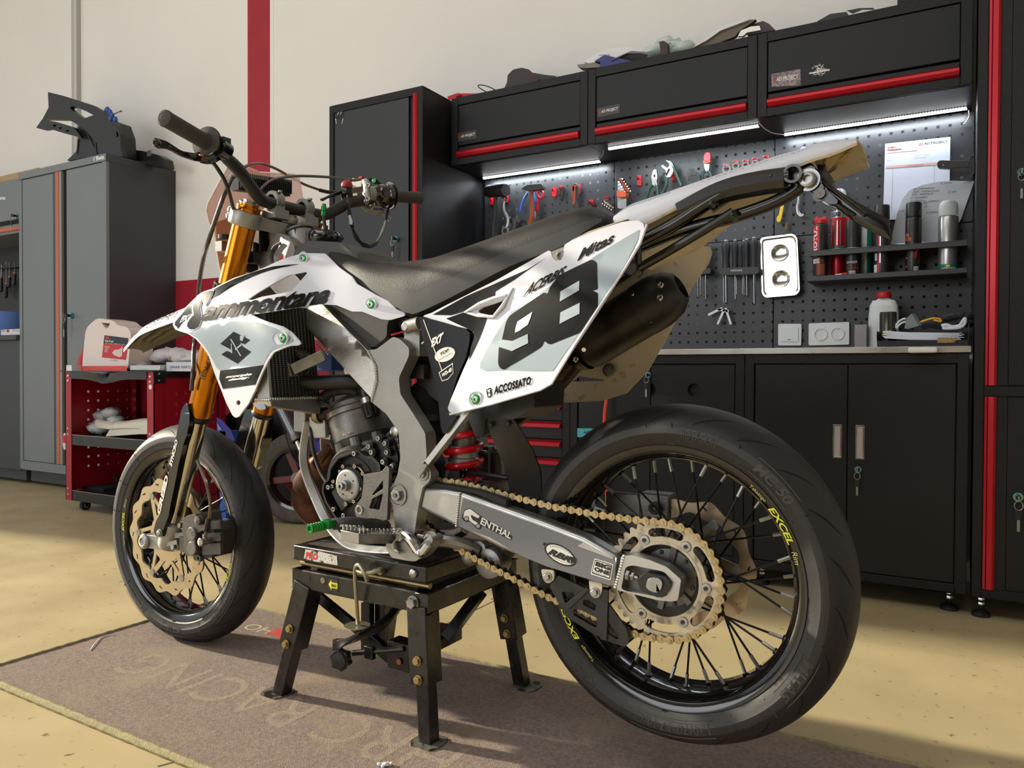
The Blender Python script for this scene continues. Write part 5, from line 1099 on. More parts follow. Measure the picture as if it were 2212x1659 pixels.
m=MB(); L=(b-a).length; m.lathe(a-ax*.02,ax,[(R1*1.02,L*.83),(R1*1.02,L*.83+.03),(R1*.98,L+.012),(R1*.86,L+.035),(R1*.6,L+.052),(R1*.45,L+.055),(R1*.42,L+.03),(0,L+.03)],mat('end_cap_black',(26,26,25),.45),36)
m.build('end_cap',MF)
for t,an in((L*.84+.008,rad(150)),(L*.84+.016,rad(105)),(.03,rad(200)),(L*.84+.01,rad(230))):
    d=(u*math.sin(an)+E2*math.cos(an)); m=MB(); m.lathe(a-ax*.02+ax*t+d*R1*1.0,d,[(.0052,0),(.0045,.002),(0,.0022)],CHROME,12); m.build('rivet',MF)
for q in((1205,715),(1202,772),(815,1055)): m=MB(); p=P('c8',*q,ml-R1-.001); m.lathe(p,LFT,[(.0062,0),(.0052,.002),(.003,.0025),(.0025,.0005),(0,.0005)],CHROME,14); m.build('rivet',MF)
m=MB(); m.tube(spl([a+ax*.0,B(1222,800,ml),B(1190,835,ml-.02),B(1150,870,ml-.04),B(1100,905,ml-.055),B(1050,920,ml-.06)],5),.024,mat('pipe_brown',(66,48,36),.4,metal=.7,dirt=((30,24,20),18,.5,.65)),20); m.lathe(a-ax*.045,ax,[(.030,0),(.040,.01),(.048,.03)],mat('pipe_brown',(66,48,36)),30); m.build('tail_pipe',MF)
# ================================================================= rear fender
topn=[(1005,603-200+0,0)]
up=[(1042,377),(1120,322),(1200,293),(1300,262),(1400,230),(1550,185),(1700,132),(1800,108)]   # c8 near top line
TL=[px('d3',p)[0] for p in((0,655),(100,595),(300,530),(500,460),(760,370),(1000,295),(1250,215),(1450,160),(1560,118),(1700,97),(1880,90))]
BL=[px('d3',p)[0] for p in((0,690),(200,740),(400,640),(560,560),(800,460),(1000,395),(1250,320),(1400,282),(1530,232),(1700,180),(1885,100))]
TL=[(1325,468),(1345,453)]+TL[1:]; BL=[(1330,484),(1372,478)]+BL[1:]
wt=lambda k,n:.098-.022*k/n
TLb=spl([B(x,y,-wt(i,10)*.86) for i,(x,y) in enumerate(TL)],4); BLb=spl([B(x,y,-wt(i,10)) for i,(x,y) in enumerate(BL)],4)
m=MB(); n=len(TLb); BLb=BLb[:n]; n=min(n,len(BLb)); rows=[]
for i in range(n):
    t=TLb[min(i,len(TLb)-1)]; b_=BLb[i]; lt=(t-OB).dot(E2); lb=(b_-OB).dot(E2); tx=(t-OB).dot(E1); bx=(b_-OB).dot(E1)
    row=[bike(bx,lb,b_.z)]
    row.append(bike(bx*.5+tx*.5,lb*.98+lt*.02,b_.z*.5+t.z*.5)); row.append(bike(tx,lt,t.z)); row.append(bike(tx,lt*.9,t.z+.004))
    row.append(bike(tx,lt*.5,t.z+.008)); row.append(bike(tx,0,t.z+.010))
    row+= [bike((p-OB).dot(E1),-(p-OB).dot(E2),p.z) for p in row[-2::-1]]; rows.append(row)
K=len(rows[0]); V1=[p for r in rows for p in r]; V2=[]
for r in rows:
    for p in r: l=(p-OB).dot(E2); V2.append(p-EZ*.004-E2*(l*.03))
fs=[(i*K+j,i*K+j+1,(i+1)*K+j+1,(i+1)*K+j) for i in range(n-1) for j in range(K-1)]
m.add(V1,fs,WHP); m.add(V2,[f[::-1] for f in fs],WHD)
m.add(V1[:0]+[V1[i*K] for i in range(n)]+[V2[i*K] for i in range(n)],[(i,i+1,n+i+1,n+i) for i in range(n-1)],WHD)
for i0 in(0,n-1): m.add(V1[i0*K:(i0+1)*K]+V2[i0*K:(i0+1)*K],[(j,j+1,K+j+1,K+j) for j in range(K-1)],WHD)
fl=lambda x,y:-.088
def on_side(i,v): return V1[i*K].lerp(V1[i*K+2],v)
# small print along the skirt
i0,i1=int(n*.42),int(n*.78)
m.text('SCORPIO DESIGN DECALS',lambda u_,v:(lambda k:on_side(int(k),.78+.16*v).lerp(on_side(min(int(k)+1,n-1),.78+.16*v),k-int(k)))(i0+(i1-i0)*u_)-E2*.0012,TXTK,shear=.3,spacing=1.3)
s0=[on_side(i,1.0)-E2*.0008+EZ*.0004 for i in range(2,int(n*.34))]; s1=[on_side(i,max(0.55,1-.03*(i)))-E2*.0010 for i in range(2,int(n*.34))]
m.add(s0+s1[::-1][::-1],[(k,k+1,len(s0)+k+1,len(s0)+k) for k in range(len(s0)-1)],WHG)
RF=m.build('rear_fender',BIKE,ang=45)
# inner liner (tan underside) & wheel-well
m=MB(); o=arcs(conv('d3',[(195,745),(650,600),(1340,420),(1320,470),(1240,520),(900,660),(560,920),(160,1100),(130,1000)]),4); 
ll=tps([(1393,482,-.05),(1700,395,-.03),(1400,560,-.02),(1550,470,-.0)])
panel(m,o,ll,.05,WHD,st=30); m.build('fender_liner',RF)
m=MB(); o=conv('d3',[(1540,240),(1880,95),(1800,260),(1640,362),(1600,340)]); tl2=tps([(1757,345,-.05),(1850,306,-.02),(1785,378,.0),(1828,350,.02)])
panel(m,o,tl2,.003,mat('underside_dirty',(176,152,106),.6,dirt=((60,46,30),45,.48,.62)),st=20); m.build('tail_underside',RF)
# screw lug on the panel notch
m=MB(); m.plate(conv('d1',[(1095,300),(1150,290),(1200,275),(1205,370),(1150,392),(1110,380)]),lambda x,y:B(x,y,-.112),lambda x,y:B(x,y,-.10),mat('lug_pale',(206,200,190),.5)); p=P('d1',1178,345,-.1125); bolt(m,p,LFT,.008,.004,CASTD,'socket'); m.build('seat_bolt_lug',SP)
m=MB(); o=conv('d1',[(1255,225),(1400,150),(1640,68),(1720,50),(1650,75),(1500,130),(1350,230),(1260,245)]); panel(m,o,lambda x,y:-.118,.01,WHD,st=20); m.build('fender_side',RF)
# ================================================================= subframe
m=MB()
t=lambda l,*pts:spl([P('d3',x,y,l) for x,y in pts],5)
m.tube(t(-.082,(60,950),(400,770),(650,610),(900,470),(1150,400),(1350,365)),.0115,FRB,12)
m.tube(t(-.07,(130,945),(500,800),(880,700),(1200,590),(1400,480),(1420,420)),.0105,FRB,12)
m.tube(t(.05,(200,900),(560,740),(900,600),(1300,470)),.010,FRB,12)
m.tube(t(-.075,(480,650),(800,500),(1100,430),(1320,400)),.020,mat('loom_black',(22,20,18),.35,coat=.3),10)
m.tube(t(-.086,(135,1110),(400,960),(700,780),(900,655)),.008,FRB,10); m.tube(t(-.086,(900,655),(905,690),(890,700)),.009,FRB,8)
m.tube([P('d3',135,940,-.086),P('d3',135,1110,-.086)],.008,FRB,10); m.tube(t(-.086,(150,1110),(110,1150),(0,1230),(-60,1270)),.0085,FRB,10)
m.tube(t(-.05,(600,690),(750,580),(900,520)),.006,FRB,8); m.tube(t(-.06,(730,640),(830,570),(920,515)),.006,FRB,8)
for q in((740,590),(880,475),(1210,385)): m.sph(P('d3',*q,-.085),.010,FRB,8,k=5)
p=P('d3',85,1105,-.09); m.lathe(p+E2*.02,LFT,[(0,0),(.016,0),(.016,.02),(.012,.026),(0,.026)],RUB,18)
m.lathe(P('d3',1382,362,-.08)+E2*.02,LFT,[(.0,0),(.0145,0),(.0145,.032),(.0105,.032),(.0105,.01),(0,.01)],FRB,20)
SF=m.build('subframe',BIKE)
m=MB(); o=arcs(side('d3',-.06,(1340,330),(1380,300),(1520,270),(1560,300),(1560,380),(1640,470),(1560,520),(1440,430),(1420,480),(1380,470)),.005); prismB(m,o,-.068,-.03,FRB)
o=arcs(side('d3',-.06,(1560,250),(1600,260),(1660,420),(1630,440),(1560,360)),.003); prismB(m,o,-.04,.04,BPL); m.build('tail_bracket',SF,bevel=.002)
m=MB(); p=P('d3',1500,402,-.070); m.lathe(p,LFT,[(0,0),(.0175,0),(.0175,.003),(.0125,.003),(.0125,.012),(.010,.013),(.0062,.013),(.0055,.006),(0,.006)],ZINC,24); q=P('d3',1595,515,-.060); m.lathe(q,LFT,[(0,0),(.012,0),(.012,.004),(.008,.004),(.008,.009),(0,.009)],CASTD,20); m.build('bracket_bolts',SF)
m=MB(); o=arcs(side('d3',-.058,(1460,450),(1560,400),(1650,480),(1740,570),(1730,600),(1660,600),(1590,560)),.004); prismB(m,o,-.064,-.045,FRB)
dl=(-.058,-.045)
A1=P('d3',1620,440,-.058);A2=P('d3',1740,590,-.02)
for l0,(xa_,ya_),(xb_,yb_) in((-.058,(1610,420),(1950,680)),(-.05,(1630,450),(1960,720)),(.02,(1650,470),(2000,740)),(-.058,(1700,580),(1860,680))): m.cyl(P('d3',xa_,ya_,l0),P('d3',xb_,yb_,l0),.0032,FRB,8)
m.tube([P('d3',x,y,-.05) for x,y in((1640,460),(1780,570),(1920,680),(2080,770),(2162,878))],[(.004,.006),(.005,.009),(.005,.013),(.004,.014),(.001,.001)],FRB,8,flat=E2)
m.tube([P('d3',x,y,.01) for x,y in((1720,580),(1900,700),(2060,800),(2160,880))],[(.003,.006),(.004,.009),(.004,.008),(.001,.001)],FRB,8,flat=E2); m.build('plate_holder',SF,bevel=.001)
m=MB(); m.obox(P('d3',1612,268,-.02),E1*.004,E2*.004,EZ*.006,TXTR); m.obox(P('d3',1605,305,-.02),E1*.006,E2*.004,EZ*.004,BLUEP); m.tube(spl([P('d3',1560,250,-.03),P('d3',1600,330,-.03),P('d3',1640,430,-.035),P('d3',1700,520,-.04)]),.003,BPL,6); m.build('tail_wiring',SF)
# ================================================================= front fork
def legs(sg):
    l=-.1*sg
    top=bike(-1.018,l,1.118); 
    g0=bike(-1.037,l,1.07); g1=bike(-1.2035,l,.622)
    d=(g1-g0).normalized(); g0=g1-d*((g1-g0).length); topc=g1-d*((g1-g0).length+.052)
    return l,topc,g0,g1,d
TC=None
for sg in(1,-1):
    l,topc,g0,g1,d=legs(sg)
    name='fork_leg'
    r_=.0285
    Lg=(g1-topc).length
    m=MB(); m.lathe(topc,d,[(0,0),(.025,0),(.0275,.003),(r_-.001,.006),(r_-.001,Lg*.40),(r_+.002,Lg*.42),(r_+.002,Lg*.60),(r_+.0055,Lg*.66),(r_+.0055,Lg*.74),(r_,Lg*.80),(r_-.001,Lg*.83),(r_+.001,Lg*.86),(r_+.001,Lg*.985),(r_-.001,Lg),(.0,Lg)],GOLD,40)
    F=m.build(name,BIKE,ang=30)
    if sg==1:
        m=MB(); 
        uu=(E1-d*E1.dot(d)).normalized(); vv=-d
        pc=P('c2',1300,660,-.1-r_-.003)
        m.text('SUSPENSION',lambda u_,v:P('c2',1275+u_*75+v*42-8,760-u_*175+v*12,-.128-.0035*math.sin(PI*v)),TXTK,bold=.01); m.build('fork_lettering',F)
    m=MB(); m.lathe(g1-d*.001,d,[(r_-.001,0),(r_+.001,.003),(r_+.001,.009),(r_-.001,.012),(.024,.016),(0,.016)],BPL,36); m.build('dust_seal',F)
    ax=bike(-1.3774,l,.2945)
    st=g1+d*.30
    m=MB(); m.cyl(g1,st,.0235,CHR,36); m.build('stanchion',F)
    if sg==1:
        s0=P('c4',470,800,-.1); 
        # axle lug
        m=MB(); a=s0-d*.0; b=a+d*.055; m.lathe(a-d*.004,d,[(0,0),(.0245,0),(.030,.004),(.031,.03),(.031,.062),(.028,.07),(0,.072)],CAST,32)
        c=P('c4',318,908,-.1); m.cyl(c+E2*.022,c+LFT*.024,.019,CAST,28); m.bar(c,b,.034,.036,CAST,up=E2)
        m.lathe(c+LFT*.024,LFT,[(.017,0),(.015,.003),(.010,.004),(.008,.001),(0,.001)],ZINC,24)
        m.bar(b+E1*.01,b+E1*.06+EZ*.012,.012,.05,CAST,up=E2); m.bar(b+E1*.01+EZ*.02,P('c4',560,870,-.1),.014,.03,CAST,up=E2)
        for q in((512,812),(470,952)): bolt(m,P('c4',*q,-.118),LFT,.0075,.008,ZINC,washer=.011)
        m.build('axle_lug',F,bevel=.002)
        # fork guard
        m=MB(); gp=[(548,32),(522,50),(508,80),(495,150),(478,230),(455,340),(435,440),(415,540),(390,640),(372,740),(345,790),(330,850),(345,885),(385,888),(400,820),(425,760),(440,680),(465,560),(490,430),(520,300),(545,230),(560,150),(560,100)]
        gl=lambda x,y:-.138
        o=arcs(px('c4',*gp),2,2); panel(m,o,gl,.012,BGL,st=14)
        bolt(m,P('c4',372,865,-.139),LFT,.0085,.006,ZINC,False,washer=.011)
        def gt(t,bl,br,tr,tl,**k): ptext(m,t,gl,TXTW,bl,br,tr,tl,off=.0014,**k)
        gt('CREED',*px('c4',(372,745),(428,500),(405,490),(350,735)),bold=.05,shear=.3); gt('SYNCRO',*px('c4',(448,440),(487,270),(470,262),(428,432)),bold=.05,shear=.3)
        m.build('fork_guard',F,bevel=.004,seg=3)
    else:
        m=MB(); o=arcs(side('c2',.12,(1560,960),(1610,960),(1600,1100),(1545,1280),(1480,1380),(1490,1200)),.004); prismB(m,o,.125,.137,BGL); o=arcs(side('c2',.12,(1700,960),(1730,980),(1720,1150),(1660,1330),(1630,1350),(1690,1100)),.004); prismB(m,o,.10,.132,BGL); m.build('fork_guard',F,bevel=.003)
        m=MB(); m.lathe(st-d*.06,d,[(0,0),(.03,0),(.031,.06),(0,.07)],CAST,28); m.cyl(ax+E2*-.02,ax+E2*.02,.018,CAST,24); m.build('axle_lug',F)
# triple clamps
l,topc,g0,g1,d=legs(1)
def at_d(t,l): return bike(0,0,0)*0+ (topc+d*t) + E2*(l+.1)
fwd=E2.cross(d).normalized(); 
if fwd.dot(E1)>0: fwd=-fwd          # towards the front, square to the fork axis
m=MB()
def clampbody(t0,t1,off):
    for l in(-.1,.1):
        c=at_d(0,l); m.lathe(c+d*t0,d,[(.0292,0),(.037,.001),(.0385,.004),(.0385,t1-t0-.004),(.037,t1-t0),(.0292,t1-t0)],CAST,36)
        for k in(.3,.75): bolt(m,c+d*(t0+(t1-t0)*k)+LFT*.002-fwd*-.0+(fwd*.028)+LFT*.027,LFT,.005,.002,CASTD,False)
        m.obox(c+d*((t0+t1)/2)+fwd*.043,fwd*.010,E2*.014,d*((t1-t0)/2*.85),CAST)
        for k in(.3,.72): m.cyl(c+d*(t0+(t1-t0)*k)+fwd*.045-E2*.018,c+d*(t0+(t1-t0)*k)+fwd*.045+E2*.018,.0065,CASTD,12)
    pts=[(-.088,-.035),(-.062,-.040),(-.035,-.058),(0,-.068),(.035,-.058),(.062,-.040),(.088,-.035),(.088,.020),(.05,.006),(0,-.006),(-.05,.006),(-.088,.020)]
    vs=[]
    o0=lambda a,b:at_d(t0+.003,a)+fwd*b; o1=lambda a,b:at_d(t1-.002,a)+fwd*b
    m.plate(pts,o0,o1,CAST)
clampbody(.010,.046,0); FC=m.build('upper_triple_clamp',BIKE,bevel=.003,seg=3)
for l in(-.1,.1): c=at_d(0,l); m=MB(); m.lathe(c,d,[(0,-.008),(.022,-.008),(.022,-.003),(.028,-.002),(.0285,.002)],GOLD,32); m.lathe(c-d*.008,-d,[(.024,0),(.024,.002),(.019,.0025),(0,.0025)],ZINC,30); m.hexb(c-d*.0105,-d,.0145,.006,CAST); m.build('fork_cap',FC)
m=MB(); clampbody(.255,.30,0); m.build('lower_triple_clamp',BIKE,bevel=.003)
m=MB(); c=at_d(0,0)-fwd*.034*1; m.lathe(c+d*.0,-d,[(.0,-.01),(.018,-.01),(.018,.0),(.016,.004),(0,.004)],CAST,24); m.hexb(c-d*.003,-d,.013,.006,CAST); m.cyl(c+d*.04,c+d*.06,.03,BPL,28); m.build('stem_nut',FC)
# strap and number mask mounts
m=MB(); c=at_d(.205,-.1); pts=[c+fwd*(.034*math.cos(t))+E2*(.034*math.sin(t)) for t in [2*PI*k/24 for k in range(24)]]
for dz in(-.011,.011): m.tube([p+d*dz for p in pts],(.0035),RUB,6,closed=True)
for k in range(0,24,3): m.bar(pts[k]-d*.012,pts[k]+d*.012,.007,.004,RUB,up=E2)
m.obox(c+E1*.045+d*.005,E1*.018,E2*.014,EZ*.016,RUB); m.build('rubber_strap',F,bevel=.001)
m=MB(); m.obox(P('c3',890,1070,-.03),E1*.022,E2*.03,EZ*.03,BPL); m.obox(P('c3',890,1170,-.02),E1*.025,E2*.05,EZ*.025,BPL); m.tube(spl([P('c3',890,960,-.03),P('c3',860,985,-.05),P('c3',850,1030,-.05)]),.0035,BPL,6); m.tube(spl([P('c3',840,1150,-.04),P('c3',850,1220,-.04),P('c3',880,1280,-.03),P('c3',900,1340,-.03)]),.004,BPL,6); m.obox(P('c3',820,1270,-.02),E1*.02,E2*.05,EZ*.012,CASTD); m.build('wiring_bundle',BIKE,bevel=.003)
# number mask (smoky translucent shield)
mk=tps([(468,372,-.06),(520,330,-.03),(650,378,.09),(660,470,.10),(450,450,-.10),(452,480,-.10),(475,590,-.07),(560,480,.0),(500,600,-.04),(700,600,.1)])
def BX(x,y,X): d_=ray(x,y); o_=bike(X,0,0); return CAM+d_*((o_-CAM).dot(E1)/d_.dot(E1))
def mkp(x,y): q=BX(x,y,-1.205); l=(q-OB).dot(E2); return BX(x,y,-1.235+1.6*l*l+.32*max(0,q.z-1.10)-.18*max(0,1.05-q.z))
o=arcs([(446,452),(449,440),(496,354),(505,348),(560,372),(638,376),(648,385),(662,470),(660,560),(600,600),(500,605),(478,590),(472,565),(462,495),(450,478)],3,2)
m=MB(); m.plate(o,mkp,lambda x,y:mkp(x,y)-E1*.0025,SMOKE,extra=grid(o,12)); MK=m.build('number_mask',BIKE,ang=60)
m=MB(); rim_=[mkp(x,y) for x,y in((638,377),(560,372),(505,349),(496,354),(470,400),(449,440),(446,454),(452,480),(463,500),(472,565),(478,590))]; m.tube(rim_,.0022,mat('mask_edge',(226,214,204),.3),6); m.build('mask_rim',MK)
m=MB(); 
def mkq(x,y): return mkp(x,y)+E1*.004
m.flat(px('c3',(545,930),(620,905),(680,950),(640,1080),(600,1200),(580,1290),(550,1120)),mkq,mat('mask_inner_orange',(196,140,104),.35)); m.cyl(P('c3',610,1020,-.10),P('c3',610,1050,-.10),.014,BPL,20); m.obox(P('c3',600,1105,-.09),E1*.012,E2*.012,EZ*.012,CAST); m.build('mask_mount',MK)
# LED light bar
m=MB(); a=P('c3',690,650,-.10);b=P('c3',1060,700,.075); dd=(b-a).normalized(); nn=EZ; ff=dd.cross(EZ)
m.obox((a+b)/2,dd*(b-a).length/2,ff*.012,EZ*.017,BPL)
for k in range(26): m.obox(a.lerp(b,(k+.5)/26)+EZ*.006,dd*.0015,ff*.020,EZ*.018,BPL)
q=P('c3',1000,710,.04)-E2*.02; m.obox(q,dd*.018,ff*.002,EZ*.022,BPL); bolt(m,q+LFT*.004,LFT,.005,.003,ZINC,False); m.build('light_bar',MK,bevel=.001)
# ================================================================= handlebar
m=MB()
HB=[bike(-.903,-.40,1.224),bike(-.925,-.31,1.214),bike(-.935,-.255,1.203),P('c3',640,480,-.225),P('c3',720,560,-.18),P('c3',800,670,-.14),P('c3',870,760,-.105),P('c3',930,790,-.075),P('c3',990,805,-.045)]
HBl=[((p-OB).dot(E1),(p-OB).dot(E2),p.z) for p in HB]; HR=[bike(x,-l,z) for x,l,z in HBl[::-1]]
m.tube(spl(HB+HR,6),[.0112]*13+[.0142]*200 if 0 else [(.0112 if abs((p-OB).dot(E2))>.27 else .0112+.0030*min(1,(.27-abs((p-OB).dot(E2)))/.06)) for p in spl(HB+HR,6)],mat('bar_black_matte',(38,36,35),.45),20)
BAR=m.build('handlebar',BIKE)
# bar mounts
for l in(-.048,.048):
    c=bike(-.990,l,1.139); m=MB(); base_=at_d(.012,l)-fwd*.036
    m.lathe(c-E2*.0125,E2,[(.0147,0),(.0225,0),(.024,.002),(.024,.023),(.0225,.025),(.0147,.025)],CAST,28)
    m.bar(c-EZ*.006,base_,.038,.030,CAST,up=E2); m.bar(c.lerp(base_,.5),base_,.050,.044,CAST,up=E2)
    for s in(-1,1): bolt(m,c+EZ*.019+E1*.018*s,EZ,.0055,.004,ZINC,'socket')
    m.build('bar_clamp',FC,bevel=.004,seg=3)
for sg in(-1,1):
    a=HB[0] if sg==-1 else HR[-1]; b=HB[1] if sg==-1 else HR[-2]; dd=(b-a).normalized(); m=MB(); L=.122
    prof=[(0,-.002),(.012,-.002),(.0165,.0),(.0172,.003),(.0168,.008)]+[(.0160+.0004*(k%2),.012+.0035*k) for k in range(28)]+[(.0168,.112),(.019,.118)]
    if sg==-1: prof+=[(.034,.121),(.0345,.123),(.034,.126),(.018,.128),(.0,.128)]
    else: prof+=[(.024,.121),(.024,.124),(.0,.125)]
    m.lathe(a,dd,prof,GRIPM,32); m.lathe(a-dd*.0022,dd,[(.011,0),(.009,.0015),(0,.0015)],GRIPM,24); m.build('grip',BAR,ang=40)
# clutch lever and perch
m=MB(); pc=P('c3',600,405,-.265); dd=(HB[2]-HB[1]).normalized()
m.lathe(pc-dd*.012,dd,[(.0118,0),(.019,0),(.019,.024),(.0118,.024)],BGL,24); m.obox(pc+EZ*.016+E1*.004,E1*.010,E2*.010,EZ*.006,BGL); bolt(m,pc+EZ*.022,EZ,.005,.003,ZINC,'socket')
m.tube(spl([pc-E1*.016-EZ*.008,P('c3',560,450,-.27),P('c3',500,480,-.285),P('c3',440,470,-.30)]),[(.009,.012)]*4+[(.008,.011)]*6+[(.007,.010)]*9,BGL,10)
m.cyl(P('c3',510,480,-.275),P('c3',535,500,-.27),.006,BGL,12); bolt(m,P('c3',450,457,-.31),EZ,.006,.003,mat('bronze',(190,120,80),.3,metal=.9),'socket'); bolt(m,P('c3',400,470,-.315),EZ,.005,.004,ZINC); PE=m.build('clutch_perch',BAR,bevel=.001)
m=MB(); pts=spl([P('c3',440,460,-.30),P('c3',400,462,-.315),P('c3',340,448,-.335),P('c3',290,430,-.36),P('c3',240,400,-.385),P('c3',190,375,-.41),P('c3',128,362,-.445)],5)
N=len(pts); m.tube(pts,[(.0045,.0100-.0035*math.sin(PI*i/(N-1))) for i in range(N)],BGL,12,flat=E1); m.sph(pts[-1],.0085,BGL,12,sc=(.7,1,1)); m.build('clutch_lever',PE)
m=MB(); m.tube(spl([P('c3',525,495,-.272),P('c3',560,540,-.262),P('c3',610,620,-.235),P('c3',645,710,-.20),P('c3',668,795,-.155),P('c3',690,900,-.10)],5),.0042,BPL,8); m.build('clutch_cable',BAR)
# brake hose and guide tube down the fork
m=MB(); m.tube(spl([P('c3',670,600,-.125),P('c3',610,740,-.145),P('c3',560,880,-.150),P('c3',500,1060,-.150),P('c3',460,1200,-.125),P('c3',430,1400,-.104),P('c2',1248,500,-.100),P('c2',1240,600,-.118),P('c2',1235,720,-.140),P('c2',1225,840,-.142)],5),.0052,mat('hose_smoked',(52,46,42),.2,coat=.5),12)
m.build('brake_hose_guard',BIKE)
m=MB(); BRN=mat('hose_brown_clear',(92,74,50),.2,coat=.4)
m.tube(spl([P('c3',680,610,-.125),P('c3',730,555,-.10),P('c3',800,515,-.06),P('c3',880,510,.0),P('c3',980,545,.06),P('c3',1080,600,.12),P('c3',1180,655,.18),P('c3',1300,700,.245)],5),.0036,BRN,8); m.tube([P('c3',1290,698,.24),P('c3',1350,712,.26),P('c3',1418,716,.28)],.0052,BPL,8); m.build('front_brake_hose',BIKE)
m=MB(); m.tube(spl([P('c4',610,400,-.13),P('c4',640,470,-.135),P('c4',672,560,-.14),P('c4',692,660,-.14),P('c4',690,740,-.14),P('c4',672,830,-.138),P('c4',660,890,-.14)],5),.0042,BRN,8); m.cyl(P('c4',684,770,-.14),P('c4',665,850,-.14),.006,BPL,10); m.lathe(P('c4',660,915,-.148),LFT,[(0,0),(.007,0),(.007,.012),(0,.012)],ZINC,16); m.cyl(P('c4',657,870,-.14),P('c4',658,905,-.14),.004,ZINC,8); m.build('caliper_hose',BIKE)
m=MB(); m.tube(spl([P('c3',870,700,-.06),P('c3',900,665,-.05),P('c3',960,625,.0),P('c3',1080,602,.08),P('c3',1200,598,.15),P('c3',1380,608,.22),P('c3',1560,632,.28)],5),.0036,mat('cable_grey',(88,88,88),.4),8); m.cyl(P('c3',1535,628,.275),P('c3',1600,634,.30),.006,mat('brass_dark',(140,110,74),.35,metal=.8),10); m.tube(spl([P('c3',870,700,-.06),P('c3',835,760,-.07),P('c3',815,800,-.08)]),.0036,MATS['cable_grey'],8); m.build('throttle_cable',BIKE)
# right side controls
def R6(x,y,l): return P('d6',x,y,l)
ax_=(HR[-1]-HR[-2]).normalized()
m=MB(); c=R6(650,300,.285); m.lathe(R6(500,290,.235),ax_,[(0,0),(.020,0),(.022,.01),(.028,.016),(.030,.03),(.030,.036),(.034,.038),(.034,.05),(.026,.052),(0,.052)],BGL,28)
m.lathe(R6(670,300,.30),ax_,[(.0,0),(.037,0),(.038,.002),(.037,.004),(.016,.006),(0,.006)],BPL,30)
m.plate(arcs(px('d6',(380,108),(540,125),(600,185),(545,190),(480,155),(400,135)),3),lambda x,y:B(x,y,.262),lambda x,y:B(x,y,.285),BGL); m.lathe(R6(515,145,.260),LFT,[(.0,0),(.007,0),(.006,.001),(0,.0015)],GREENA,18); m.obox(R6(382,112,.262),E1*.006,E2*.004,EZ*.002,TXTR); THR=m.build('throttle_housing',BAR,bevel=.001)
m=MB(); m.lathe(R6(440,280,.215),ax_,[(.0118,0),(.021,0),(.021,.018),(.0118,.018)],CAST,24)
m.tube(spl([R6(425,145,.22),R6(440,200,.215),R6(445,280,.21),R6(440,340,.21),R6(410,370,.205)]),(.010,.0095),CAST,10,flat=E1)
for q in((458,200),(458,340)): bolt(m,R6(*q,.20),LFT,.007,.005,CHROME,'socket')
m.obox(R6(340,205,.24),E1*.034,E2*.02,EZ*.008,CAST); m.obox(R6(320,350,.235),E1*.026,E2*.02,EZ*.014,mat('perch_tan',(150,134,108),.4,metal=.6)); m.build('brake_master',BAR,bevel=.003)
m=MB(); pts=spl([R6(400,390,.235),R6(460,440,.25),R6(540,460,.27),R6(590,455,.285),R6(625,490,.30),R6(672,540,.32)],5); N=len(pts); m.tube(pts,[(.005,.011-.005*i/N) for i in range(N)],CAST,10,flat=E1); m.sph(pts[-1],.007,CAST,10); m.tube(spl([R6(470,390,.225),R6(510,370,.235),R6(505,410,.235),R6(480,430,.235)]),.004,ZINC,8); m.build('brake_lever',BAR)
m=MB(); p=R6(235,235,.165); m.obox(p,E1*.008,E2*.010,EZ*.012,ENGB); m.lathe(p+EZ*.008,EZ,[(0,-.004),(.014,-.004),(.0155,.002),(.013,.010),(.006,.016),(0,.017)],mat('kill_red',(150,26,34),.35),20); m.lathe(HR[3]*0+R6(235,300,.175),ax_,[(.0135,-.008),(.0165,-.008),(.0165,.008),(.0135,.008)],BPL,20); KS=m.build('kill_switch',BAR,bevel=.0008)
m=MB(); LY_=mat('lanyard_black',(22,24,22),.7); 
LP=[(250,320,.15),(256,400,.15),(262,470,.15),(272,540,.15),(285,600,.15),(300,660,.155),(340,740,.16),(400,800,.17),(460,822,.18),(520,800,.19),(570,730,.21),(610,640,.23),(640,540,.25),(655,450,.27),(670,380,.28)]
pts=spl([R6(*q) for q in LP],4); N=len(pts); W_=[(.0012,.0058+.0012*math.sin(i*.9)) for i in range(N)]
m.tube(pts,W_,LY_,8,flat=LFT); m.text('carbon',quadmap(R6(575,715,.205),R6(606,600,.222),R6(622,606,.222),R6(592,722,.205)),GREENA)
m.tube(spl([R6(455,822,.182),R6(430,795,.175),R6(480,785,.185),R6(540,770,.195)]),.0012,mat('cord_green',(116,130,70),.7),5); m.lathe(R6(278,580,.15),EZ,[(.0,-.005),(.006,-.005),(.006,.004),(0,.004)],CHROME,14); m.bar(R6(262,500,.149),R6(280,570,.149),.007,.003,WPL,up=E2); m.build('lanyard',KS)
m=MB(); m.tube(spl([R6(200,250,.17),R6(120,275,.14),R6(60,300,.11),R6(-20,345,.08)]),.003,BPL,6); m.tube(spl([R6(200,262,.17),R6(120,290,.14),R6(50,310,.11),R6(-30,340,.07)]),.003,BPL,6); m.build('switch_wires',BAR)
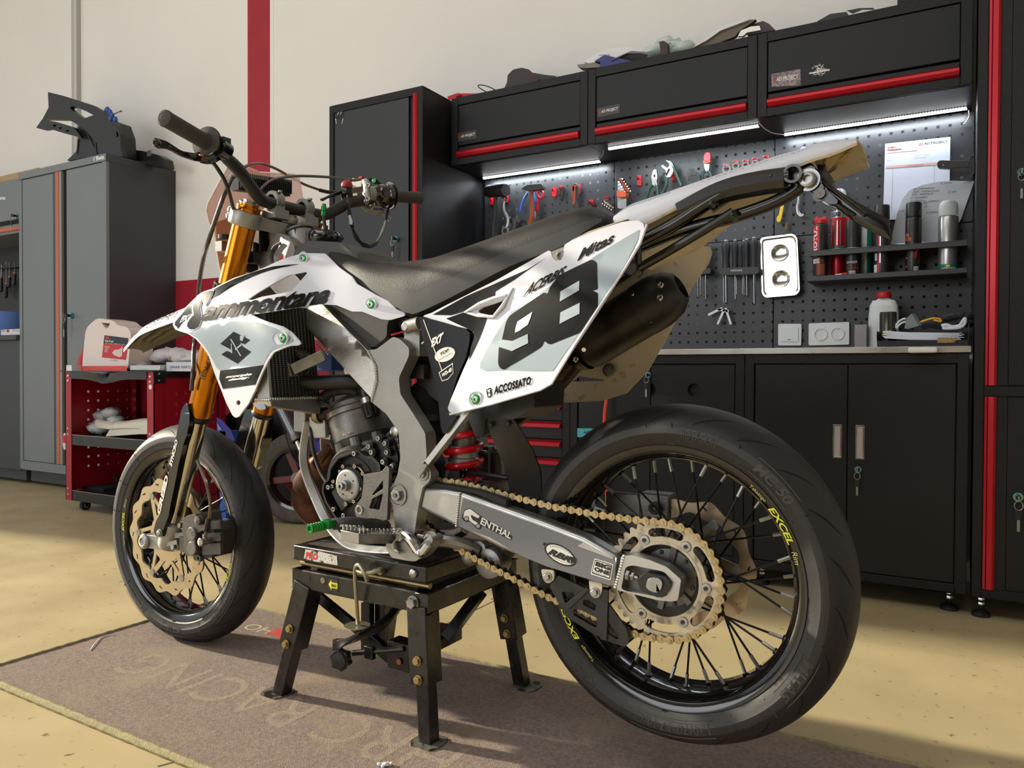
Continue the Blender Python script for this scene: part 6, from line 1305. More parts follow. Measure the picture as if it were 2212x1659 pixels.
# ================================================================= front fender
m=MB(); lipL=[(266.6,759),(285,738),(303.7,722),(334,708.5),(381,691.6),(430,672),(500,640),(560,612)]
wl=[.030,.048,.060,.068,.074,.078,.080,.080]; cr=[.012,.022,.030,.036,.040,.042,.044,.046]
LB=[B(x,y,-w) for (x,y),w in zip(lipL,wl)]
LBs=spl(LB,4); n=len(LBs); rows=[]
for i,p in enumerate(LBs):
    t=i/(n-1)*7; k=min(6,int(t)); f=t-k; cw=cr[k]*(1-f)+cr[k+1]*f; x=(p-OB).dot(E1); w=-(p-OB).dot(E2); row=[]
    for l_,h in((-1,0),(-.97,.35),(-.82,.72),(-.5,.92),(-.22,1.0),(-.12,.90),(.12,.90),(.22,1.0),(.5,.92),(.82,.72),(.97,.35),(1,0)): row.append(bike(x-(.018*(1-l_*l_) if i<5 else 0),w*l_,p.z+cw*h))
    rows.append(row)
K=12; V1=[p for r in rows for p in r]; V2=[p-EZ*.003 for p in V1]
fs=[(i*K+j,i*K+j+1,(i+1)*K+j+1,(i+1)*K+j) for i in range(n-1) for j in range(K-1)]
FD=mat('fender_underside',(92,88,76),.5)
m.add(V1,fs,WHP); m.add(V2,[f[::-1] for f in fs],FD)
m.add(V1[:K]+V2[:K],[(j,j+1,K+j+1,K+j) for j in range(K-1)],WHP); 
for e_ in(0,K-1): a=[V1[i*K+e_] for i in range(n)]+[V2[i*K+e_] for i in range(n)]; m.add(a,[(i,i+1,n+i+1,n+i) for i in range(n-1)],WHP)
for l_ in(-.55,0,.5):
    a=[rows[i][0].lerp(rows[i][-1],(l_+1)/2)+EZ*(.55*cr[min(7,int(i/(n-1)*7))]) for i in range(3,n)]; m.tube(a,(.006,.010),FD,4)
def fsurf(u_,v): i=u_*(n-1); k=min(n-2,int(i)); q=v*(K-1); j=min(K-2,int(q)); a=rows[k][j].lerp(rows[k][j+1],q-j); b=rows[k+1][j].lerp(rows[k+1][j+1],q-j); return a.lerp(b,i-k)
m.text('SUZUKI',lambda u_,v:fsurf(.34+.22*u_,.16-.10*v+.0)+EZ*.002-E2*.001,BKG,bold=.03); m.text('ACERBIS',lambda u_,v:fsurf(.06+.16*u_,.14-.07*v)+EZ*.0015-E2*.001,BKG)
m.build('front_fender',BIKE,ang=40)
# ================================================================= front caliper
m=MB(); cal=arcs(side('c4',-.115,(560,760),(600,740),(640,735),(650,800),(690,800),(700,830),(640,860),(640,1000),(580,1000),(555,960),(565,900),(550,850)),.005)
prismB(m,cal,-.132,-.060,CALG); o=arcs(side('c4',-.09,(620,800),(745,790),(770,850),(765,940),(750,1010),(640,1030),(620,960)),.006); prismB(m,o,-.112,-.050,mat('caliper_body',(70,66,62),.5,metal=.5))
for k,(ya,yb) in enumerate(((812,835),(890,915),(955,975),(975,1000))): m.bar(P('c4',650,ya,-.116),P('c4',768,ya-4,-.105),.02,.010,CALG,up=E2)
for q,r in(((582,868),.017),((584,960),.017)): m.lathe(P('c4',*q,-.132),LFT,[(r,0),(r,.004),(r*.9,.006),(0,.006)],CASTD,24)
m.obox(P('c4',583,915,-.1345),E1*.009,E2*.002,EZ*.022,CASTD); m.text('C',quadmap(P('c4',573,880,-.140),P('c4',591,880,-.140),P('c4',591,856,-.140),P('c4',573,856,-.140)),TXTK)
m.lathe(P('c4',665,915,-.128),LFT,[(0,0),(.010,0),(.010,.016),(.007,.018),(0,.018)],ZINC,18); m.lathe(P('c4',635,780,-.128),LFT,[(0,0),(.012,0),(.011,.012),(0,.014)],CALG,16)
m.lathe(P('c4',540,910,-.118),LFT,[(0,0),(.012,0),(.012,.004),(.007,.004),(.007,.001),(0,.001)],CASTD,16); m.bar(P('c4',545,880,-.11),P('c4',545,975,-.11),.018,.03,CALG,up=E2); m.lathe(P('c4',638,1020,-.11),LFT,[(0,0),(.009,0),(.009,.01),(.004,.01),(.004,.004),(0,.004)],CALG,14)
m.build('front_caliper',BIKE,bevel=.002)
m=MB(); m.tube(spl([P('c4',540,610,.02),P('c4',575,600,.03),P('c4',610,650,.05),P('c4',640,730,.08)]),(.006,.014),CASTD,8,flat=E2); m.build('hub_cover_arm',BIKE)
# rear caliper on the far side
m=MB(); m.obox(P('f',1420,1095,.07),E1*.03,E2*.02,EZ*.028,CASTD); m.lathe(P('f',1416,1097,.045),LFT,[(0,0),(.012,0),(.012,.01),(.006,.01),(.006,.004),(0,.004)],CALG,18); m.obox(P('f',1360,1120,.07),E1*.05,E2*.004,EZ*.05,mat('caliper_guard',(120,118,114),.4,metal=.6)); m.build('rear_caliper',BIKE,bevel=.004)
# ================================================================= lift stand
SB=mat('stand_black',(16,16,16),.3,coat=.2,rvar=.12,vscale=20,dirt=((78,68,56),26,.66,.85))
STN=thing('lift_stand',bike(-.65,.04,0),'low black steel lift stand carrying the motorcycle, with a foot pedal','stand')
l0,l1=-.135,.205; xa,xb=-.834,-.465
def sbox(x0,x1,a,b,z0,z1,mt=SB,m_=None): m_.add([bike(x,l,z) for z in(z0,z1) for x,l in((x0,a),(x1,a),(x1,b),(x0,b))],[(0,3,2,1),(4,5,6,7),(0,1,5,4),(1,2,6,5),(2,3,7,6),(3,0,4,7)],mt)
m=MB(); sbox(xa,xb,l0,l1,.317,.350,m_=m); m.add([bike(x,l,.3505) for x,l in((xa+.02,l0+.02),(xb-.02,l0+.02),(xb-.02,l1-.02),(xa+.02,l1-.02))],[(0,1,2,3)],mat('pad_dirty',(58,48,40),.8,dirt=((24,22,20),20,.45,.6),bump=.4,bscale=150))
m.build('top_plate',STN,bevel=.003)
m=MB(); ST_=mat('sticker_worn',(196,190,184),.5,dirt=((40,34,32),60,.56,.64)); f=lambda u,v:bike(-.800+.10*u,l0-.0008,.322+.024*v); m.flat([(0,.1),(.3,0),(1,.02),(.98,.85),(.4,1),(.05,.95)],f,ST_); m.text('PRO',lambda u,v:f(.06+.36*u,.15+.6*v)-E2*.0004,TXTR,bold=.05,shear=.2); m.text('WORX',lambda u,v:f(.45+.5*u,.15+.5*v)-E2*.0004,TXTW,shear=.2); m.build('sticker',STN)
m=MB()
for a,b,c,d in((xa,xb,l0,l0+.03),(xa,xb,l1-.03,l1),(xa,xa+.03,l0,l1),(xb-.03,xb,l0,l1)): sbox(a-.002 if a==xa else a,b+.004 if b==xb else b,c,d,.256,.298,m_=m)
p=lambda x,z,l=l0:bike(x,l-.0006,z)
for x in(-.787,-.744): m.lathe(p(x,.284),LFT,[(.0065,0),(0,0)],mat('hole_see',(120,110,80),.8) if x==-.744 else DARKV,16)
m.build('frame',STN,bevel=.003)
m=MB(); f=lambda u,v:bike(-.727+.028*u,l0-.0010,.266+.026*v); m.flat([(0,0),(1,0),(1,1),(0,1)],f,mat('sticker_black',(30,30,28),.5)); m.flat([(.05,.5),(.35,.9),(.35,.7),(.98,.7),(.98,.25),(.35,.25),(.35,.05)],lambda u,v:f(u,v)-E2*.0004,YELP); m.text('MAX',lambda u,v:f(.36+.55*u,.33+.28*v)-E2*.0008,TXTK,bold=.03); m.build('max_sticker',STN)
m=MB()
for x in(-.80,-.5): sbox(x-.01,x+.01,l0+.03,l1-.03,.296,.32,CASTD,m)
m.cyl(bike(-.83,l0+.02,.307),bike(-.47,l0+.02,.307),.006,mat('rod_brassy',(150,132,96),.35,metal=.8),10); m.build('scissor_rod',STN)
def leg(top,foot,fa):
    top=V(top);foot=V(foot); d=(foot-top).normalized()
    m=MB(); mid=top.lerp(foot,.55); m.bar(top+d*-.01,mid,.047,.046,SB,up=E2); m.bar(mid-d*.02,foot,.030,.030,SB,up=E2)
    L=m.build('leg',STN,bevel=.002)
    m=MB(); hx=[(-.022,-.030),(.022,-.030),(.032,-.012),(.032,.018),(.022,.03),(-.022,.03),(-.032,.012),(-.032,-.018)]; m.plate(hx,lambda x,y:foot+V((x+fa[0],y+fa[1],-foot.z+.0075)),lambda x,y:foot+V((x+fa[0],y+fa[1],-foot.z+.0042)),mat('foot_worn',(120,116,108),.5,metal=.5,dirt=((30,30,30),40,.5,.6))); m.build('foot_plate',L)
    m=MB()
    for t in(.36,.50): q=top.lerp(foot,t)+LFT*.024; bolt(m,q,LFT,.0075,.007,mat('bolt_yellow_zinc',(170,150,96),.35,metal=.8),washer=.0095)
    m.lathe(top.lerp(foot,.16)+LFT*.0235,LFT,[(.004,0),(0,0)],DARKV,10); m.build('leg_bolts',L)
W=lambda x,y:PZ(x,y,.0)
leg(bike(-.806,l0+.018,.258),PZ(608,1503,0)+EZ*.004,(-.012,0)); leg(bike(-.487,l0+.018,.258),PZ(927,1608,0)+EZ*.004,(0,0)); leg(bike(-.487,l1-.02,.258),PZ(1128,1484,0)+EZ*.004,(.012,0)); 
fl=(PZ(1128,1484,0)-PZ(927,1608,0)); leg(bike(-.806,l1-.02,.258),PZ(608,1503,0)+fl+EZ*.004,(-.012,0))
m=MB(); p=bike(-.496,l0-.001,.276); bolt(m,p,LFT,.011,.010,ZINC,washer=.014); m.lathe(bike(-.495,l0-.001,.334),LFT,[(.0095,0),(.0085,.004),(.005,.006),(0,.0065)],ZINC,18); m.build('frame_bolt',STN)
# scissor braces, pedal, knob, hook
m=MB()
m.bar(P('c6',370,560,-.05),P('c6',700,830,-.02),.024,.012,SB,up=E2); m.bar(P('c6',700,830,-.02),P('c6',900,1000,.0),.03,.016,SB,up=E2)
m.bar(P('c6',1480,540,.12),P('c6',1240,860,.05),.024,.022,SB,up=E2); m.bar(P('c6',1100,840,.06),P('c6',1245,870,.06),.03,.12,SB,up=E2)
m.bar(P('c6',720,620,.06),P('c6',720,960,.06),.028,.018,SB,up=E2); m.bar(P('c6',815,620,.08),P('c6',815,920,.08),.03,.02,SB,up=E2)
m.obox(P('c6',960,960,-.02),E1*.03,E2*.02,EZ*.03,SB); m.lathe(P('c6',930,1013,-.042),LFT,[(0,0),(.007,0),(.007,.003),(0,.003)],mat('copper_bolt',(170,96,64),.4,metal=.8),14); m.cyl(P('c6',620,955,-.06),P('c6',965,925,-.04),.0065,SB,10); m.obox(P('c6',735,950,-.055),E1*.012,E2*.006,EZ*.014,SB)
m.build('scissor_brace',STN,bevel=.002)
m=MB(); pts=spl([P('c6',905,670,-.02),P('c6',880,700,-.05),P('c6',820,760,-.085),P('c6',740,810,-.11),P('c6',650,850,-.13),P('c6',560,885,-.15),P('c6',490,900,-.165)],5); N=len(pts)
m.tube(pts,[(.010+.034*max(0,min(1,(i/N-.35)/.4)),.011-.004*max(0,min(1,(i/N-.35)/.4))) for i in range(N)],mat('pedal_black_worn',(30,30,31),.4,dirt=((150,150,150),30,.6,.75)),14,flat=E2); m.build('foot_pedal',STN)
m=MB(); p=P('c6',580,975,-.075); q=P('c6',540,1000,-.10); ax=(q-p).normalized(); m.lathe(p,ax,[(0,0),(.010,0),(.012,.01),(.020,.014),(.021,.03),(.017,.036),(0,.037)],BPL,24); u=ax.orthogonal().normalized(); w=ax.cross(u)
for k in range(6): a=k*PI/3; m.cyl(p+ax*.014+(u*math.cos(a)+w*math.sin(a))*.018,p+ax*.032+(u*math.cos(a)+w*math.sin(a))*.018,.006,BPL,10)
m.build('knob',STN,bevel=.001)
m=MB(); m.tube(spl([P('c6',715,475,-.165),P('c6',700,430,-.17),P('c6',665,372,-.17),P('c6',640,385,-.165),P('c6',636,440,-.16),P('c6',645,600,-.15),P('c6',655,760,-.14)],5),.0042,mat('rod_dull_zinc',(160,154,132),.4,metal=.8),8)
m.tube(spl([P('c6',822,410,-.14),P('c6',800,405,-.155),P('c6',740,420,-.165),P('c6',690,422,-.165),P('c6',652,405,-.162),P('c6',648,385,-.155)],5),.0048,MATS['rod_dull_zinc'],8); m.hexb(P('c6',815,408,-.137),LFT,.0085,.008,ZINC); m.lathe(P('c6',650,775,-.14),EZ,[(0,0),(.027,0),(.027,.002),(0,.002)],MATS['rod_dull_zinc'],24); m.cyl(P('c6',652,778,-.14),P('c6',652,805,-.14),.01,BPL,14); m.build('lock_hook',STN)
# ================================================================= mat
CARP=mat('carpet_pile',(130,114,104),.95,var=.28,vscale=140,bump=.8,bscale=420,dirt=((150,132,110),5,.55,.75))
CARF=mat('carpet_faded',(146,130,114),.95,bump=.8,bscale=420,var=.2,vscale=140)
m=MB(); A_=V((-2.045,.944,0));Bx=V((2.4,.86,0)); A2=V((-2.035,1.655,0)); B2=V((2.4,1.56,0)); t=.004
m.add([A_,Bx,B2,A2]+[p+EZ*t for p in(A_,Bx,B2,A2)],[(0,3,2,1),(4,5,6,7),(0,1,5,4),(1,2,6,5),(2,3,7,6),(3,0,4,7)],CARP)
def mt_(x0,y0,x1,y1,s,mt,rot=0):
    pass
def carp(t_,c,dx,dy,w,h,mt,**k):        # word on the carpet, reading direction dx, up direction dy
    c=V((c[0],c[1],t+.0002)); dx=V((dx[0],dx[1],0)).normalized(); dy=V((dy[0],dy[1],0)).normalized(); m.text(t_,lambda u,v:c+dx*(w*(u-.5))+dy*(h*(v-.5)),mt,**k)
a=PZ(690,1420);b=PZ(330,1372); 
dl=(PZ(400,1395)-PZ(880,1550)).normalized()
carp('HRC RACING',(-1.30,1.185),(-1,.02),(0,-1),.98,.13,CARF,bold=.0)
carp('HO',PZ(560,1361)[:2],(-1,0),(0,-1),.10,.045,mat('carpet_white',(190,182,166),.95,bump=.6,bscale=420))
wm=mat('carpet_red',(186,66,62),.95,bump=.6,bscale=420,var=.2,vscale=140)
wp=[(574,1368),(600,1357),(645,1358),(640,1364),(615,1366),(640,1368),(634,1374),(608,1372),(622,1378),(606,1382),(590,1372)]; m.flat(wp,lambda x,y:PZ(x,y,t+.0007),wm)
CM=m.build('doormat',loc=(-.5,1.25,0)); tag(CM,'long grey-brown garage carpet with faded lettering under the motorcycle','carpet')
m=MB(); TRM=mat('carpet_binding',(150,140,104),.9,bump=.9,bscale=300,var=.2,vscale=90)
def bind(a,b,r,n): 
    pts=[V(a).lerp(V(b),k/n)+EZ*(r*.9+.0006*((k*7)%3)) for k in range(n+1)]; m.tube(pts,[(r*(1+.12*((k*5)%2)),r*(.9)) for k in range(n+1)],TRM,8)
bind(A_,Bx,.0075,220); bind(A_,A2,.0045,60); bind(A2,B2,.004,160)
m.build('binding',CM)
CM['_base']=CM['_base']
m=MB()
for k in range(9): a=random.uniform(0,6); m.sph(PZ(832+random.uniform(-14,14),1652+random.uniform(-5,4),t+.004),random.uniform(.002,.005),WPB,7,k=4)
tag(m.build('lint_tuft',loc=PZ(832,1652,t)),'small tuft of white fluff on the carpet beside the front stand leg','fluff')
m=MB(); m.tube(spl([PZ(195,1404,t+.002),PZ(205,1390,t+.003),PZ(222,1375,t+.002),PZ(248,1369,t+.003)]),.0012,WPB,5); tag(m.build('thread',loc=PZ(220,1385,t)),'thin white thread lying on the carpet left of the front wheel','thread')
# ================================================================= things on the pegboards
CR.update(A=(960,380,5.53),t1=(1030,280,3.511),t3=(1640,280,3.19),k1=(700,60,3.16),k2=(1240,0,2.276),z7=(0,960,7.373),v7=(120,660,5.53),z5=(560,840,5.53))
def G(c,x,y,Y=3.10): ox,oy,s=CR[c]; return PY(ox+x/s,oy+y/s,Y)
def gp(c,pts,Y): return [G(c,x,y,Y) for x,y in pts]
def slab(m,c,pts,Y,th,mt,rnd=2,holes=(),m2=None):     # flat-lying solid against the board: outline at depth Y, thickness th backwards
    o=arcs(px(c,*pts),rnd,2) if rnd else px(c,*pts)
    m.plate([p[:2] for p in o],lambda x,y:PY(x,y,Y),lambda x,y:PY(x,y,Y)+V((0,th,0)),mt,holes=[px(c,*h) for h in holes],m2=m2); return m
STL=mat('tool_steel',(150,150,150),.3,metal=.9); STD=mat('tool_steel_dark',(78,78,78),.4,metal=.6); WOOD=mat('handle_wood',(168,84,44),.5,var=.1,vscale=40); ORP=mat('handle_orange',(204,88,52),.5); DGR=mat('handle_dark_green',(30,62,54),.5); HBLU=mat('handle_blue',(36,92,190),.4)
def fin(m,name,c,x,y,label,cat,group=None,Y=3.1,**k): return tag(m.build(name,loc=G(c,x,y,Y),**k),label,cat,group)
def hook(c,x,y,h,label,w=None,parent=None):
    w=w or h*.42; m=MB(); slab(m,c,[(x-w/2,y-h/2),(x+w/2,y-h/2),(x+w/2,y+h/2),(x-w/2,y+h/2)],3.122,.009,REDPL,1)
    m.tube([G(c,x,y-h*.2,3.12),G(c,x-w*.3,y-h*.1,3.09),G(c,x-w*.5,y-h*.35,3.075)],.0035,REDPL,6)
    if parent: return m.build('hook',parent)
    return fin(m,'peg_hook',c,x,y,label,'hook','red plastic hooks on the pegboard',3.12)
# mallet
T=thing('mallet',G('A',600,300),'black rubber mallet hanging at the left end of the pegboard','mallet'); m=MB(); a=G('A',520,185,3.07);b=G('A',735,170,3.02); m.lathe(a,b-a,[(0,0),(.027,0),(.029,.01),(.029,(b-a).length-.01),(.026,(b-a).length),(0,(b-a).length)],RUB,24); m.build('head',T); m=MB(); m.tube([G('A',615,220,3.05),G('A',608,320,3.06),G('A',600,520,3.07),G('A',590,540,3.07),G('A',585,790,3.08)],[.009,.010,.0085,.011,.013],mat('mallet_handle',(58,58,60),.5),12); m.build('handle',T); hook('A',560,300,90,'',parent=T)
# double ended wrench
m=MB(); pts=spl([G('A',712,300,3.07),G('A',702,340,3.07),G('A',708,420,3.07),G('A',748,500,3.07),G('A',752,560,3.07),G('A',735,610,3.07)],5); m.tube(pts,(.0045,.0105),STL,8,flat=(0,1,0))
for q,r,ri in(((712,268),.016,.0085),((725,655),.020,.0115)):
    p=G('A',*q,3.066); m.lathe(p,(0,1,0),[(ri,0),(r,0),(r,.009),(ri,.009),(ri,0)],STL,12)
T=fin(m,'ring_wrench','A',712,300,'grey S-shaped double ring wrench hanging beside the mallet','wrench'); T['_base']=tuple(T.location); hook('A',735,265,100,'',parent=T)
# caliper
m=MB(); slab(m,'A',[(785,505),(880,500),(905,535),(895,560),(862,545),(850,600),(830,720),(795,740),(815,620),(825,560),(790,560),(770,530)],3.09,.006,STD,2); fin(m,'caliper_gauge','A',840,600,'dark steel sliding caliper hanging right of the ring wrench','caliper')
m=MB(); slab(m,'A',[(880,660),(935,650),(930,700),(890,710)],3.08,.012,STD); fin(m,'small_clamp','A',905,680,'small dark clamp just above the seat, below the caliper','clamp')
# hammer
T=thing('hammer',G('A',1040,160),'steel-headed hammer with a wooden handle hanging on the pegboard','hammer'); m=MB(); slab(m,'A',[(912,150),(990,105),(1080,98),(1160,92),(1172,118),(1165,160),(1100,165),(1060,172),(1000,178),(930,160)],3.045,.026,STD,3); m.build('head',T,bevel=.003); m=MB(); m.tube([G('A',1042,165,3.06),G('A',1038,300,3.06),G('A',1040,470,3.065),G('A',1022,560,3.07),G('A',1010,650,3.07)],[(.010,.012),(.009,.013),(.009,.0115),(.011,.013),(.006,.005)],WOOD,12); m.build('handle',T)
m=MB(); m.tube(spl([G('A',1010,190,3.1),G('A',960,260,3.1),G('A',925,350,3.1),G('A',905,425,3.1)]),.006,HBLU,8); m.tube(spl([G('A',1060,200,3.1),G('A',1085,290,3.1),G('A',1095,360,3.1),G('A',1085,405,3.1)]),.006,HBLU,8); m.obox(G('A',1035,190,3.1),V((.01,0,0)),V((0,.006,0)),V((0,0,.012)),STL); fin(m,'pliers','A',1000,250,'blue-handled pliers hanging behind the wooden hammer handle','pliers')
m=MB(); m.tube([G('A',1150+32*math.cos(t),220+46*math.sin(t),3.1) for t in [2*PI*k/16 for k in range(16)]],.0052,REDPL,8,closed=True); m.tube([G('A',1120,280,3.1),G('A',1110,380,3.1),G('A',1100,420,3.1)],.007,REDPL,8); slab(m,'A',[(1075,420),(1118,420),(1110,500),(1090,580),(1078,500)],3.098,.004,STL); fin(m,'scissors','A',1110,380,'red-handled scissors hanging right of the hammer','scissors')
hook('A',1310,190,115,'empty red hook right of the hammer on the left panel')
T=thing('small_ratchet',G('A',1400,180),'small black ratchet on a red hook beside the empty hook','ratchet'); hook('A',1395,165,100,'',parent=T); m=MB(); slab(m,'A',[(1378,130),(1425,125),(1440,170),(1415,230),(1412,300),(1385,302),(1380,230),(1372,180)],3.10,.008,BPL,5,holes=[circ(1392,285,8,10)]); m.build('body',T)
T=thing('hand_file',G('A',1550,200),'hand file with an orange and black handle, hanging ring upwards','file'); m=MB(); slab(m,'A',[(1520,110,40),(1555,85),(1590,95),(1600,150),(1590,260),(1575,300),(1590,400),(1575,425),(1515,415),(1525,330),(1530,260),(1515,190)],3.085,.02,mat('handle_grey_tpr',(70,68,68),.6),8,holes=[circ(1540,150,14,12,ry=32)]); m.build('handle',T,bevel=.002); m=MB(); slab(m,'A',[(1522,115),(1545,98),(1565,130),(1562,200),(1560,300),(1550,345),(1530,340),(1532,260),(1518,190)],3.082,.004,ORP,6,holes=[circ(1540,150,14,12,ry=32)]); m.build('grip_insert',T); m=MB(); slab(m,'A',[(1525,420),(1572,425),(1575,500),(1525,510)],3.09,.005,STL,0); m.build('blade',T); hook('A',1596,160,110,'',parent=T)
T=thing('wire_stripper',G('A',1740,340),'small black wire tool on a red hook, just above the seat hump','wire tool'); hook('A',1755,335,110,'',parent=T); m=MB(); slab(m,'A',[(1705,290),(1735,300),(1765,340),(1770,390),(1790,420),(1720,430),(1705,380)],3.095,.012,BPL,4); m.build('body',T)
def hexkeys(c,x,y,n,dx,dy,r,label,holder=None):
    T=thing('hex_key_set',G(c,x,y),label,'hex keys')
    for k in range(n):
        m=MB(); X=x+k*dx; Y_=y+k*dy; m.tube(spl([G(c,X+22,Y_-6,3.06),G(c,X+8,Y_-10,3.08),G(c,X,Y_+6,3.09),G(c,X,Y_+60,3.09)],4),r*(1-.07*k),CHROME,6); m.build('hex_key',T)
    if holder:
        m=MB(); slab(m,c,holder,3.075,.026,ORP,4); m.build('holder',T,bevel=.002)
    return T
hexkeys('A',1890,310,5,26,18,.0052,'chrome hex keys hanging beside the seam of two tool panels')
hook('A',1940,265,40,'red hook above the chrome hex keys',w=40)
T=thing('hex_key_rack',G('t1',1095,480),'long ball-end hex keys in an orange holder on the pegboard','hex keys')
for k in range(6):
    m=MB(); X=1075+k*11; Y_=378+k*18; m.tube([G('t1',X,600,3.08),G('t1',X,Y_+14,3.08),G('t1',X+6,Y_,3.07),G('t1',X+26,Y_-4,3.05),G('t1',X+40,Y_,3.04)],.0042-.0003*k,CHROME,6); m.tube([G('t1',X+14,Y_-2,3.06),G('t1',X+24,Y_-3,3.05)],.0052,ORP,6); m.build('hex_key',T)
m=MB(); slab(m,'t1',[(1060,458),(1133,470),(1130,515),(1060,512)],3.06,.03,ORP,4); m.build('holder',T,bevel=.002)
hook('t1',1232,385,80,'lone empty red hook right of the orange key holder')
def pliers(c,pts_head,h1,h2,hm,label,jaw=STL,Y=3.08,extra=None):
    T=thing('pliers',G(c,*pts_head[0],Y),label,'pliers','pliers on the tool panel'); m=MB(); slab(m,c,pts_head,Y,.012,jaw,2,holes=extra or []); m.build('jaw',T,bevel=.001)
    for h in(h1,h2): m=MB(); m.tube(spl([G(c,x,y,Y+.006) for x,y in h],4),(.0075,.006),hm,8); m.build('handle',T)
    return T
pliers('t1',[(1350,298),(1362,305),(1370,360),(1362,400),(1372,420),(1350,430),(1325,415),(1328,400),(1322,360),(1335,310)],[(1335,415),(1310,450),(1295,490),(1282,530)],[(1358,415),(1370,450),(1370,480),(1378,515)],DGR,'combination pliers with dark green handles, left of the group',extra=[circ(1347,350,6,8,ry=10)])
T=pliers('t1',[(1395,278),(1410,265),(1440,290),(1455,285),(1462,260),(1435,235),(1425,228),(1470,240),(1490,270),(1490,320),(1470,360),(1440,365),(1430,350),(1435,310)],[(1440,365),(1440,420),(1418,470),(1408,490)],[(1480,260),(1510,330),(1535,390),(1552,430)],DGR,'large water pump pliers with open steel jaws','' and STL or STL,extra=[[(1452,300),(1462,292),(1464,308),(1440,352),(1432,345)]]); hook('t1',1492,360,60,'',parent=T)
m=MB(); slab(m,'t1',[(1590,320),(1630,285),(1640,300),(1690,345),(1700,385),(1640,420),(1610,370)],3.07,.02,BPL,5); 
for k in range(5): slab(m,'t1',[(1610+k*10,300+k*3),(1614+k*10,299+k*3),(1624+k*10,345),(1620+k*10,346)],3.066,.004,STD,0)
fin(m,'crimping_tool','t1',1645,350,'black ratchet crimping tool between the pliers and the red-tipped pliers','crimper')
T=pliers('t1',[(1720,230),(1755,225),(1765,260),(1762,300),(1755,320),(1735,320),(1725,290)],[(1735,310),(1715,330),(1710,360),(1706,385)],[(1752,310),(1770,330),(1780,360),(1785,385)],DGR,'pliers with a red upper half and dark green handles')
m=MB(); slab(m,'t1',[(1722,190),(1735,170),(1765,168),(1775,195),(1770,235),(1745,245),(1718,232)],3.07,.02,REDPL,5); m.build('red_cover',T,bevel=.002); m=MB(); slab(m,'t1',[(1715,232),(1772,228),(1770,250),(1718,255)],3.072,.016,ORP,3); m.build('collar',T)
for i,(x,y,r) in enumerate(((1893,298,32),(1963,275,27),(2038,268,25),(2110,252,22),(2192,236,17))):
    T=thing('ring_spanner',G('t1',x,y),'%s chrome ring spanner above the rear fender'%(['leftmost and largest','second from the left,','middle','fourth from the left,','smallest, rightmost'][i]),'spanner','ring spanners on red hooks'); p=G('t1',x,y,3.08); R=r/3.511/FPX*3.3*1.0; m=MB(); m.lathe(p,(0,1,0),[(R*.55,0),(R,0),(R,.008),(R*.55,.008),(R*.55,0)],CHROME,18); m.bar(p+V((0,.004,-R*.9)),p+V((-.01,.004,-R*3.2)),.010,.006,CHROME,up=(0,1,0)); m.build('body',T); hook('t1',x+3,y-22,34,'',w=44,parent=T)
# things below the tail of the bike
m=MB(); slab(m,'t3',[(165,425),(185,430),(150,620),(138,640),(118,630),(122,600),(135,590)],3.09,.012,mat('yellow_tool',(236,196,32),.4),3); fin(m,'scraper','t3',150,530,'yellow scraper hanging under the tail of the motorcycle','scraper')
m=MB(); m.tube(spl([G('t3',300,400,3.09),G('t3',275,440,3.09),G('t3',270,500,3.09),G('t3',262,530,3.09),G('t3',268,575,3.09),G('t3',290,592,3.09),G('t3',308,585,3.09)],5),(.003,.006),STL,8,flat=(0,1,0)); fin(m,'hook_wrench','t3',270,500,'curved steel hook wrench hanging right of the yellow scraper','wrench')
m=MB(); m.cyl(G('t3',245,440,3.1),G('t3',192,650,3.1),.0015,STD,6); m.cyl(G('t3',195,640,3.1),G('t3',185,690,3.1),.005,mat('yellow_black',(120,100,30),.5),8); fin(m,'pick_tool','t3',200,600,'thin pick tool with a small dark and yellow handle','pick')
m=MB(); slab(m,'d3',[(1740,310),(1825,220),(1825,250),(1815,325),(1730,330)],3.06,.04,REDPL,3); fin(m,'red_bracket','d3',1790,290,'bright red bracket on the pegboard behind the tail of the fender','bracket')
m=MB(); p=G('d3',1460,165,3.1); m.lathe(p,(0,1,0),[(.010,0),(.014,0),(.014,.006),(.010,.006),(.010,0)],mat('ring_bluewhite',(150,170,226),.4),16); fin(m,'ring','d3',1460,165,'small pale blue ring peeking above the rear fender','ring')
# magnetic tray
T=thing('magnetic_tray',G('t3',140,930),'polished steel magnetic parts tray with two round bosses, hung on the pegboard','tray'); m=MB(); POL=mat('polished_steel',(214,212,206),.14,metal=1,bump=.2,bscale=25)
O1=arcs(px('t3',(5,745),(235,716),(262,745),(280,1110),(255,1140),(40,1158),(18,1130)),9,5); cx=sum(p[0] for p in O1)/len(O1);cy=sum(p[1] for p in O1)/len(O1)
sc=lambda k:[(cx+(x-cx)*k,cy+(y-cy)*(1-(1-k)*.75)) for x,y in O1]
lv=[(1.0,3.088),(1.0,3.078),(.93,3.078),(.86,3.096)]
R_=[[PY(x,y,Y) for x,y in sc(k)] for k,Y in lv]; n=len(O1)
for a,b in zip(R_,R_[1:]): m.add(a+b,[(i,(i+1)%n,n+(i+1)%n,n+i) for i in range(n)],POL)
m.flat(sc(.86),lambda x,y:PY(x,y,3.096),POL,extra=grid(sc(.86),6)); m.flat(sc(1),lambda x,y:PY(x,y,3.10),POL); m.build('pan',T)
for q in((143,850),(150,1028)): m=MB(); p=G('t3',*q,3.096); m.lathe(p,(0,-1,0),[(.050*.66,0),(.033,.004),(.031,.006),(.028,.0045),(0,.0045)],POL,32); m.build('boss',T)
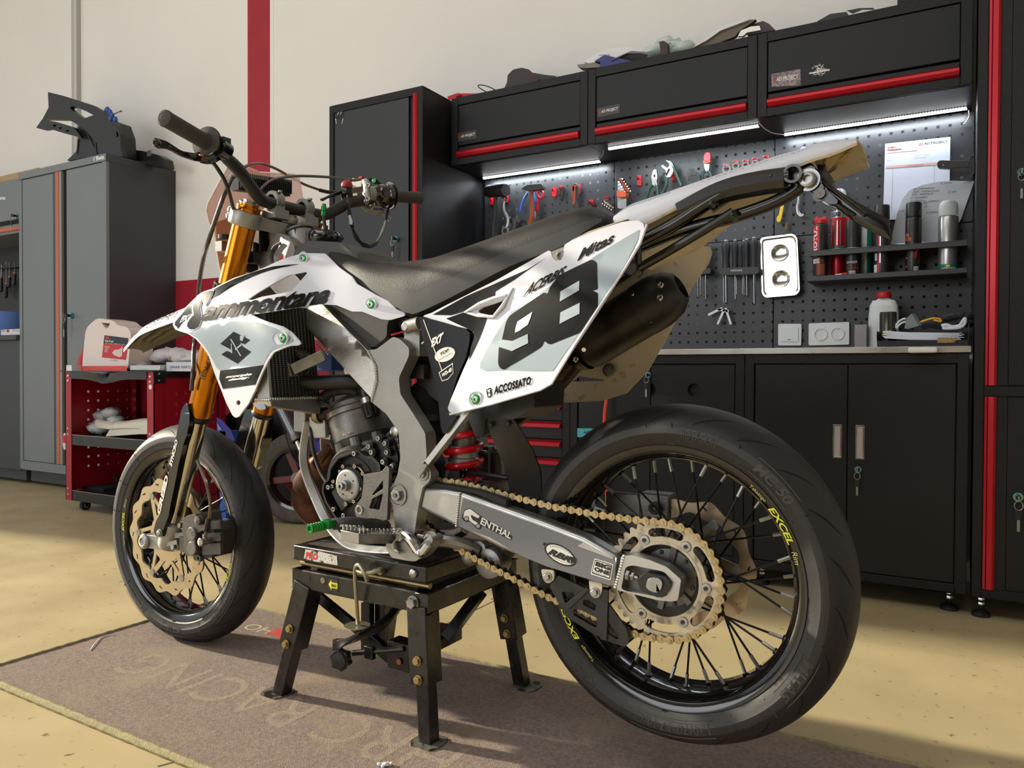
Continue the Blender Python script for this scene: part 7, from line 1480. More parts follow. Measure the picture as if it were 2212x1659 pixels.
# screwdriver racks
HN=mat('handle_black_matte',(36,37,40),.5)
def sdriver(c,x,yt,yh,ye,w,label,grp,Y=3.07):
    T=thing('screwdriver',G(c,x,yh,Y),label,'screwdriver',grp); a=G(c,x,yt,Y);b=G(c,x+1,yh,Y);e=G(c,x+3,ye,Y+.002); L=(b-a).length; r=w/CR[c][2]/FPX*3.3/2
    m=MB(); m.lathe(a,b-a,[(0,0),(r*.55,0),(r*.7,.004),(r,.018),(r,.03),(r*.82,L*.55),(r*.75,L*.7),(r*.95,L),(0,L)],HN,14); m.lathe(a,a-b,[(r*.45,-.001),(r*.42,.003),(0,.0035)],WPL,10); m.build('handle',T); m=MB(); m.cyl(b,e,r*.26,CHROME,10); m.cyl(e,e+(e-b).normalized()*.006,r*.2,BPL,8); m.build('shaft',T); return T
lab=['fat-handled screwdriver at the left end of the rack','second screwdriver in the rack left of the steel tray','thin screwdriver in the middle of the rack','screwdriver just right of the rack middle','screwdriver at the right end of the rack, next to the steel tray']
for i,(x,yt,w,ye,Y) in enumerate(((1506,512,38,795,3.055),(1548,510,28,780,3.06),(1588,512,22,760,3.09),(1601,505,26,762,3.06),(1635,498,34,800,3.05))): sdriver('c8',x,yt,640,ye,w,lab[i],'screwdrivers in the named rack',Y)
for x,ye in((1497,795),(1582,755)):
    m=MB(); m.cyl(G('c8',x,640,3.09),G('c8',x,ye,3.09),.0028,CHROME,8); fin(m,'screwdriver_shaft','c8',x,700,'thin bare screwdriver shaft %s the rack'%('at the left end under' if x<1500 else 'in the middle under'),'screwdriver',Y=3.09)
m=MB(); slab(m,'c8',[(1478,648),(1480,636),(1655,630),(1656,658),(1640,664),(1500,668),(1478,660)],3.035,.06,BPL,3); m.text('PARKSIDE',quadmap(G('c8',1528,652,3.034),G('c8',1582,650,3.034),G('c8',1582,642,3.034),G('c8',1528,644,3.034)),TXTW); fin(m,'screwdriver_rack','c8',1560,650,'black screwdriver rack with pale lettering left of the steel tray','rack',Y=3.05)
for i,(x,yt,ye) in enumerate(((1375,525,770),(1388,528,760),(1412,520,780))): sdriver('c8',x,yt,640,ye,26,['leftmost screwdriver partly behind the white tail plate','screwdriver between its neighbours beside the muffler end','rightmost screwdriver of the rack beside the muffler end'][i],'screwdrivers beside the muffler',3.06)
m=MB(); slab(m,'c8',[(1360,640),(1435,636),(1436,660),(1360,668)],3.04,.06,BPL,3); fin(m,'screwdriver_rack','c8',1400,650,'black screwdriver rack half hidden by the white tail plate','rack',Y=3.05)
m=MB(); 
for a,b in(((1425,852),(1490,820)),((1500,825),(1468,895)),((1505,820),(1530,895)),((1470,825),(1520,835))): m.bar(G('c8',*a,3.10),G('c8',*b,3.10),.009,.006,ZINC,up=(0,1,0))
fin(m,'puller','c8',1490,850,'small three-legged steel puller hanging under the screwdrivers','puller')
# shelf with spray cans
def shelf_line(y0,y1,Y): pass
SHF=mat('shelf_grey_black',(48,49,52),.4)
za=G('t3',700,830,2.98).z; zb=G('t3',700,1010,2.98).z
x0=G('t3',330,860,2.98).x; x1=G('t3',1435,760,2.98).x
T=thing('can_shelf',V(((x0+x1)/2,3.12,zb)),'black steel can shelf hung on the right pegboard','shelf')
m=MB(); m.box((x0-.01,2.98,za-.010),(x1,2.983,za+.010),SHF); m.box((x0-.01,2.98,za+.007),(x1,3.13,za+.010),SHF); m.build('upper_rail',T,bevel=.001)
m=MB(); m.box((x0,2.98,zb-.008),(x1,2.983,zb+.010),SHF); m.box((x0,2.98,zb-.008),(x1,3.13,zb-.005),SHF); m.build('base',T,bevel=.001)
def can(c,x0_,x1_,yt,yc,yb,label,body,cap,capm,Y=3.04,deco=None,name='spray_can',inset=.0,zbot=None):
    xm=(x0_+x1_)/2; L=G(c,x0_,yc,Y);R=G(c,x1_,yc,Y); r=(R.x-L.x)/2*.93; cx=(L.x+R.x)/2+.0; zt_=G(c,xm,yt,Y-r*.6).z; zc_=G(c,xm,yc,Y-r*.6).z; zb_=zbot if zbot is not None else zb-.004
    T=thing(name,V((cx,Y,zb_)),label,'spray can'); m=MB(); m.lathe((cx,Y,zb_),(0,0,1),[(0,0),(r*.97,0),(r,.003),(r,zc_-zb_-.008),(r*.92,zc_-zb_-.002),(r*.7,zc_-zb_),(0,zc_-zb_)],body,32)
    if deco: deco(m,cx,Y,r,zb_,zc_)
    m.build('can',T,ang=40); m=MB(); cap_(m,cx,Y,r,zc_,zt_,cap,capm); m.build('cap',T); return T
def cap_(m,cx,Y,r,z0,z1,kind,mt):
    if kind=='tall': m.lathe((cx,Y,z0),(0,0,1),[(r*.98,0),(r*.96,z1-z0-.003),(r*.9,z1-z0),(0,z1-z0)],mt,32)
    elif kind=='dome': H=z1-z0; m.lathe((cx,Y,z0),(0,0,1),[(r*.96,0),(r*.95,H*.6),(r*.85,H*.82),(r*.6,H*.95),(0,H)],mt,32)
    else:
        H=z1-z0; m.lathe((cx,Y,z0),(0,0,1),[(r*.9,0),(r*.92,H*.45),(r*.8,H*.5),(0,H*.5)],mt,28); m.box((cx-r*.8,Y-r*.5,z0+H*.4),(cx+r*.7,Y+r*.4,z0+H*.75),mt); m.box((cx-r*.7,Y-r*.3,z0+H*.7),(cx-r*.3,Y+r*.3,z0+H),mt); m.box((cx+r*.3,Y-r*.3,z0+H*.7),(cx+r*.6,Y+r*.3,z0+H),mt)
def wrap(m,cx,Y,r,a0,a1,z0,z1,mt,o=.0006,n=10): # curved label, angles in degrees from the camera-facing side
    vs=[V((cx+(r+o)*math.sin(rad(a0+(a1-a0)*k/n)-.35*0),Y-(r+o)*math.cos(rad(a0+(a1-a0)*k/n)),z)) for z in(z0,z1) for k in range(n+1)]; m.add(vs,[(k,k+1,n+2+k,n+1+k) for k in range(n)],mt)
def wtext(m,t,cx,Y,r,a0,a1,z0,z1,mt,vert=False,**k):
    def f(u,v):
        if vert: u,v=1-v,u
        a=rad(a0+(a1-a0)*u); return V((cx+(r+.0012)*math.sin(a),Y-(r+.0012)*math.cos(a),z0+(z1-z0)*v))
    m.text(t,f,mt,**k)
CB=mat('can_black',(28,27,28),.35); CRD=mat('can_red',(176,20,36),.3,metal=.4); CSV=mat('can_silver',(170,170,168),.28,metal=.8); CGR=mat('can_green',(24,112,92),.4); CLR=mat('cap_clear',(200,206,204),.25,alpha=.75); ORT=mat('print_orange',(214,84,40),.5)
def d1_(m,x,Y,r,a,b): wrap(m,x,Y,r,-62,-5,a+(b-a)*.42,b-.008,TXTR); wtext(m,'MOTUL',x,Y,r,-55,-18,a+(b-a)*.46,b-.012,TXTW,vert=True,bold=.03); wrap(m,x,Y,r,-60,0,a+(b-a)*.30,a+(b-a)*.38,TXTW); wrap(m,x,Y,r,-20,40,a+.02,a+.06,mat('can_orange_dim',(130,58,34),.5)); wtext(m,'AIR FILTER',x,Y,r,-40,30,a+.065,a+.075,ORT)
can('t3',370,482,593,645,1020,'black spray can with a red cap and red label, leftmost on the shelf',CB,'lever',REDPL,3.03,d1_)
def d2_(m,x,Y,r,a,b): wrap(m,x,Y,r,-80,80,b-.05,b-.004,CSV); wtext(m,'CHAIN',x,Y,r,-55,35,b-.024,b-.008,TXTK,bold=.05); wtext(m,'LUBE',x,Y,r,-42,25,b-.046,b-.030,TXTK,bold=.05); wrap(m,x,Y,r,-80,80,a+.105,a+.128,CGR); wtext(m,'MOTOREX',x,Y,r,-50,25,a+.110,a+.120,TXTW); [wrap(m,x,Y,r,-70+k*22,-62+k*22,a+.132,b-.06,CSV) for k in range(5)]
can('t3',487,607,400,515,1000,'red chain lube can with a clear domed cap, standing behind the shelf rail',CRD,'dome',CLR,3.085,d2_)
def d3_(m,x,Y,r,a,b): wtext(m,'DANGER',x,Y,r,-40,40,a+.055,a+.063,TXTW); wrap(m,x,Y,r,-25,25,a+.004,a+.028,TXTW); [wrap(m,x,Y,r,-24+k*6,-21+k*6,a+.006,a+.026,TXTK,o=.001) for k in range(8)]; wrap(m,x,Y,r,-60,60,a+.10,a+.112,mat('can_print_grey',(150,150,150),.5)); wtext(m,'CLEAN',x,Y,r,-40,40,a+.034,a+.042,TXTR)
can('t3',590,706,562,615,997,'black spray can with a red trigger cap, right of the tall red can',CB,'lever',REDPL,3.03,d3_)
def d4_(m,x,Y,r,a,b): wrap(m,x,Y,r,10,85,a+.01,b-.01,CGR)
can('t3',705,778,590,600,1000,'slim white and green bottle at the back of the can shelf',mat('bottle_white',(216,222,220),.4),'tall',WPL,3.09,d4_,'slim_bottle')
def d5_(m,x,Y,r,a,b): wrap(m,x,Y,r,-22,-12,a+.004,b-.05,TXTR); wrap(m,x,Y,r,-10,-2,a+.05,b-.01,CSV); wrap(m,x,Y,r,-60,-28,a+.005,a+.045,TXTW); wrap(m,x,Y,r,-50,-30,a+.06,a+.085,TXTW); wtext(m,'SPRAY',x,Y,r,0,60,b-.03,b-.018,TXTW)
can('t3',787,906,518,612,990,'tall black spray can with a thin red stripe, below the number plate arm',mat('can_darkgrey',(60,60,62),.35,metal=.4),'tall',BPL,3.03,d5_)
def d6_(m,x,Y,r,a,b): wtext(m,'AIR',x,Y,r,-60,-25,a+.135,a+.147,ORT,bold=.04); wtext(m,'FILTER',x,Y,r,-60,-10,a+.120,a+.131,ORT,bold=.04); wrap(m,x,Y,r,5,40,a+.004,a+.03,TXTW); [wrap(m,x,Y,r,6+k*5,8+k*5,a+.006,a+.028,TXTK,o=.001) for k in range(7)]; wrap(m,x,Y,r,-62,-40,a+.03,a+.034,ORT); wrap(m,x,Y,r,-62,-38,a+.06,a+.064,ORT); m.add([V((x+(r+.001)*math.sin(rad(g)),Y-(r+.001)*math.cos(rad(g)),a+z)) for g,z in((2,.07),(22,.085),(40,.10),(20,.055))],[(0,1,2,3)],TXTR)
can('t3',1003,1127,500,598,975,'black spray can with orange lettering and a black cap',CB,'tall',BPL,3.03,d6_)
def d7_(m,x,Y,r,a,b): wrap(m,x,Y,r,-88,88,a+.003,a+.032,CGR,n=20); wtext(m,'MOTOREX',x,Y,r,-35,48,a+.010,a+.020,TXTW,bold=.03); wrap(m,x,Y,r,-8,12,a+.022,a+.029,YELP)
can('t3',1228,1380,478,590,965,'silver spray can with a green band and frosted domed cap, rightmost on the shelf',CSV,'dome',CLR,3.03,d7_)
for x,w in((425,85),(635,80),(850,85),(1080,95),(1320,95)):
    m=MB(); L=G('t3',x-w,850,3.03);R=G('t3',x+w,850,3.03); r=(R.x-L.x)/2*.8; m.lathe(((L.x+R.x)/2,3.03,za-.014),(0,0,1),[(r*.82,0),(r,0),(r,.003),(r*.82,.003),(r*.82,0)],REDPL,30); m.build('ring_holder',T) if 0 else None
m=MB(); m.cyl(G('t3',525,1003,2.99),G('t3',568,998,2.99),.004,WPL,8); m.cyl(G('t3',568,998,2.99),G('t3',606,994,2.99),.006,REDPL,8); fin(m,'nozzle_tube','t3',565,1000,'small red and white nozzle lying on the can shelf','nozzle',Y=2.99)
# papers
PAP=mat('paper_bluewhite',(216,222,240),.7); PAP2=mat('paper_grey',(178,180,184),.7)
T=thing('repair_sheet',G('t3',1080,300,3.118),'white printed repair sheet pinned to the right pegboard','paper'); m=MB(); Yp=3.118
q=[G('t3',853,620,Yp),G('t3',1308,620,Yp),G('t3',1317,50,Yp),G('t3',868,98,Yp)]; f=quadmap(*q); m.flat([(0,0),(1,0),(1,1),(0,1)],f,PAP)
g=lambda u,v:f(u,v)-V((0,.0008,0)); m.flat([(.02,.875),(.50,.875),(.50,.975),(.02,.975)],g,mat('box_pink',(226,196,194),.6)); h=lambda u,v:f(u,v)-V((0,.0014,0))
def pt(t_,u0,v0,u1,v1,mt,**k): m.text(t_,lambda u,v:h(u0+(u1-u0)*u,v0+(v1-v0)*v),mt,**k)
pt('SCHEDA',.04,.932,.17,.952,mat('ink_dark_red',(110,40,44),.6),bold=.05); pt('RIPARAZIONE',.04,.90,.26,.92,MATS['ink_dark_red'],bold=.05); pt('AD PROJECT',.60,.925,.97,.965,TXTK,shear=.15,bold=.02)
for u0 in(.53,.56): m.flat([(u0,.925),(u0+.012,.925),(u0+.03,.965),(u0+.018,.965)],h,TXTR)
for t_,u0,v0,w in(('Targa',.47,.835,.05),('Modello',.04,.80,.1),('Marca',.04,.765,.08),('Preventivo consegna',.47,.80,.23),('Data richiesta',.47,.77,.18)): pt(t_,u0,v0,u0+w,v0+.014,mat('ink_grey',(90,90,100),.6))
m.flat([(.02,.675),(.97,.675),(.97,.705),(.02,.705)],g,mat('bar_pink',(222,178,170),.6)); pt('LAVORI DA ESEGUIRE',.35,.682,.6,.697,TXTR)
for u0 in(.13,.77): m.flat([(u0,.1),(u0+.004,.1),(u0+.004,.675),(u0,.675)],g,MATS['ink_grey'])
m.build('sheet',T)
T=thing('handwritten_sheet',G('t3',1200,560,3.10),'curled grey sheet with handwritten notes behind the spray cans','paper'); m=MB(); o=px('t3',(1482,356),(1330,352),(1240,358),(1130,380),(1040,415),(985,480),(950,580),(925,680),(905,790),(1240,790),(1300,760),(1390,620))
cf=lambda x,y:3.112-.035*max(0,min(1,(1990-x)/75))*max(0,min(1,(y-395)/60))
m.plate([p[:2] for p in o],lambda x,y:PY(x,y,cf(x,y)),lambda x,y:PY(x,y,cf(x,y))+V((0,.001,0)),PAP2,extra=grid(o,8)); m.build('sheet',T); m=MB()
random.seed(5)
for k,(x,y,w) in enumerate(((1060,415,150),(1250,378,80),(1410,375,50),(1060,435,180),(1050,455,150),(1300,440,60),(1040,478,120),(1040,500,90),(1130,505,110),(1120,520,40),(1130,540,30),(960,572,40),(1150,580,80),(1000,590,20))):
    s_='scritta'[:3+k%5]; X,Y_=px('t3',(x,y))[0]; m.text('tot. '+'mlunwe'[k%6:]+'mun', lambda u,v:(lambda a,b:PY(a,b,cf(a,b)-.0012))(X+u*w/3.19,Y_-v*5-u*2.2),mat('ink_pencil',(96,98,112),.7),shear=.4)
m.build('handwriting',T)
m=MB(); slab(m,'t3',[(1226,225),(1245,210),(1300,212),(1400,215),(1445,205),(1448,262),(1400,252),(1320,268),(1240,265),(1226,250)],3.02,.02,mat('handle_worn_black',(44,43,42),.35),6,holes=[circ(1268,240,7,10)]); slab(m,'t3',[(1448,185),(1470,180),(1485,195),(1487,300),(1475,315),(1450,305)],3.02,.09,BPL,3); fin(m,'clamp_handle','t3',1350,240,'black handle sticking out over the repair sheet at the cabinet side','handle',Y=3.03,bevel=.001)
# sockets
T=thing('light_switch',G('t3',210,1415,3.12),'white single light switch at the foot of the pegboard','switch'); m=MB(); slab(m,'t3',[(130,1338),(292,1338),(289,1488),(130,1488)],3.115,.012,WPL,3); m.build('plate',T,bevel=.001); m=MB(); slab(m,'t3',[(150,1362),(268,1366),(268,1462),(150,1460)],3.111,.005,mat('switch_rocker',(214,220,222),.25),0); slab(m,'t3',[(196,1445),(216,1445),(216,1450),(196,1450)],3.110,.001,LBL,0); m.build('rocker',T,bevel=.001)
T=thing('double_socket',G('t3',480,1405,3.12),'white double wall socket beside the light switch','socket'); m=MB(); slab(m,'t3',[(340,1335),(621,1325),(621,1482),(340,1488)],3.115,.012,WPL,3); m.build('plate',T,bevel=.001)
for cx_,cy_ in((425,1410),(540,1407)):
    m=MB(); p=G('t3',cx_,cy_,3.1145); m.lathe(p,(0,-1,0),[(.0235,0),(.0235,.004),(.021,.004),(.0195,-.002),(0,-.002)],mat('socket_white',(222,222,218),.35),28)
    for dx in(-18,0,18): m.lathe(G('t3',cx_+dx,cy_+2,3.1155),(0,-1,0),[(.0026,.0),(0,.0)],DARKV,10)
    for dy in(-34,36): m.obox(G('t3',cx_,cy_+dy,3.113),V((.003,0,0)),V((0,.002,0)),V((0,0,.002)),ZINC)
    m.build('socket_face',T)
def onbench(c,x,y,Y): q=G(c,x,y,Y); return V((q.x,Y,.8168))
m=MB(); a=G('t3',660,1400,2.95);b=G('t3',746,1400,2.95); zt=G('t3',700,1345,2.95).z; m.box((a.x,2.93,.8168),(b.x,2.97,zt),mat('box_taupe_metal',(132,126,128),.35,metal=.5)); m.cyl(V(((a.x+b.x)/2,2.95,zt)),V(((a.x+b.x)/2,2.95,zt+.012)),.004,BPL,8); tag(m.build('power_adapter',loc=V(((a.x+b.x)/2,2.95,.8168)),bevel=.004),'small grey metal box standing on the worktop right of the sockets','box')
T=thing('coolant_bottle',onbench('t3',860,1300,2.98),'white plastic bottle with a red screw cap on the worktop','bottle'); p=onbench('t3',858,1300,2.98); zt=G('t3',868,1120,2.98).z; zs=G('t3',868,1160,2.98).z; H=zs-.8168; W_=.048
m=MB(); 
for (z0,z1,w0,w1) in((0,.6,1,1),(.6,.85,1,.93),(.85,.95,.93,.75),(.95,1,.55,.36)):
    vs=[]
    for z,w in((z0,w0),(z1,w1)):
        for x,y in arcs([(-1,-.55),(1,-.55),(1,.55),(-1,.55)],.4,3): vs.append(p+V((x*W_*w,y*W_*w,z*H)))
    n=len(vs)//2; m.add(vs,[(i,(i+1)%n,n+(i+1)%n,n+i) for i in range(n)]+[tuple(range(n,2*n)),tuple(range(n-1,-1,-1))],mat('bottle_translucent',(206,212,212),.3))
m.box((p.x+.012,p.y-.028,p.z+H*.55),(p.x+.042,p.y-.0265,p.z+H*.66),TXTR); m.build('body',T,ang=40); m=MB(); m.lathe(p+EZ*H,(0,0,1),[(.023,0),(.024,.002),(.0235,zt-zs-.004),(.02,zt-zs),(0,zt-zs)],REDPL,24); m.build('cap',T)
m=MB(); p=onbench('t3',888,1300,2.86); z1=G('t3',888,1258,2.86).z; m.lathe(p,(0,0,1),[(0,0),(.026,0),(.026,z1-p.z-.003),(.025,z1-p.z),(0,z1-p.z)],mat('jar_dark_glass',(54,50,46),.15),24); m.box((p.x-.012,p.y-.0268,p.z+.045),(p.x+.012,p.y-.0262,p.z+.058),YELP); tag(m.build('dark_jar',loc=p),'dark cylindrical tin in front of the white bottle','tin')
T=thing('document_tray',onbench('t3',1120,1430,2.80),'black plastic document tray full of papers at the right end of the worktop','tray'); a=G('t3',812,1470,2.72).x;b=G('t3',1448,1470,2.72).x; zb_=.8168; z1=G('t3',1120,1372,3.0).z
m=MB(); m.box((a,2.73,zb_),(b,3.0,zb_+.003),BPL); m.box((a,2.73,zb_),(b,2.733,zb_+.020),BPL); m.box((a,2.997,zb_),(b,3.0,zb_+.055),BPL); m.add([V((a,2.73,zb_)),V((a,3.0,zb_)),V((a-.004,3.0,zb_+.062)),V((a-.008,2.80,zb_+.055)),V((a-.002,2.73,zb_+.03))],[(0,1,2,3,4)],BPL); m.box((b-.003,2.73,zb_),(b,3.0,zb_+.07),BPL); m.build('tray',T,bevel=.001)
m=MB(); random.seed(9)
for k in range(9):
    z=zb_+.022+k*.0026; o_=random.uniform(-.008,.008); m.add([V((a+.02+o_,2.738+abs(o_),z+.010)),V((a+.09,2.74,z+.004)),V((b-.02+o_,2.742,z-.001+.0005*k)),V((b-.02+o_,2.95,z)),V((a+.02+o_,2.95,z+.010))],[(0,1,2,3,4)],WPB)
    m.add([V((a+.02+o_,2.738,z+.010)),V((a+.09,2.74,z+.004)),V((b-.02+o_,2.742,z-.001)),V((b-.02+o_,2.742,z-.0028)),V((a+.09,2.74,z+.001)),V((a+.02+o_,2.738,z+.0075))],[(0,1,4,5),(1,2,3,4)],PAP)
tag(m.build('paper_stack',loc=V(((a+b)/2,2.84,zb_+.02))),'stack of loose white papers lying in the black document tray','papers')
m=MB(); m.add([PY(*px('t3',q)[0],2.727) for q in((1232,1435),(1375,1432),(1340,1468),(1225,1470))],[(0,1,2,3)],mat('tape_label',(176,146,98),.7,dirt=((110,84,50),300,.5,.56))); m.build('tape_label',T)
m=MB(); GLV=mat('glove_black',(20,20,22),.7,bump=.5,bscale=200)
for x,y,r in((1150,1345,.018),(1200,1338,.02),(1260,1345,.022),(1300,1300,.018),(1345,1290,.02),(1390,1285,.02),(1430,1290,.02),(1440,1330,.02),(1400,1330,.024),(1345,1340,.022),(1310,1345,.02)): m.sph(G('t3',x,y,2.90),r,GLV,10,sc=(1.3,1,.7))
tag(m.build('gloves',loc=onbench('t3',1320,1340,2.9)),'pair of black work gloves heaped behind the papers on the worktop','gloves')
m=MB(); m.tube(spl([G('t3',x,y,2.84) for x,y in((1255,1352),(1290,1345),(1330,1358),(1380,1350),(1400,1325),(1420,1300),(1415,1340),(1380,1362),(1300,1368),(1262,1365))],5),.005,WPL,8); tag(m.build('string_loop',loc=G('t3',1330,1358,2.84)),'loop of white string lying in front of the black gloves','string')
m=MB(); m.tube(spl([G('t3',x,y,2.86) for x,y in((1112,1325),(1150,1312),(1200,1300),(1245,1305),(1250,1320),(1200,1312))],5),.003,mat('cable_yellow',(226,170,30),.4),8); tag(m.build('yellow_cable',loc=G('t3',1180,1310,2.86)),'short yellow cable lying on the bench clutter behind the papers','cable')
m=MB(); m.tube(spl([G('t3',x,y,2.85) for x,y in((938,1368),(950,1335),(985,1308),(1010,1302))],5),.0032,WPL,8); m.tube(spl([G('t3',x,y,2.85) for x,y in((945,1372),(965,1345),(1000,1325),(1020,1330))],5),.0032,WPL,8); tag(m.build('cable_ties',loc=G('t3',970,1340,2.85)),'white cable loops beside the dark tin on the worktop','cable')
m=MB(); a0=gp('t3',[(1000,1372),(1095,1345),(1050,1268),(1015,1300)],2.83); b0=[p+V((.01,.02,0)) for p in a0]; m.add(a0+b0,[(0,1,2,3),(7,6,5,4),(0,4,5,1),(1,5,6,2),(2,6,7,3),(3,7,4,0)],mat('zip_bag',(150,158,158),.15,alpha=.7)); m.box(tuple(G('t3',1090,1318,2.9)-V((0,0,.02))),tuple(G('t3',1215,1290,2.9)+V((0,.03,0))),BPL); tag(m.build('plastic_bag',loc=G('t3',1040,1340,2.83)),'small clear plastic bag standing among the bench clutter','bag')
m=MB(); q0=PY(1961,752,2.66).x;q1=PY(2025,752,2.66).x; m.obox(V(((q0+q1)/2,2.672,.805)),V(((q1-q0)/2,0,0)),V((0,.018,0)),V((0,0,.0085)),WPL); tag(m.build('white_holder',loc=V(((q0+q1)/2,2.67,.8)),bevel=.006,seg=4),'rounded white plastic holder fixed on the edge of the steel worktop','holder')
# ================================================================= red tool trolley
TR=mat('trolley_red',(158,14,36),.4,var=.05); TRD=MATS['tool_steel_dark']
tx0,tx1,ty,ty1=-4.062,-3.327,2.33,2.745; ztp=.731
T=thing('tool_trolley',((tx0+tx1)/2,2.53,0),'red three-shelf tool trolley on casters in front of the grey cabinet','trolley')
def holes_(m,mk,c0,c1,r0,r1,nx,nz,s=.011):
    pass
for nm,x,y in(('post',tx0,ty),('post',tx1-.052,ty),('post',tx0,ty1-.05),('post',tx1-.052,ty1-.05)):
    m=MB(); m.box((x,y,.055),(x+.052,y+.004,ztp),TR); m.box((x if x<-3.6 else x+.048,y,.055),((x+.004) if x<-3.6 else x+.052,y+.05,ztp),TR)
    if y==ty:
        for z in(.705,.68,.43,.40,.115,.085): m.sph((x+.022,y-.0005,z),.0065,CHROME,8,sc=(1,.5,1),k=4)
        if x>-3.6: m.lathe((x+.026,y,.655),(0,-1,0),[(.012,0),(.012,.001),(0,.001)],WPL,16)
    m.build(nm,T)
def perf(m,outer,holes,f0,f1): m.plate(outer,f0,f1,TR,holes=holes)
def sqh(cx,cz,s=.0055): return [(cx-s,cz-s),(cx+s,cz-s),(cx+s,cz+s),(cx-s,cz+s)]
for za,zb in((.13,.375),(.425,.69)):       # back panels
    hs=[sqh(tx0+.14+k*.062,zb-.045-j*.048,.007) for k in range(8) for j in range(int((zb-za-.05)/.048))]
    m=MB(); perf(m,[(tx0+.01,za),(tx1-.01,za),(tx1-.01,zb),(tx0+.01,zb)],hs,lambda x,z:V((x,ty1-.012,z)),lambda x,z:V((x,ty1-.009,z))); m.build('back_panel',T)
for x in(tx0+.003,tx1-.006):
    hs=[sqh(ty+.12+k*.055,.62-j*.05,.006) for k in range(5) for j in range(9)]
    m=MB(); perf(m,[(ty+.01,.1),(ty1-.01,.1),(ty1-.01,.70),(ty+.01,.70)],hs,lambda y,z:V((x,y,z)),lambda y,z:V((x+.003,y,z))); m.build('side_panel',T)
m=MB(); m.box((tx1-.004,ty,.70),(tx1+.001,ty1,ztp),BPL); m.box((tx1-.003,ty,.672),(tx1+.002,ty+.06,.72),BPL)
for z,y in((.718,ty+.025),(.686,ty+.025)): m.sph((tx1+.003,y,z),.006,CHROME,8,k=4)
m.build('corner_plate',T)
for k,z in enumerate((.69,.385,.094)):
    m=MB()
    if k==0:        # dented front lip
        n=40; top=[];bot=[]
        for i in range(n+1):
            x=tx0+.05+(tx1-tx0-.10)*i/n; u=(x-(-3.72)); g=math.exp(-(u/.11)**2); h=math.exp(-(u/.035)**2); top.append(V((x,ty-.006+.03*h,ztp-.003-.010*g))); bot.append(V((x,ty-.004+.012*g-.02*h,z-.022*g+.0)))
        mid=[(a+b)/2+V((0,-.004*math.exp(-((a.x+3.70)/.03)**2)+.006*math.exp(-((a.x+3.735)/.02)**2),0)) for a,b in zip(top,bot)]
        m.add(top+mid+bot,[(i,i+1,n+2+i,n+1+i) for i in range(n)]+[(n+1+i,n+2+i,2*n+3+i,2*n+2+i) for i in range(n)],mat('lip_black_worn',(26,26,28),.3)); m.box((tx0-.03,ty-.01,ztp-.004),(tx1+.004,ty1,ztp+.0),mat('top_sheet_dark',(52,50,46),.45,metal=.3))
    else: m.box((tx0+.045,ty+.003,z-.040+.0),(tx1-.045,ty+.008,z+.012),BPL); m.box((tx0+.005,ty+.008,z),(tx1-.005,ty1-.015,z+.004),BPL); m.box((tx0+.045,ty+.002,z+.011),(tx1-.045,ty+.009,z+.0135),mat('edge_bright',(150,150,148),.3,metal=.6))
    m.build('shelf',T)
for x,y in((tx0+.09,ty+.05),(tx1-.09,ty+.05),(tx0+.09,ty1-.06),(tx1-.09,ty1-.06)):
    m=MB(); m.lathe((x-.012,y,.0255),(1,0,0),[(0,0),(.0245,0),(.0255,.003),(.0255,.021),(.0245,.024),(0,.024)],RUB,20); m.lathe((x-.0135,y,.0255),(1,0,0),[(0,0),(.013,0),(.013,.027),(0,.027)],mat('caster_grey',(150,150,150),.4),16); m.box((x-.017,y-.008,.02),(x-.014,y+.018,.055),BPL); m.box((x+.014,y-.008,.02),(x+.017,y+.018,.055),BPL); m.box((x-.017,y-.01,.05),(x+.017,y+.02,.056),BPL); m.build('caster',T)
# jerrycan
CAN=mat('canister_milky',(222,208,204),.35,coat=.1); CANR=mat('coolant_red',(232,66,58),.35)
T=thing('canister',G('v7',590,760,2.42),'milky plastic canister with red liquid and a red and black label','canister'); J=2.40; zB=ztp+.001
dz=zB-G('v7',590,775,J).z
zz=lambda p:p+V((0,0,dz))
body=[(318,720,14),(330,560,8),(360,260,14),(480,160,18),(520,148,10),(690,175,14),(740,235,10),(850,245,14),(905,330,14),(885,520,8),(860,775,14),(320,775,14)]
m=MB(); o=arcs(px('v7',*body),1.5,3); hh=arcs(px('v7',(545,200),(650,210),(625,262),(595,268)),1.2,3)
m.plate([p[:2] for p in o],lambda x,y:zz(PY(x,y,J)),lambda x,y:zz(PY(x,y,J))+V((0,.13,0)),CAN,holes=[hh]); m.build('body',T,bevel=.012,seg=4)
m=MB(); q=[(318,718),(845,715),(858,778),(320,776)]; m.plate(px('v7',*q),lambda x,y:zz(PY(x,y,J-.0012)),lambda x,y:zz(PY(x,y,J+.001)),CANR); m.build('liquid_band',T)
m=MB(); L=lambda x,y,k=.0016:zz(PY(*px('v7',(x,y))[0],J-k)); m.add([L(584,350),(L(866,385)),L(862,475),L(572,450)],[(0,1,2,3)],TXTK); m.add([L(572,450),L(862,475),L(838,645),L(553,615)],[(0,1,2,3)],REDPL); m.text('Red Cool',quadmap(L(592,428,.0022),L(690,436,.0022),L(690,412,.0022),L(592,404,.0022)),TXTW,bold=.03); m.add([L(597,362,.0022),L(640,368,.0022),L(640,400,.0022),L(597,394,.0022)],[(0,1,2,3)],TXTR); m.text('GLYCOL READY MIX',quadmap(L(592,452,.0022),L(825,468,.0022),L(825,458,.0022),L(592,438,.0022)),TXTW)
m.add([L(*p,.0022) for p in((675,560),(705,525),(760,520),(800,490),(795,590),(770,615),(700,590))],[tuple(range(7))],mat('label_engine',(214,196,190),.5)); 
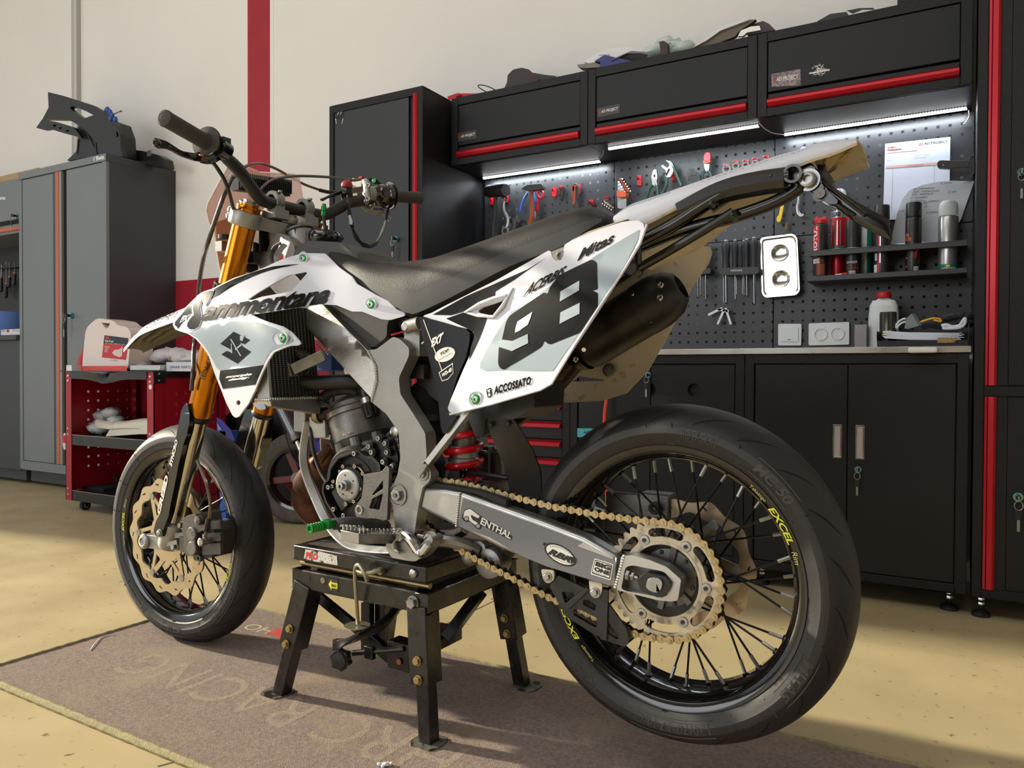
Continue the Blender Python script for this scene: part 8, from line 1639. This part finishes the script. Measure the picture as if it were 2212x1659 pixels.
for k in range(5): m.add([L(585,478+k*16,.0022),L(650-8*k,484+k*16,.0022),L(650-8*k,488+k*16,.0022),L(585,482+k*16,.0022)],[(0,1,2,3)],TXTW)
m.text('5 LITRI',quadmap(L(655,652,.0018),L(740,660,.0018),L(740,650,.0018),L(655,642,.0018)),TXTK); m.build('label',T)
m=MB(); c=L(775,200,-.07); m.lathe(c,(0,0,1),[(0,-.05),(.02,-.05),(.024,-.03),(.024,.004),(.02,.006),(0,.006)],mat('cap_dark',(36,38,40),.5),20); m.build('cap',T)
# things on the trolley top
m=MB(); a=G('v7',210,740,2.55);b=G('v7',400,745,2.55); m.lathe(V(((a.x+b.x)/2,2.60,ztp)),(0,0,1),[(0,0),(abs(b.x-a.x)*.5,0),(.02,.17),(0,.17)],REDPL,24); tag(m.build('red_funnel',loc=V(((a.x+b.x)/2,2.60,ztp))),'red cone-shaped funnel standing behind the milky canister','funnel')
m=MB(); a=G('v7',150,740,2.4);b=G('v7',215,700,2.4); m.box((a.x,2.39,ztp),(b.x,2.44,ztp+.03),WPL); tag(m.build('small_box',loc=(a.x,2.6,ztp)),'small white box at the left corner of the trolley top','box')
def crumple(name,pts,Y,label,cat,mt,r=.03,seed=1,z0=None,n=14,flat=.6):
    random.seed(seed); m=MB()
    for k in range(n):
        x,y=random.choice(pts); p=PY(x+random.uniform(-6,6),y+random.uniform(-3,3),Y+random.uniform(-.03,.03)); rr=r*random.uniform(.6,1.3)
        if z0 is not None: p.z=max(p.z,z0+rr*flat)
        vs=[];K=9
        for i in range(6):
            t=PI*i/5
            for j in range(K): a=2*PI*j/K; q=rr*random.uniform(.75,1.2); vs.append(p+V((q*math.sin(t)*math.cos(a)*1.2,q*math.sin(t)*math.sin(a),q*math.cos(t)*flat)))
        m.add(vs,[(i*K+j,(i+1)*K+j,(i+1)*K+(j+1)%K,i*K+(j+1)%K) for i in range(5) for j in range(K)],mt)
    return tag(m.build(name,loc=PY(*pts[0],Y),ang=70),label,cat)
BAG=mat('bag_clear',(214,206,206),.25,alpha=.55,bump=.8,bscale=60)
crumple('plastic_bag',[(283,785),(292,789),(302,790)],2.5,'crumpled clear plastic film beside the canister foot','bag',BAG,.03,2,ztp,12)
crumple('plastic_bag',[(350,772),(362,768),(378,765),(395,772),(410,776),(420,784)],2.55,'crumpled white plastic bag behind the front fork on the trolley','bag',mat('bag_white',(216,208,214),.35,alpha=.8,bump=.6,bscale=60),.05,4,ztp+.03,20)
m=MB(); a=G('v7',930,770,2.42);b=G('v7',1290,765,2.42); m.obox(V(((a.x+b.x)/2,2.45,ztp+.016)),V(((b.x-a.x)/2,0,0)),V((0,.05,0)),V((0,0,.014)),mat('foil_pack',(206,204,200),.25,metal=.5,bump=1,bscale=50)); tag(m.build('wrapped_pack',loc=V(((a.x+b.x)/2,2.45,ztp)),bevel=.004),'flat shiny wrapped pack lying on the trolley right of the canister','pack')
m=MB(); a=G('v7',1345,765,2.44);b=G('v7',1640,765,2.44); m.box((a.x,2.43,ztp),(b.x,2.55,ztp+.045),mat('box_pale',(206,206,212),.5)); m.text('SPARE PARTS',lambda u,v:V((a.x+.03+u*.16,2.4285,ztp+.014+v*.012)),BLUEP); tag(m.build('white_carton',loc=V(((a.x+b.x)/2,2.49,ztp)),bevel=.002),'white carton with blue print on the trolley under the plastic bag','box')
# middle shelf
crumple('plastic_bag',[(182,920),(200,922),(215,915),(228,900),(238,893),(245,905),(215,925)],2.5,'crumpled grey plastic bag on the middle shelf of the trolley','bag',mat('bag_grey',(176,178,182),.45,bump=.6,bscale=60),.045,6,.39,18)
WFP=mat('white_plastic_worn',(214,206,190),.35,dirt=((150,130,100),20,.62,.8))
m=MB(); S=[]
for x,zt_,zb_,d_ in((212,905,925,.04),(222,908,933,.07),(250,910,936,.09),(280,908,934,.09),(312,903,938,.09),(330,904,938,.07)):
    c=PY(x,(zt_+zb_)/2,2.45); hz=abs(PY(x,zt_,2.45).z-PY(x,zb_,2.45).z)/2; c.z=max(c.z,.39+hz); S.append([c+V((0,-d_*.5*math.cos(t),hz*math.sin(t))) for t in [PI*k/8-.2 for k in range(10)]])
K=10; vs=[p for r in S for p in r]; fs=[(i*K+j,i*K+j+1,(i+1)*K+j+1,(i+1)*K+j) for i in range(len(S)-1) for j in range(K-1)]; m.add(vs,fs,WFP); m.add([p+V((0,.003,-.002)) for p in vs],[f[::-1] for f in fs],WFP)
a=PY(228,934,2.40);b=PY(328,920,2.40); a.z=.392; m.add([a,PY(300,938,2.40),PY(326,938,2.40),b,PY(322,908,2.42),PY(268,912,2.42),PY(240,922,2.42)],[(0,1,2,3,4,5,6)],WFP)
o=m.build('fender_part',loc=PY(270,925,2.45),ang=60); tag(o,'worn white plastic fender piece lying on the middle trolley shelf','fender')
m=MB(); a=G('z7',1830,490,2.5);b=G('z7',1880,600,2.45); m.cyl(a,b,.012,BPL,12); m.obox(G('z7',1700,690,2.5),V((.10,0,0)),V((0,.08,0)),V((0,0,.012)),DARKV); tag(m.build('dark_tool',loc=(b.x,b.y,.079)),'dark tool with a round grip on the bottom trolley shelf','tool')
T=thing('hanging_cup',(tx0-.03,ty+.02,.36),'small white and red cup hooked on the left side of the trolley','cup'); m=MB(); p=G('z7',985,60,2.34); m.lathe((tx0-.026,2.36,p.z-.01),(0,0,1),[(0,0),(.022,.004),(.027,.03),(.0265,.075),(.02,.09),(0,.09)],mat('cup_white',(206,210,216),.4),20); m.lathe((tx0-.026,2.36,p.z+.03),(0,0,1),[(.0275,0),(.0275,.04)],REDPL,20); m.build('body',T)
# ================================================================= parked bike behind (seen through the frame)
BLB=mat('fairing_blue',(20,40,150),.3,coat=.3)
c0=PZ(640,1132); T=thing('parked_motorcycle',(c0.x,c0.y,0),'blue and black small motorcycle parked behind, its worn tyre seen through the frame','motorcycle')
zc=.22; R=.222; C=V((c0.x,c0.y+.02,zc)); 
dr=(V((C.x,C.y,0))-V((0,0,0))).normalized(); axl=V((dr.x*.72+.3,dr.y*.72,0)).normalized()
m=MB(); m.lathe(C,axl,[(R*.68,-.036),(R*.8,-.044),(R*.93,-.036),(R*.985,-.018),(R,0),(R*.985,.018),(R*.93,.036),(R*.8,.044),(R*.68,.036)],mat('tyre_dusty',(76,70,64),.8,var=.25,vscale=30,bump=.4,bscale=60),56); m.build('tyre',T)
m=MB(); m.lathe(C,axl,[(R*.69,-.034),(R*.62,-.03),(R*.6,0),(R*.62,.03),(R*.69,.034)],BGL,40); m.lathe(C,axl,[(0,-.03),(.03,-.03),(.03,.03),(0,.03)],CASTD,20)
for k in range(5): a=2*PI*k/5; u=axl.orthogonal().normalized(); w=axl.cross(u); m.bar(C+(u*math.cos(a)+w*math.sin(a))*.02,C+(u*math.cos(a)+w*math.sin(a))*R*.62,.03,.012,mat('wheel_dark_red',(90,12,20),.4),up=axl)
m.build('wheel',T)
Yb=C.y-.08
def Z5(x,y,Y=None): return G('z5',x,y,Y if Y else Yb)
m=MB(); a=Z5(330,380);b=Z5(440,600);c=Z5(520,790);d_=Z5(540,950); m.cyl(Z5(250,220),b,.024,mat('fork_grey',(120,122,126),.3,metal=.7),20); m.lathe(b,b-a,[(.024,-.02),(.028,-.018),(.028,.008),(.022,.012)],CASTD,20); m.cyl(b,c,.014,CHR,16); m.cyl(c,d_,.022,CASTD,16); m.tube(spl([Z5(270,400),Z5(330,600),Z5(390,800),Z5(480,930)]),.003,BPL,6); m.build('fork_leg',T)
m=MB(); m.plate(px('z5',(-60,300),(160,450),(110,640),(20,900),(60,1100),(-80,1250),(-110,900)),lambda x,y:PY(x,y,C.y+.04),lambda x,y:PY(x,y,C.y+.10),BLB); m.plate(px('z5',(700,480),(790,460),(790,760),(690,820),(670,700)),lambda x,y:PY(x,y,C.y+.0),lambda x,y:PY(x,y,C.y+.06),BLB); m.plate(px('z5',(380,880),(520,900),(520,1160),(400,1180)),lambda x,y:PY(x,y,C.y+.06),lambda x,y:PY(x,y,C.y+.10),BLB); m.build('fairing',T,bevel=.004)
m=MB(); m.plate([(462,915),(560,850),(640,860),(704,870),(704,1090),(640,1085),(560,1075),(500,1060),(455,1000)],lambda x,y:PY(x,y,C.y+.12),lambda x,y:PY(x,y,C.y+.24),mat('parked_body_black',(12,12,14),.6)); m.plate(px('z5',(250,1050),(640,1000),(700,1180),(560,1280),(350,1220)),lambda x,y:PY(x,y,C.y+.05),lambda x,y:PY(x,y,C.y+.12),mat('red_dark_plastic',(110,14,22),.4)); m.build('body',T)  # main body of the parked bike is one even black
m=MB(); m.box((C.x-.45,min(C.y+.26,2.98),.0),(-2.53,3.12,.62),mat('cover_blue_black',(12,13,17),.7)); tag(m.build('covered_crate',loc=(C.x+.1,C.y+.3,.0),bevel=.02),'large dark crate standing behind the parked motorcycle by the red wall','crate')
# blue thing on the trolley side
m=MB(); a=G('v7',1925,1360,2.8); m.plate(px('v7',(1925,1330),(1990,1370),(2090,1480),(2140,1600),(2110,1640),(2000,1600),(1930,1500)),lambda x,y:PY(x,y,2.42),lambda x,y:PY(x,y,2.46),mat('blue_bag',(34,32,130),.5)); m.plate(px('v7',(1925,1390),(1985,1480),(1940,1500)),lambda x,y:PY(x,y,2.417),lambda x,y:PY(x,y,2.419),mat('blue_logo',(110,120,190),.5)); p=PY(*px('v7',(2000,1500))[0],2.43); m.box((p.x-.01,2.42,.0),(p.x+.03,2.5,p.z),BLUEP)
tag(m.build('blue_stand_bag',loc=(p.x,2.45,0)),'dark blue fabric bag on a post right behind the front wheel','bag')
# ================================================================= on top of the grey cabinet
zt=1.99; BF=mat('fairing_black_matte',(27,26,26),.4)
T=thing('rear_frame_fairing',G('c1',700,650,2.82),'matte black tail fairing with long arms standing on top of the grey cabinet','fairing'); Yt=2.80
def FP_(pts,Y,th=.02,mt=BF,holes=(),rn=1.5): 
    m=MB(); o=arcs(px('c1',*pts),rn,3); m.plate([p[:2] for p in o],lambda x,y:PY(x,y,Y),lambda x,y:PY(x,y,Y)+V((0,th,0)),mt,holes=[arcs(px('c1',*h),.8,2) for h in holes]); return m
FP_([(365,172),(480,200),(700,270),(790,320),(800,290),(835,340),(890,430),(915,490),(920,600),(935,665),(760,640),(735,560),(640,450),(530,385),(350,380),(320,385),(370,290)],Yt,.03,holes=[[(530,290),(560,280),(660,320),(715,350),(690,355),(640,375),(560,320)],[(885,480),(895,470),(905,505),(890,520)]]).build('upper_arm',T,bevel=.002)
FP_([(320,380),(430,400),(560,440),(600,490),(620,520),(500,490),(385,455),(340,462),(275,445)],Yt-.02,.02,holes=[[(400,430),(415,418),(430,425),(420,440)],[(445,448),(465,438),(475,445),(462,456)],[(500,468),(520,460),(528,470),(512,478)]]).build('lower_arm',T,bevel=.002)
FP_([(600,430),(660,370),(720,345),(800,370),(880,400),(915,500),(925,665),(745,652),(560,690),(510,695),(590,615),(598,520),(585,460)],Yt+.03,.10).build('tail_body',T,bevel=.006)
m=MB(); 
for a,b in(((650,460),(740,640)),((725,380),(730,640)),((720,500),(840,640)),((598,530),(585,640))): m.tube([PY(*px('c1',a)[0],Yt+.027),PY(*px('c1',b)[0],Yt+.027)],.004,mat('fairing_edge',(58,56,54),.4),6)
m.build('rib',T)
m=MB(); 
for a in((820,305),(840,325),(855,350),(845,375),(880,380)): m.sph(PY(*px('c1',a)[0],Yt-.03),.0135,BLUEP,10,sc=(1,1,1.3),k=6)
m.tube([PY(*px('c1',(860,345))[0],Yt-.03),PY(*px('c1',(925,315))[0],Yt-.03)],.003,CASTD,8); m.sph(PY(*px('c1',(922,318))[0],Yt-.03),.006,BLUEP,8,k=5); tag(m.build('blue_hand_knob',loc=PY(*px('c1',(850,345))[0],Yt-.03)),'blue wing screw stuck on the black tail fairing','knob')
m=FP_([(930,605),(1080,620),(1200,650),(1250,680),(1262,740),(1255,752),(1150,735),(940,690)],2.95,.06); m.box(tuple(PY(*px('c1',(1120,665))[0],2.945)),tuple(PY(*px('c1',(1155,615))[0],2.95)+V((0,.004,0))),mat('bracket_steel',(150,146,140),.35,metal=.7)); tag(m.build('black_tray',loc=PY(*px('c1',(1080,730))[0],2.95),bevel=.004),'flat black plastic panel with a small metal bracket on the grey cabinet','panel')
# ================================================================= on top of the black cabinets
m=MB(); o=arcs(px('k1',(840,470),(900,448),(1045,448),(1050,455),(920,490),(850,492)),1,2); m.plate(o,lambda x,y:PY(x,y,2.9),lambda x,y:PY(x,y,2.98),REDPL); m.sph(G('k1',915,465,2.89),.012,REDPL,8); z=1.947; tag(m.build('red_grease_gun',loc=G('k1',940,485,2.93),bevel=.003),'bright red plastic tool lying on top of the left wall cabinet','tool')
m=MB(); m.tube(spl([G('k1',x,y,2.95) for x,y in((1120,445),(1075,420),(1052,400),(1065,390),(1110,398),(1160,420),(1185,440))],5),.0024,BPL,6); tag(m.build('wire_loop',loc=G('k1',1120,440,2.95)),'thin black wire loop rising above the left wall cabinet','wire')
m=MB(); S=[]
o=arcs(px('k1',(1228,415),(1250,370),(1252,325),(1290,285),(1350,272),(1400,285),(1420,305),(1500,320),(1590,330),(1560,350),(1450,380),(1350,420)),2,3); m.plate(o,lambda x,y:PY(x,y,2.92),lambda x,y:PY(x,y,3.02),BF); o=arcs(px('k1',(1350,385),(1400,320),(1440,325),(1478,350),(1440,370)),2,2); m.plate(o,lambda x,y:PY(x,y,2.915),lambda x,y:PY(x,y,2.917),mat('inner_brown',(66,46,38),.6)); tag(m.build('black_fairing',loc=G('k1',1400,400,2.97),bevel=.006),'curved black plastic fairing on top of the left wall cabinet','fairing')
m=MB(); m.lathe(V((G('k1',545,440,2.85).x,2.85,1.947)),(0,0,1),[(0,0),(.075,0),(.07,.02),(.04,.034),(0,.036)],BPL,24); tag(m.build('round_lid',loc=G('k1',545,430,2.85)),'low round black object lying on top of the tall black locker','lid')
T=thing('headlight_mask',G('k2',190,320,2.9),'white and blue number mask lying on top of the middle wall cabinet','mask')
SH_=lambda pts,Y,th,mt: (lambda m,o:(m.plate(o,lambda x,y:PY(x,y,Y),lambda x,y:PY(x,y,Y)+V((0,th,0)),mt),m)[1])(MB(),arcs(px('k2',*pts),1.2,3))
SH_([(45,305),(110,262),(190,235),(260,230),(330,245),(345,262),(250,268),(200,300),(110,320)],2.88,.10,WPL).build('shell',T,bevel=.004); SH_([(15,318),(70,312),(130,300),(130,330),(55,335),(20,330)],2.87,.04,mat('mask_grey',(120,116,110),.4)).build('lug',T); SH_([(180,300),(260,262),(330,262),(358,268),(350,255),(280,250),(200,285)],2.865,.02,mat('mask_trim',(110,108,104),.4)).build('trim',T)
m=SH_([(100,300),(150,270),(215,285),(290,300),(280,312),(120,330)],2.87,.05,mat('mask_blue',(36,40,120),.4)); m.build('blue_insert',T); m=MB(); m.text('YAMAHA',quadmap(*[G('k2',x,y,2.876) for x,y in((120,276),(176,272),(176,265),(120,269))]),TXTK); m.build('lettering',T)
m=SH_([(418,205),(440,200),(458,210),(458,290),(432,290)],2.9,.03,mat('post_brown',(60,52,40),.6)); tag(m.build('upright_grip',loc=G('k2',440,270,2.9)),'dark upright strap end between two white things on the middle cabinet','strap')
crumple('plastic_bag',[(1410,112),(1422,105),(1440,98),(1455,100),(1470,105)],3.0,'pale crumpled plastic bag on top of the middle wall cabinet','bag',mat('bag_pale_teal',(206,220,216),.4,bump=.5,bscale=60),.035,8,1.95,12)
T=thing('loose_fender',G('k2',750,190,2.95),'white front fender with a brown underside lying on the middle wall cabinet','fender')
SH_([(578,240),(650,190),(720,140),(830,98),(895,95),(860,120),(815,150),(790,180),(700,215),(620,242)],2.93,.02,mat('fender_brown_inside',(100,86,66),.5)).build('underside',T); SH_([(578,238),(640,188),(710,135),(830,95),(860,98),(720,150),(650,200)],2.92,.012,WPL).build('skin',T,bevel=.002); SH_([(805,178),(820,150),(870,130),(912,126),(918,148),(850,160),(830,178)],2.90,.012,STEEL).build('bracket',T,bevel=.002); SH_([(835,130),(930,103),(960,118),(990,148),(920,160),(850,170)],2.96,.05,mat('bracket_rust',(64,46,44),.5)).build('mount',T,bevel=.003)
m=SH_([(1195,105),(1260,68),(1340,58),(1350,75),(1260,95)],2.95,.04,BPL); o=arcs(px('k2',(1340,52),(1400,40),(1470,38),(1480,48),(1420,48),(1370,68)),1,2); m.plate(o,lambda x,y:PY(x,y,2.94),lambda x,y:PY(x,y,2.97),BPL); tag(m.build('black_bracket',loc=G('k2',1300,90,2.96)),'two slim black plastic brackets on top of the right wall cabinet','bracket')
for o in bpy.data.objects:
    if '_base' in o: del o['_base']
